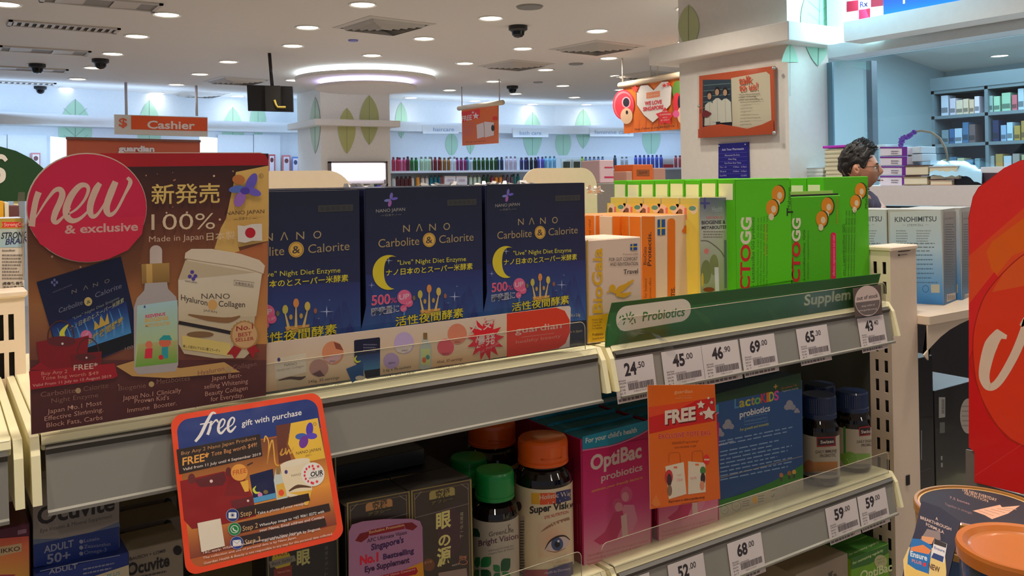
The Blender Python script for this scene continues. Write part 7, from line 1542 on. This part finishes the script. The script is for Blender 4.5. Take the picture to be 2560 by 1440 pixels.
a.stroke([(2111, 1066), (2112, 1150)], 6, (60, 110, 50), sm=1); a.poly([(2147, 1068), (2175, 1064), (2176, 1088), (2148, 1091)], (120, 20, 26)); a.poly([(2150, 1071), (2176, 1068), (2176, 1085), (2151, 1088)], (30, 14, 16)); a.text('Swisse', 2153, 1084, 2185, 1081, 9, (190, 180, 170), .02); a.text('DAILY DIGESTIVE', 2142, 1108, 2196, 1104, 7, (60, 50, 46), .015); a.text('PROBIOTIC', 2154, 1117, 2192, 1113, 7, (60, 50, 46), .015); a.rect(2100, 1134, 2176, 1150, (100, 130, 60)); a.ell(2123, 1148, 19, 19, (90, 126, 50)); a.stroke([(2117, 1148), (2122, 1155), (2132, 1140)], 2.4, (200, 206, 180), sm=1); a.rect(2126, 1160, 2176, 1169, (110, 104, 100)); a.build('label_print', PG, t)
dup(t0, (-.02, .10, 0), 'dark bottle with navy cap in the shade behind the blue box'); dup(t, (.0, .09, 0), 'dark bottle with navy cap in the shade, rear right')
# ---- lowest shelf, right bay
v = 1.24; u0, u1 = uat(2127, v, .6), uat(2222, v, .6); z1 = pxz(2170, 1380, v)
t = carton('green_white_carton', 'lime green carton reading For maintaining regularity on the lowest shelf', u0, u1, Z3+.001, z1, (80, 120, 20), v, .055, 2.2, PM, topc=(40, 84, 24), side=(120, 150, 30))
a = Art((0, v-.0005, 0), NV_, 2.3, 8e-6); a.poly([(2127, 1396), (2221, 1360), (2221, 1382), (2175, 1410), (2128, 1424)], (36, 76, 22)); a.text('For maintaining regularity', 2132, 1412, 2208, 1378, 7, (150, 160, 110), .01); a.ell(2202, 1404, 16, 17, (130, 126, 90)); a.text('High in', 2192, 1402, 2212, 1396, 5, (70, 90, 40)); a.text('fibre', 2194, 1410, 2210, 1404, 5, (70, 90, 40)); a.text('OptiBac', 2150, 1450, 2230, 1426, 22, (150, 156, 110), .03); a.build('front_print', PM, t)
for k in range(1, 5): 
    o = dup(t, (0, .0565*k, 0), 'lime green carton %s in the lowest shelf row' % ['', 'second', 'third', 'fourth', 'rearmost'][k])
a = Art((0, 0, z1+.0006), (0, 0, 1), 2.0, 8e-6); a.text('For maintaining regularity', 2122, 1390, 2198, 1356, 6, (140, 150, 110), .01); a.build('top_print', PM, t)
v = 1.225; u0, u1 = uat(1990, v, .6), uat(2120, v, .6); z1 = pxz(2050, 1412, v)
t = carton('white_open_carton', 'plain white carton with crushed top on the lowest shelf', u0, u1, Z3+.001, z1, (104, 92, 78), v, .20, 2.6, PM)
a = Art((0, v-.0005, 0), NV_, 2.3, 8e-6); a.stroke([(2078, 1432), (2082, 1428)], 3, (50, 44, 34), sm=1); a.ell(2076, 1436, 5, 5, (60, 54, 40)); a.ell(2088, 1438, 4, 4, (60, 54, 40)); a.build('front_print', PM, t)
# ================================================================ left edge, far side of the run
v = 1.72; u0, u1 = uat(-70, v, 1.4), uat(59, v, 1.4); zt = pxz(30, 546, v)
t = carton('joint_tonic_box', 'pale box with dark lettering standing behind the left post', u0, u1, 1.166, zt, (176, 166, 156), v, .10, 1.7, PM, topc=(206, 214, 236))
a = Art((0, v-.0005, 0), NV_, 1.6, 8e-6); a.poly([(-70, 547), (59, 546), (59, 572), (-70, 572)], (150, 124, 50)); a.poly([(4, 555), (56, 555), (56, 568), (4, 569), (8, 562)], (186, 36, 36)); a.text('StrongCin', 10, 566, 62, 564, 9, (230, 190, 176), .01); a.grad([(-70, 573), (59, 572), (59, 618), (-70, 620)], (150, 156, 156), (130, 156, 170), 3)
a.text('STRONG', 2, 597, 68, 594, 16, (34, 38, 50), .03, 3); a.text('BRAIN', 13, 612, 70, 607, 15, (34, 44, 80), .03, 3); a.text('StrongBrain', 5, 629, 38, 628, 5, (60, 50, 50), .02); a.greek(5, 634, 60, 700, 8, (110, 100, 96), h=4, seed=8); a.text('虎骨筋骨筋', 6, 712, 60, 711, 7, (60, 54, 50), .03); a.text('活血化瘀止痛', 6, 722, 60, 721, 7, (60, 54, 50), .02); a.build('front_print', PM, t)
for i, (xa, xb, ya, c, lab) in enumerate([(-30, 11, 503, (220, 160, 30), 'yellow box top peeking under the green sign'), (13, 24, 506, (206, 196, 170), 'cream box top peeking under the green sign'), (24, 50, 514, (90, 50, 50), 'dark maroon box top peeking under the green sign')]):
    v = 1.84; u0, u1 = uat(xa, v, 1.4), uat(xb, v, 1.4); o = MB(1.5).box((u0, v, 1.166), (u1, v+.08, pxz((xa+xb)/2, ya, v)), c, .001).build('carton', PM); tag(o, lab, 'box')
v = 1.705; b = MB(); pts = [(46, 480), (62, 480), (63, 560), (61, 700), (56, 700), (52, 560), (44, 500)]; o = MB().prism([onv(x, y, v) for x, y in pts], (0, .001, 0)).build('film_sleeve', clear('film', (.8, .78, .74), .18, .25)); tag(o, 'crumpled clear sleeve standing beside the pale box and the board', 'packaging film')
v = 2.02; sgn_ = thing('green_header_sign', 'dark green curved sign with a white letter S at the left edge', 'sign', onv(30, 503, v))
q = [(-90, 366), (-40, 362), (0, 366), (40, 377), (80, 397), (108, 420), (125, 444), (128, 503), (-90, 503)]; panel([onv(x, y, v) for x, y in q], .004, NV_, mat('sign_green', (30, 70, 38), .45), 'board', sgn_)
a = Art((0, v-.001, 0), NV_, 1.3, 1e-4); a.stroke([(16, 402), (6, 392), (-14, 394), (-22, 408), (-8, 422), (6, 430), (6, 446), (-8, 454), (-26, 450)], [9, 12, 13, 14, 14, 14, 14, 12, 9], (206, 200, 196)); a.build('lettering', PM, sgn_)
p0 = onv(40, 503, v); MB().box((p0.x-.004, v+.004, 1.166), (p0.x+.004, v+.010, p0.z)).build('support', CREAM, sgn_)
# ================================================================ end cap to the right
vE = 1.205; zE = 1.148
ec = thing('end_cap_shelf', 'cream end shelf with arched bracket carrying pale blue cartons', 'shelf', (2.2, 1.6, zE-.024))
MB().box((e1+.001, vE, zE-.024), (2.56, 2.05, zE), ch=.002).build('shelf_plate', mat('end_shelf', (226, 206, 184), .3, var=.02), ec)
ar = [(e1+.001, zE-.024), (2.50, zE-.024)]+[(q_.x, min(q_.z, zE-.026)) for q_ in [onv(x, y, vE+.004) for x, y in [(2432, 795), (2400, 810), (2375, 824), (2352, 842), (2327, 868), (2310, 888)]]]+[(e1+.001, onv(2296, 908, vE).z)]
MB().prism([(x, vE+.004, z) for x, z in ar], (0, .004, 0)).build('arched_bracket', MATS['end_shelf'], ec)
kn = onz(2359, 764, zE)
fd = (RT*-.75+FW*.66).normalized(); sd = (RT*.66+FW*.75).normalized()
def kbox(corner, pxl, pxr, ytop, lab, w_=None, d_=None, c1=(150, 156, 160), flat=False):
    P0 = V(corner)
    def solve(d, px):
        lo, hi = 0, 1.2
        for _ in range(40):
            mi = (lo+hi)/2
            if (pxof(P0+d*mi)[0]-px)*(pxof(P0+d*.001)[0]-px) > 0: lo = mi
            else: hi = mi
        return lo
    w_ = w_ or solve(fd, pxl); d_ = d_ or solve(sd, pxr); nf = -sd; ns = -fd
    q = P0+V((0, 0, 0)); h = onp(pxof(P0)[0], ytop, P0, nf).z-P0.z
    t = thing('pale_blue_carton', lab, 'box', P0+fd*w_/2+sd*d_/2, 'pale blue stem cell cartons')
    b = MB(1.5); b.obox(P0, fd*w_, sd*d_, ZU*h, (150, 150, 146)); b.build('carton', PM, t); return t, nf, ns, w_, d_, h
t, nf, ns, kw, kd, kh = kbox(kn, 2224, 2391, 524, 'pale blue carton reading KINOHIMITSU, full front showing')
def kart(P0, t, txt=True):
    a = Art(P0+nf*.0005, nf, 1.45, 8e-6)
    xl = pxof(P0+fd*kw)[0]; xr = pxof(P0)[0]; dx = xr-2359; S = (xr-xl)/135
    X = lambda x: xr+(x-2359)*S
    a.grad([(X(2225), 530), (X(2351), 524), (X(2355), 620), (X(2225), 618)], (166, 172, 174), (150, 170, 186), 3); a.grad([(X(2225), 618), (X(2355), 620), (X(2359), 762), (X(2225), 756)], (150, 170, 186), (40, 104, 166), 6)
    a.text('KINOHIMITSU', X(2237), 555, X(2341), 553, 13, (60, 66, 76), .015); a.text('STEMCELL', X(2268), 566, X(2309), 565, 6, (90, 96, 104)); a.stroke([(X(2256), 563), (X(2264), 563)], .7, (110, 114, 120), sm=1); a.stroke([(X(2313), 562), (X(2322), 562)], .7, (110, 114, 120), sm=1)
    a.greek(X(2240), 574, X(2275), 606, 5, (110, 116, 122), h=2.4, seed=2); a.greek(X(2291), 574, X(2330), 606, 5, (110, 116, 122), h=2.4, seed=3); a.greek(X(2242), 604, X(2344), 632, 3, (90, 100, 112), h=2.6, seed=4); a.greek(X(2288), 632, X(2346), 712, 7, (60, 90, 120), h=2.6, seed=6)
    a.poly([(X(2327), 711), (X(2349), 711), (X(2349), 732), (X(2328), 732)], (150, 150, 140)); a.ring(X(2314), 722, 8*S, 9, 1, (20, 50, 90)); a.build('front_print', PM, t)
    a = Art(P0+ns*.0005, ns, 1.45, 8e-6)
    sx0 = xr; sx1 = pxof(P0+sd*kd)[0]; Y = lambda x: sx0+(x-2359)*(sx1-sx0)/32
    a.grad([(Y(2360), 530), (Y(2391), 528), (Y(2391), 650), (Y(2360), 650)], (140, 132, 128), (110, 112, 118), 3); a.grad([(Y(2360), 650), (Y(2391), 650), (Y(2391), 755), (Y(2360), 763)], (110, 112, 118), (44, 84, 120), 3)
    a.text('KINOHIMITSU', Y(2363), 549, Y(2384), 547, 4, (80, 80, 84), .01); a.greek(Y(2363), 558, Y(2386), 720, 26, (84, 86, 90), h=2.4, seed=9); a.poly([(Y(2367), 736), (Y(2389), 731), (Y(2389), 748), (Y(2367), 755)], (150, 140, 134))
    for k in range(8): a.stroke([(Y(2369+k*2.4), 738), (Y(2369+k*2.4), 750)], .9, (40, 40, 44), sm=1)
    a.build('side_print', PM, t)
kart(kn, t)
k2 = kn+fd*(kw+.003)
t2, *_ = kbox(k2, 0, 0, 524, 'pale blue carton left of the full one, mostly behind the green carton', kw, kd); kart(k2, t2)
k3 = kn+sd*(kd+.004)+fd*.0; k3 = kn+sd*(kd+.008)-fd*.012
t3, *_ = kbox(k3, 0, 0, 520, 'pale blue carton at the right, half behind the red sign', kw, kd); kart(k3, t3)
# tall black cartons under the end shelf
lo_ = MB().box((e1+.03, 1.32, .50), (2.75, 2.05, .53)).build('end_cap_lower_shelf', CREAM); tag(lo_, 'lower end shelf under the black cartons', 'shelf')
BKM = (34, 34, 36)
for (xa, xb, yt, v, lab) in [(2288, 2331, 890, 1.36, 'tall black carton directly right of the end post'), (2334, 2440, 952, 1.42, 'black carton with a white barcode patch beside the red sign')]:
    u0, u1 = uat(xa, v, 1.0), uat(xb, v, 1.0); z1 = pxz(xb-10, yt, v); t = carton('black_carton', lab, u0, u1, .531, z1, BKM, v, .3, 1.6, PG)
    a = Art((0, v-.0005, 0), NV_, 1.6, 8e-6)
    if xa > 2300:
        a.poly([(2347, 993), (2363, 993), (2363, 1043), (2347, 1045)], (150, 150, 146))
        for k in range(10): a.stroke([(2354, 1000+k*3.6), (2361, 1000+k*3.6)], 1.6, (50, 50, 54), sm=1)
        a.poly([(2349, 1056), (2362, 1055), (2362, 1082), (2349, 1083)], (96, 96, 94)); a.ell(2420, 1040, 20, 44, (150, 140, 132)); a.greek(2405, 1010, 2430, 1070, 5, (110, 104, 100), h=3); a.poly([(2352, 1140), (2356, 1140), (2356, 1150), (2352, 1150)], (140, 140, 140)); a.rect(2352, 1157, 2357, 1168, (130, 130, 132))
    else: a.poly([(2302, 1076), (2305, 1076), (2305, 1150), (2302, 1150)], (110, 110, 112)); a.stroke([(2300, 1045), (2330, 1042)], 2, (14, 14, 16), sm=1); a.stroke([(2302, 1180), (2326, 1170)], 1, (90, 80, 90), sm=1)  # grey streak paints a reflection on the black carton
    a.build('print', PG, t)
# distant fixture seen under the arch
v = 3.0
fx = thing('low_display', 'low grey display unit with green and teal cartons seen under the arched bracket', 'display', onv(2375, 950, v)); p0, p1 = onv(2325, 930, v), onv(2480, 926, v)
MB().box((p0.x, v, 0), (p1.x, v+.5, p0.z), ch=.004).build('shelf_top', mat('display_grey', (150, 150, 150), .3), fx)
a = Art((0, v-.002, 0), NV_, 1.3, 2e-4); a.poly([(2329, 902), (2478, 924), (2478, 932), (2329, 916)], (60, 80, 104)); a.poly([(2380, 909), (2420, 916), (2420, 925), (2378, 918)], (190, 180, 184)); a.poly([(2329, 896), (2478, 915), (2478, 922), (2329, 903)], (170, 40, 44)); a.text('50% delivery', 2334, 912, 2362, 916, 5, (170, 176, 186)); a.build('label_rail', PM, fx)
for (xa, xb, ya, yb, c, lab) in [(2329, 2370, 858, 898, (120, 176, 50), 'lime green carton under the arched bracket'), (2371, 2412, 862, 904, (20, 120, 124), 'teal carton with pale oval under the arched bracket')]:
    zf = onv(2325, 930, v).z+.001; p0, p1 = onv(xa, yb, v+.1), onv(xb, ya, v+.1); o = MB(1.3).box((p0.x, v+.1, zf), (p1.x, v+.24, p1.z), c, .003).build('carton', PM); tag(o, lab, 'box')
    a = Art((0, v+.0995, 0), NV_, 1.3, 1e-4)
    if xa > 2360: a.ell(2384, 872, 15, 11, (30, 140, 146)); a.ell(2380, 884, 18, 12, (200, 206, 190)); a.ell(2385, 872, 13, 8, (20, 110, 120))
    else: a.poly([(2331, 880), (2369, 880), (2369, 897), (2331, 894)], (60, 150, 60)); a.text('green tea', 2334, 875, 2362, 877, 6, (220, 230, 180), .01)
    a.build('print', PM, o)
# ================================================================ red sign and tins at the right
uR = 1.50
rs = thing('red_header_sign', 'big red orange sign with a white brush letter V at the right edge', 'sign', onu(2490, 1215, uR))
q = [(2422, 600), (2421, 545), (2427, 515), (2432, 492), (2446, 468), (2475, 447), (2510, 420), (2548, 402), (2640, 380), (2640, 1250), (2556, 1235), (2436, 1206), (2436, 1130), (2422, 1118)]
panel([onu(x, y, uR) for x, y in q], .005, (-1, 0, 0), mat('sign_red', (216, 30, 26), .4, coat=.3), 'board', rs)
a = Art((uR-.0004, 0, 0), (-1, 0, 0), 1.9, 1.2e-5)
a.poly([(2423, 545), (2429, 516), (2434, 493), (2448, 470), (2512, 421), (2550, 403), (2640, 382), (2640, 470), (2560, 520), (2423, 640)], (184, 32, 28)); a.poly([(2422, 640), (2560, 520), (2640, 460), (2640, 600), (2500, 690), (2422, 760)], (190, 60, 24)); a.poly([(2466, 630), (2480, 604), (2560, 545), (2640, 500), (2640, 590), (2530, 640), (2490, 690), (2478, 672)], (206, 86, 14)); a.poly([(2422, 760), (2486, 680), (2500, 700), (2470, 760), (2440, 850), (2422, 900)], (176, 22, 24))
cpts = [(2640, 600), (2560, 636), (2500, 690), (2462, 740), (2440, 800), (2432, 860), (2438, 940), (2456, 1000), (2490, 1060), (2530, 1100), (2640, 1150)]; a.poly(cpts, (186, 44, 18)); a.poly([(2640, 600), (2560, 636), (2510, 680), (2480, 730), (2640, 700)], (200, 76, 26)); a.stroke(cpts, 3, (140, 20, 12))
a.poly([(2437, 1130), (2422, 1118), (2422, 900), (2440, 960), (2470, 1040), (2520, 1100), (2640, 1160), (2640, 1250), (2556, 1234), (2437, 1205)], (168, 12, 16)); a.stroke([(2437, 1190), (2556, 1110)], 1, (200, 60, 50), sm=1)
a.stroke([(2500, 830), (2478, 862), (2464, 910), (2461, 945), (2474, 968), (2500, 950), (2540, 880), (2570, 800), (2552, 815)], [22, 34, 30, 26, 18, 20, 22, 24, 8], (222, 196, 176)); a.poly([(2493, 822), (2518, 838), (2516, 848), (2494, 846)], (222, 196, 176)); a.build('artwork', PG, rs)
panel([onu(x, y, uR+.006) for x, y in [(2414, 1124), (2437, 1128), (2437, 1200), (2470, 1214), (2640, 1262), (2640, 1420), (2414, 1380)]], .004, (-1, 0, 0), mat('holder_grey', (120, 112, 106), .4), 'holder', rs)
GOLD = mat('gold_lid', (188, 134, 66), .35, .15, var=.03, coat=.3); BLUE = mat('tin_blue', (20, 66, 128), .3, .2, coat=.4)
tz = 1.04; tc = onz(2447, 1264, tz); tr = .0825; TB = .86
t = thing('milk_powder_tin', 'large tin with dark blue printed lid and gold rim', 'tin', (tc.x, tc.y, TB))
MB().lathe([(0, TB), (tr*.93, TB), (tr*.93, tz-.055)], (tc.x, tc.y, 0), 64).build('tin_body', BLUE, t)
MB().lathe([(tr*.94, tz-.055), (tr*.97, tz-.053), (tr*.97, tz-.045), (tr*.94, tz-.043), (tr*.97, tz-.040), (tr*.97, tz-.032), (tr*.94, tz-.030), (tr*.97, tz-.027), (tr*.98, tz-.016), (tr, tz-.012), (tr, tz-.002), (tr*.985, tz), (tr*.94, tz), (tr*.93, tz-.003), (0, tz-.003)], (tc.x, tc.y, 0), 64).build('lid', GOLD, t)
a = Art((tc.x, tc.y, tz-.0028), (0, 0, 1), 1.6, 8e-6, unit=((tr, 0, 0), (0, tr, 0)))
n_ = 48; a.k += 1; a.add([a.P(.90*math.cos(2*PI*i/n_), .90*math.sin(2*PI*i/n_)) for i in range(n_)], [list(range(n_))], (20, 15, 32)); a.ring(0, 0, .93, .93, .03, (200, 160, 110), 48); a.unit = None; a.pt = V((tc.x, tc.y, tz-.0028))
a.text('THE NEW EVERYDAY', 2404, 1227, 2492, 1254, 8, (190, 150, 120)); a.text('NUTRITION', 2412, 1236, 2470, 1256, 7, (180, 140, 110)); a.text('Together in strength', 2362, 1262, 2430, 1286, 6, (120, 90, 90)); a.text('7.5 bones', 2374, 1246, 2424, 1262, 6, (150, 110, 110))
a.poly([(2432, 1277), (2500, 1262), (2505, 1268), (2550, 1264), (2520, 1284), (2480, 1298), (2462, 1288)], (206, 150, 124)); 
for k in range(5): a.stroke([(2445+k*16, 1276-k*1.5), (2485+k*14, 1290-k*4)], 1.5, (150, 110, 90), sm=1)
a.build('lid_print', PM, t)
z2 = 1.06; t2c = onz(2563, 1366, z2); r2 = .073
t = thing('milk_powder_tin', 'blue tin with plain orange plastic lid in front of the dark blue lidded one', 'tin', (t2c.x, t2c.y, TB))
MB().lathe([(0, TB), (r2*.95, TB), (r2*.95, z2-.012)], (t2c.x, t2c.y, 0), 64).build('tin_body', BLUE, t)
MB().lathe([(r2*.97, z2-.018), (r2, z2-.017), (r2*1.01, z2-.004), (r2*.99, z2), (r2*.90, z2-.001), (r2*.82, z2-.006), (r2*.78, z2-.0075), (0, z2-.008)], (t2c.x, t2c.y, 0), 64).build('lid', mat('lid_orange', (200, 112, 40), .35, coat=.3), t)
a = Art((0, 0, 0), (0, -1, 0), 1.5, 8e-6, bend=cylbend(t2c.x, t2c.y, r2*.952)); a.poly([(2424, 1410), (2452, 1430), (2452, 1460), (2424, 1450)], (40, 48, 60)); a.poly([(2478, 1438), (2520, 1450), (2520, 1470), (2480, 1460)], (190, 190, 190)); a.build('label_print', PG, t)
dt = thing('display_table', 'low table under the milk powder tins, just below the picture', 'table', (1.15, .55, 0)); MB().box((.90, .33, TB-.03), (1.32, .735, TB), ch=.003).build('table_top', CREAM, dt)
for x, y in ((.92, .35), (1.27, .35), (.92, .69), (1.27, .69)): MB().box((x, y, 0), (x+.03, y+.03, TB-.03)).build('leg', CREAM, dt)
p1, p2, p3 = ony(2302, 1250, 1.15), ony(2400, 1300, 1.085), ony(2256, 1440, 1.10); nw = (p2-p1).cross(p3-p1).normalized()
if nw.dot(EYE-p1) < 0: nw = -nw
wb = thing('tin_wobbler', 'dark blue card reading A BREAKTHROUGH FORMULA hanging from the tin lid', 'card', onp(2310, 1440, p1, nw)); q = [(2304, 1252), (2350, 1268), (2400, 1303), (2388, 1370), (2364, 1470), (2252, 1470), (2262, 1400), (2286, 1330)]
panel([onp(x, y, p1, nw) for x, y in q], .001, nw, PG, 'card', wb, (30, 28, 52), 1.6)
a = Art(p1+nw*.0003, nw, 1.6, 8e-6); a.text('A', 2339, 1299, 2345, 1302, 8, (196, 170, 160), .01); a.text('BREAKTHROUGH', 2301, 1297, 2378, 1327, 8, (196, 170, 160), .01); a.text('FORMULA', 2315, 1314, 2360, 1335, 8, (196, 170, 160), .01)
a.poly([(2318, 1322), (2350, 1330), (2352, 1350), (2300, 1350)], (120, 104, 104)); a.poly([(2304, 1340), (2336, 1344), (2330, 1360), (2306, 1360)], (190, 130, 90)); a.poly([(2258, 1400), (2272, 1368), (2300, 1360), (2362, 1380), (2366, 1430), (2364, 1460), (2262, 1460)], (206, 176, 110))
a.poly([(2280, 1346), (2300, 1348), (2330, 1364), (2322, 1436), (2268, 1420), (2270, 1390)], (20, 90, 150)); a.poly([(2278, 1368), (2308, 1362), (2328, 1376), (2322, 1386), (2276, 1376)], (196, 110, 60)); a.text('Ensure', 2276, 1390, 2318, 1402, 14, (206, 210, 214), .025); a.text('PLUS', 2280, 1405, 2304, 1412, 8, (196, 110, 90), .02); a.rect(2308, 1407, 2315, 1416, (200, 30, 40)); a.poly([(2266, 1408), (2290, 1424), (2320, 1434), (2318, 1450), (2262, 1450)], (206, 170, 90))
a.poly([(2336, 1346), (2368, 1360), (2360, 1408), (2328, 1394)], (200, 194, 196)); a.poly([(2336, 1346), (2367, 1360), (2365, 1370), (2335, 1360)], (40, 30, 34)); a.poly([(2334, 1382), (2360, 1392), (2357, 1406), (2328, 1394)], (30, 50, 100)); a.text('Ensure', 2336, 1372, 2362, 1382, 7, (40, 50, 110), .02); a.text('NEW', 2321, 1420, 2350, 1432, 14, (80, 50, 34), .035); a.build('print', PG, wb)
# far fixtures above the green cartons
v = 3.3; p0 = onv(1490, 458, v); p1 = onv(1720, 452, v)
cf_ = thing('low_display', 'low grey counter edge behind the green cartons', 'display', (p0.x, v, 0)); MB().box((p0.x, v, 0), (p1.x-.1, v+.4, p0.z), ch=.005).build('counter', mat('counter_grey', (150, 140, 132), .4), cf_)
for (xa, xb, ya, c, lab, pr) in [(1500, 1534, 400, (222, 190, 196), 'pink and white open display carton behind the green boxes', [(1511, 417, 1532, 420, (200, 50, 80)), (1511, 441, 1534, 445, (200, 50, 90))]), (1583, 1633, 411, (226, 108, 40), 'orange display card on the low counter', [(1592, 424, 1624, 440, (150, 80, 30))]),
   (1634, 1664, 420, (190, 140, 120), 'brown carton right of the orange display card', []), (1566, 1581, 428, (196, 150, 130), 'tan carton left of the orange display card', [])]:
    q0, q1 = onv(xa, 460, v+.05), onv(xb, ya, v+.05); o = MB(1.2).box((q0.x, v+.05, p0.z), (q1.x, v+.2, q1.z), c, .003).build('carton', PM); tag(o, lab, 'box')
    if pr:
        a = Art((0, v+.049, 0), NV_, 1.2, 1e-4)
        for r_ in pr: a.rect(*r_)
        if xa == 1583: a.text('Save', 1597, 436, 1618, 433, 8, (110, 50, 20), .02)
        a.build('print', PM, o)
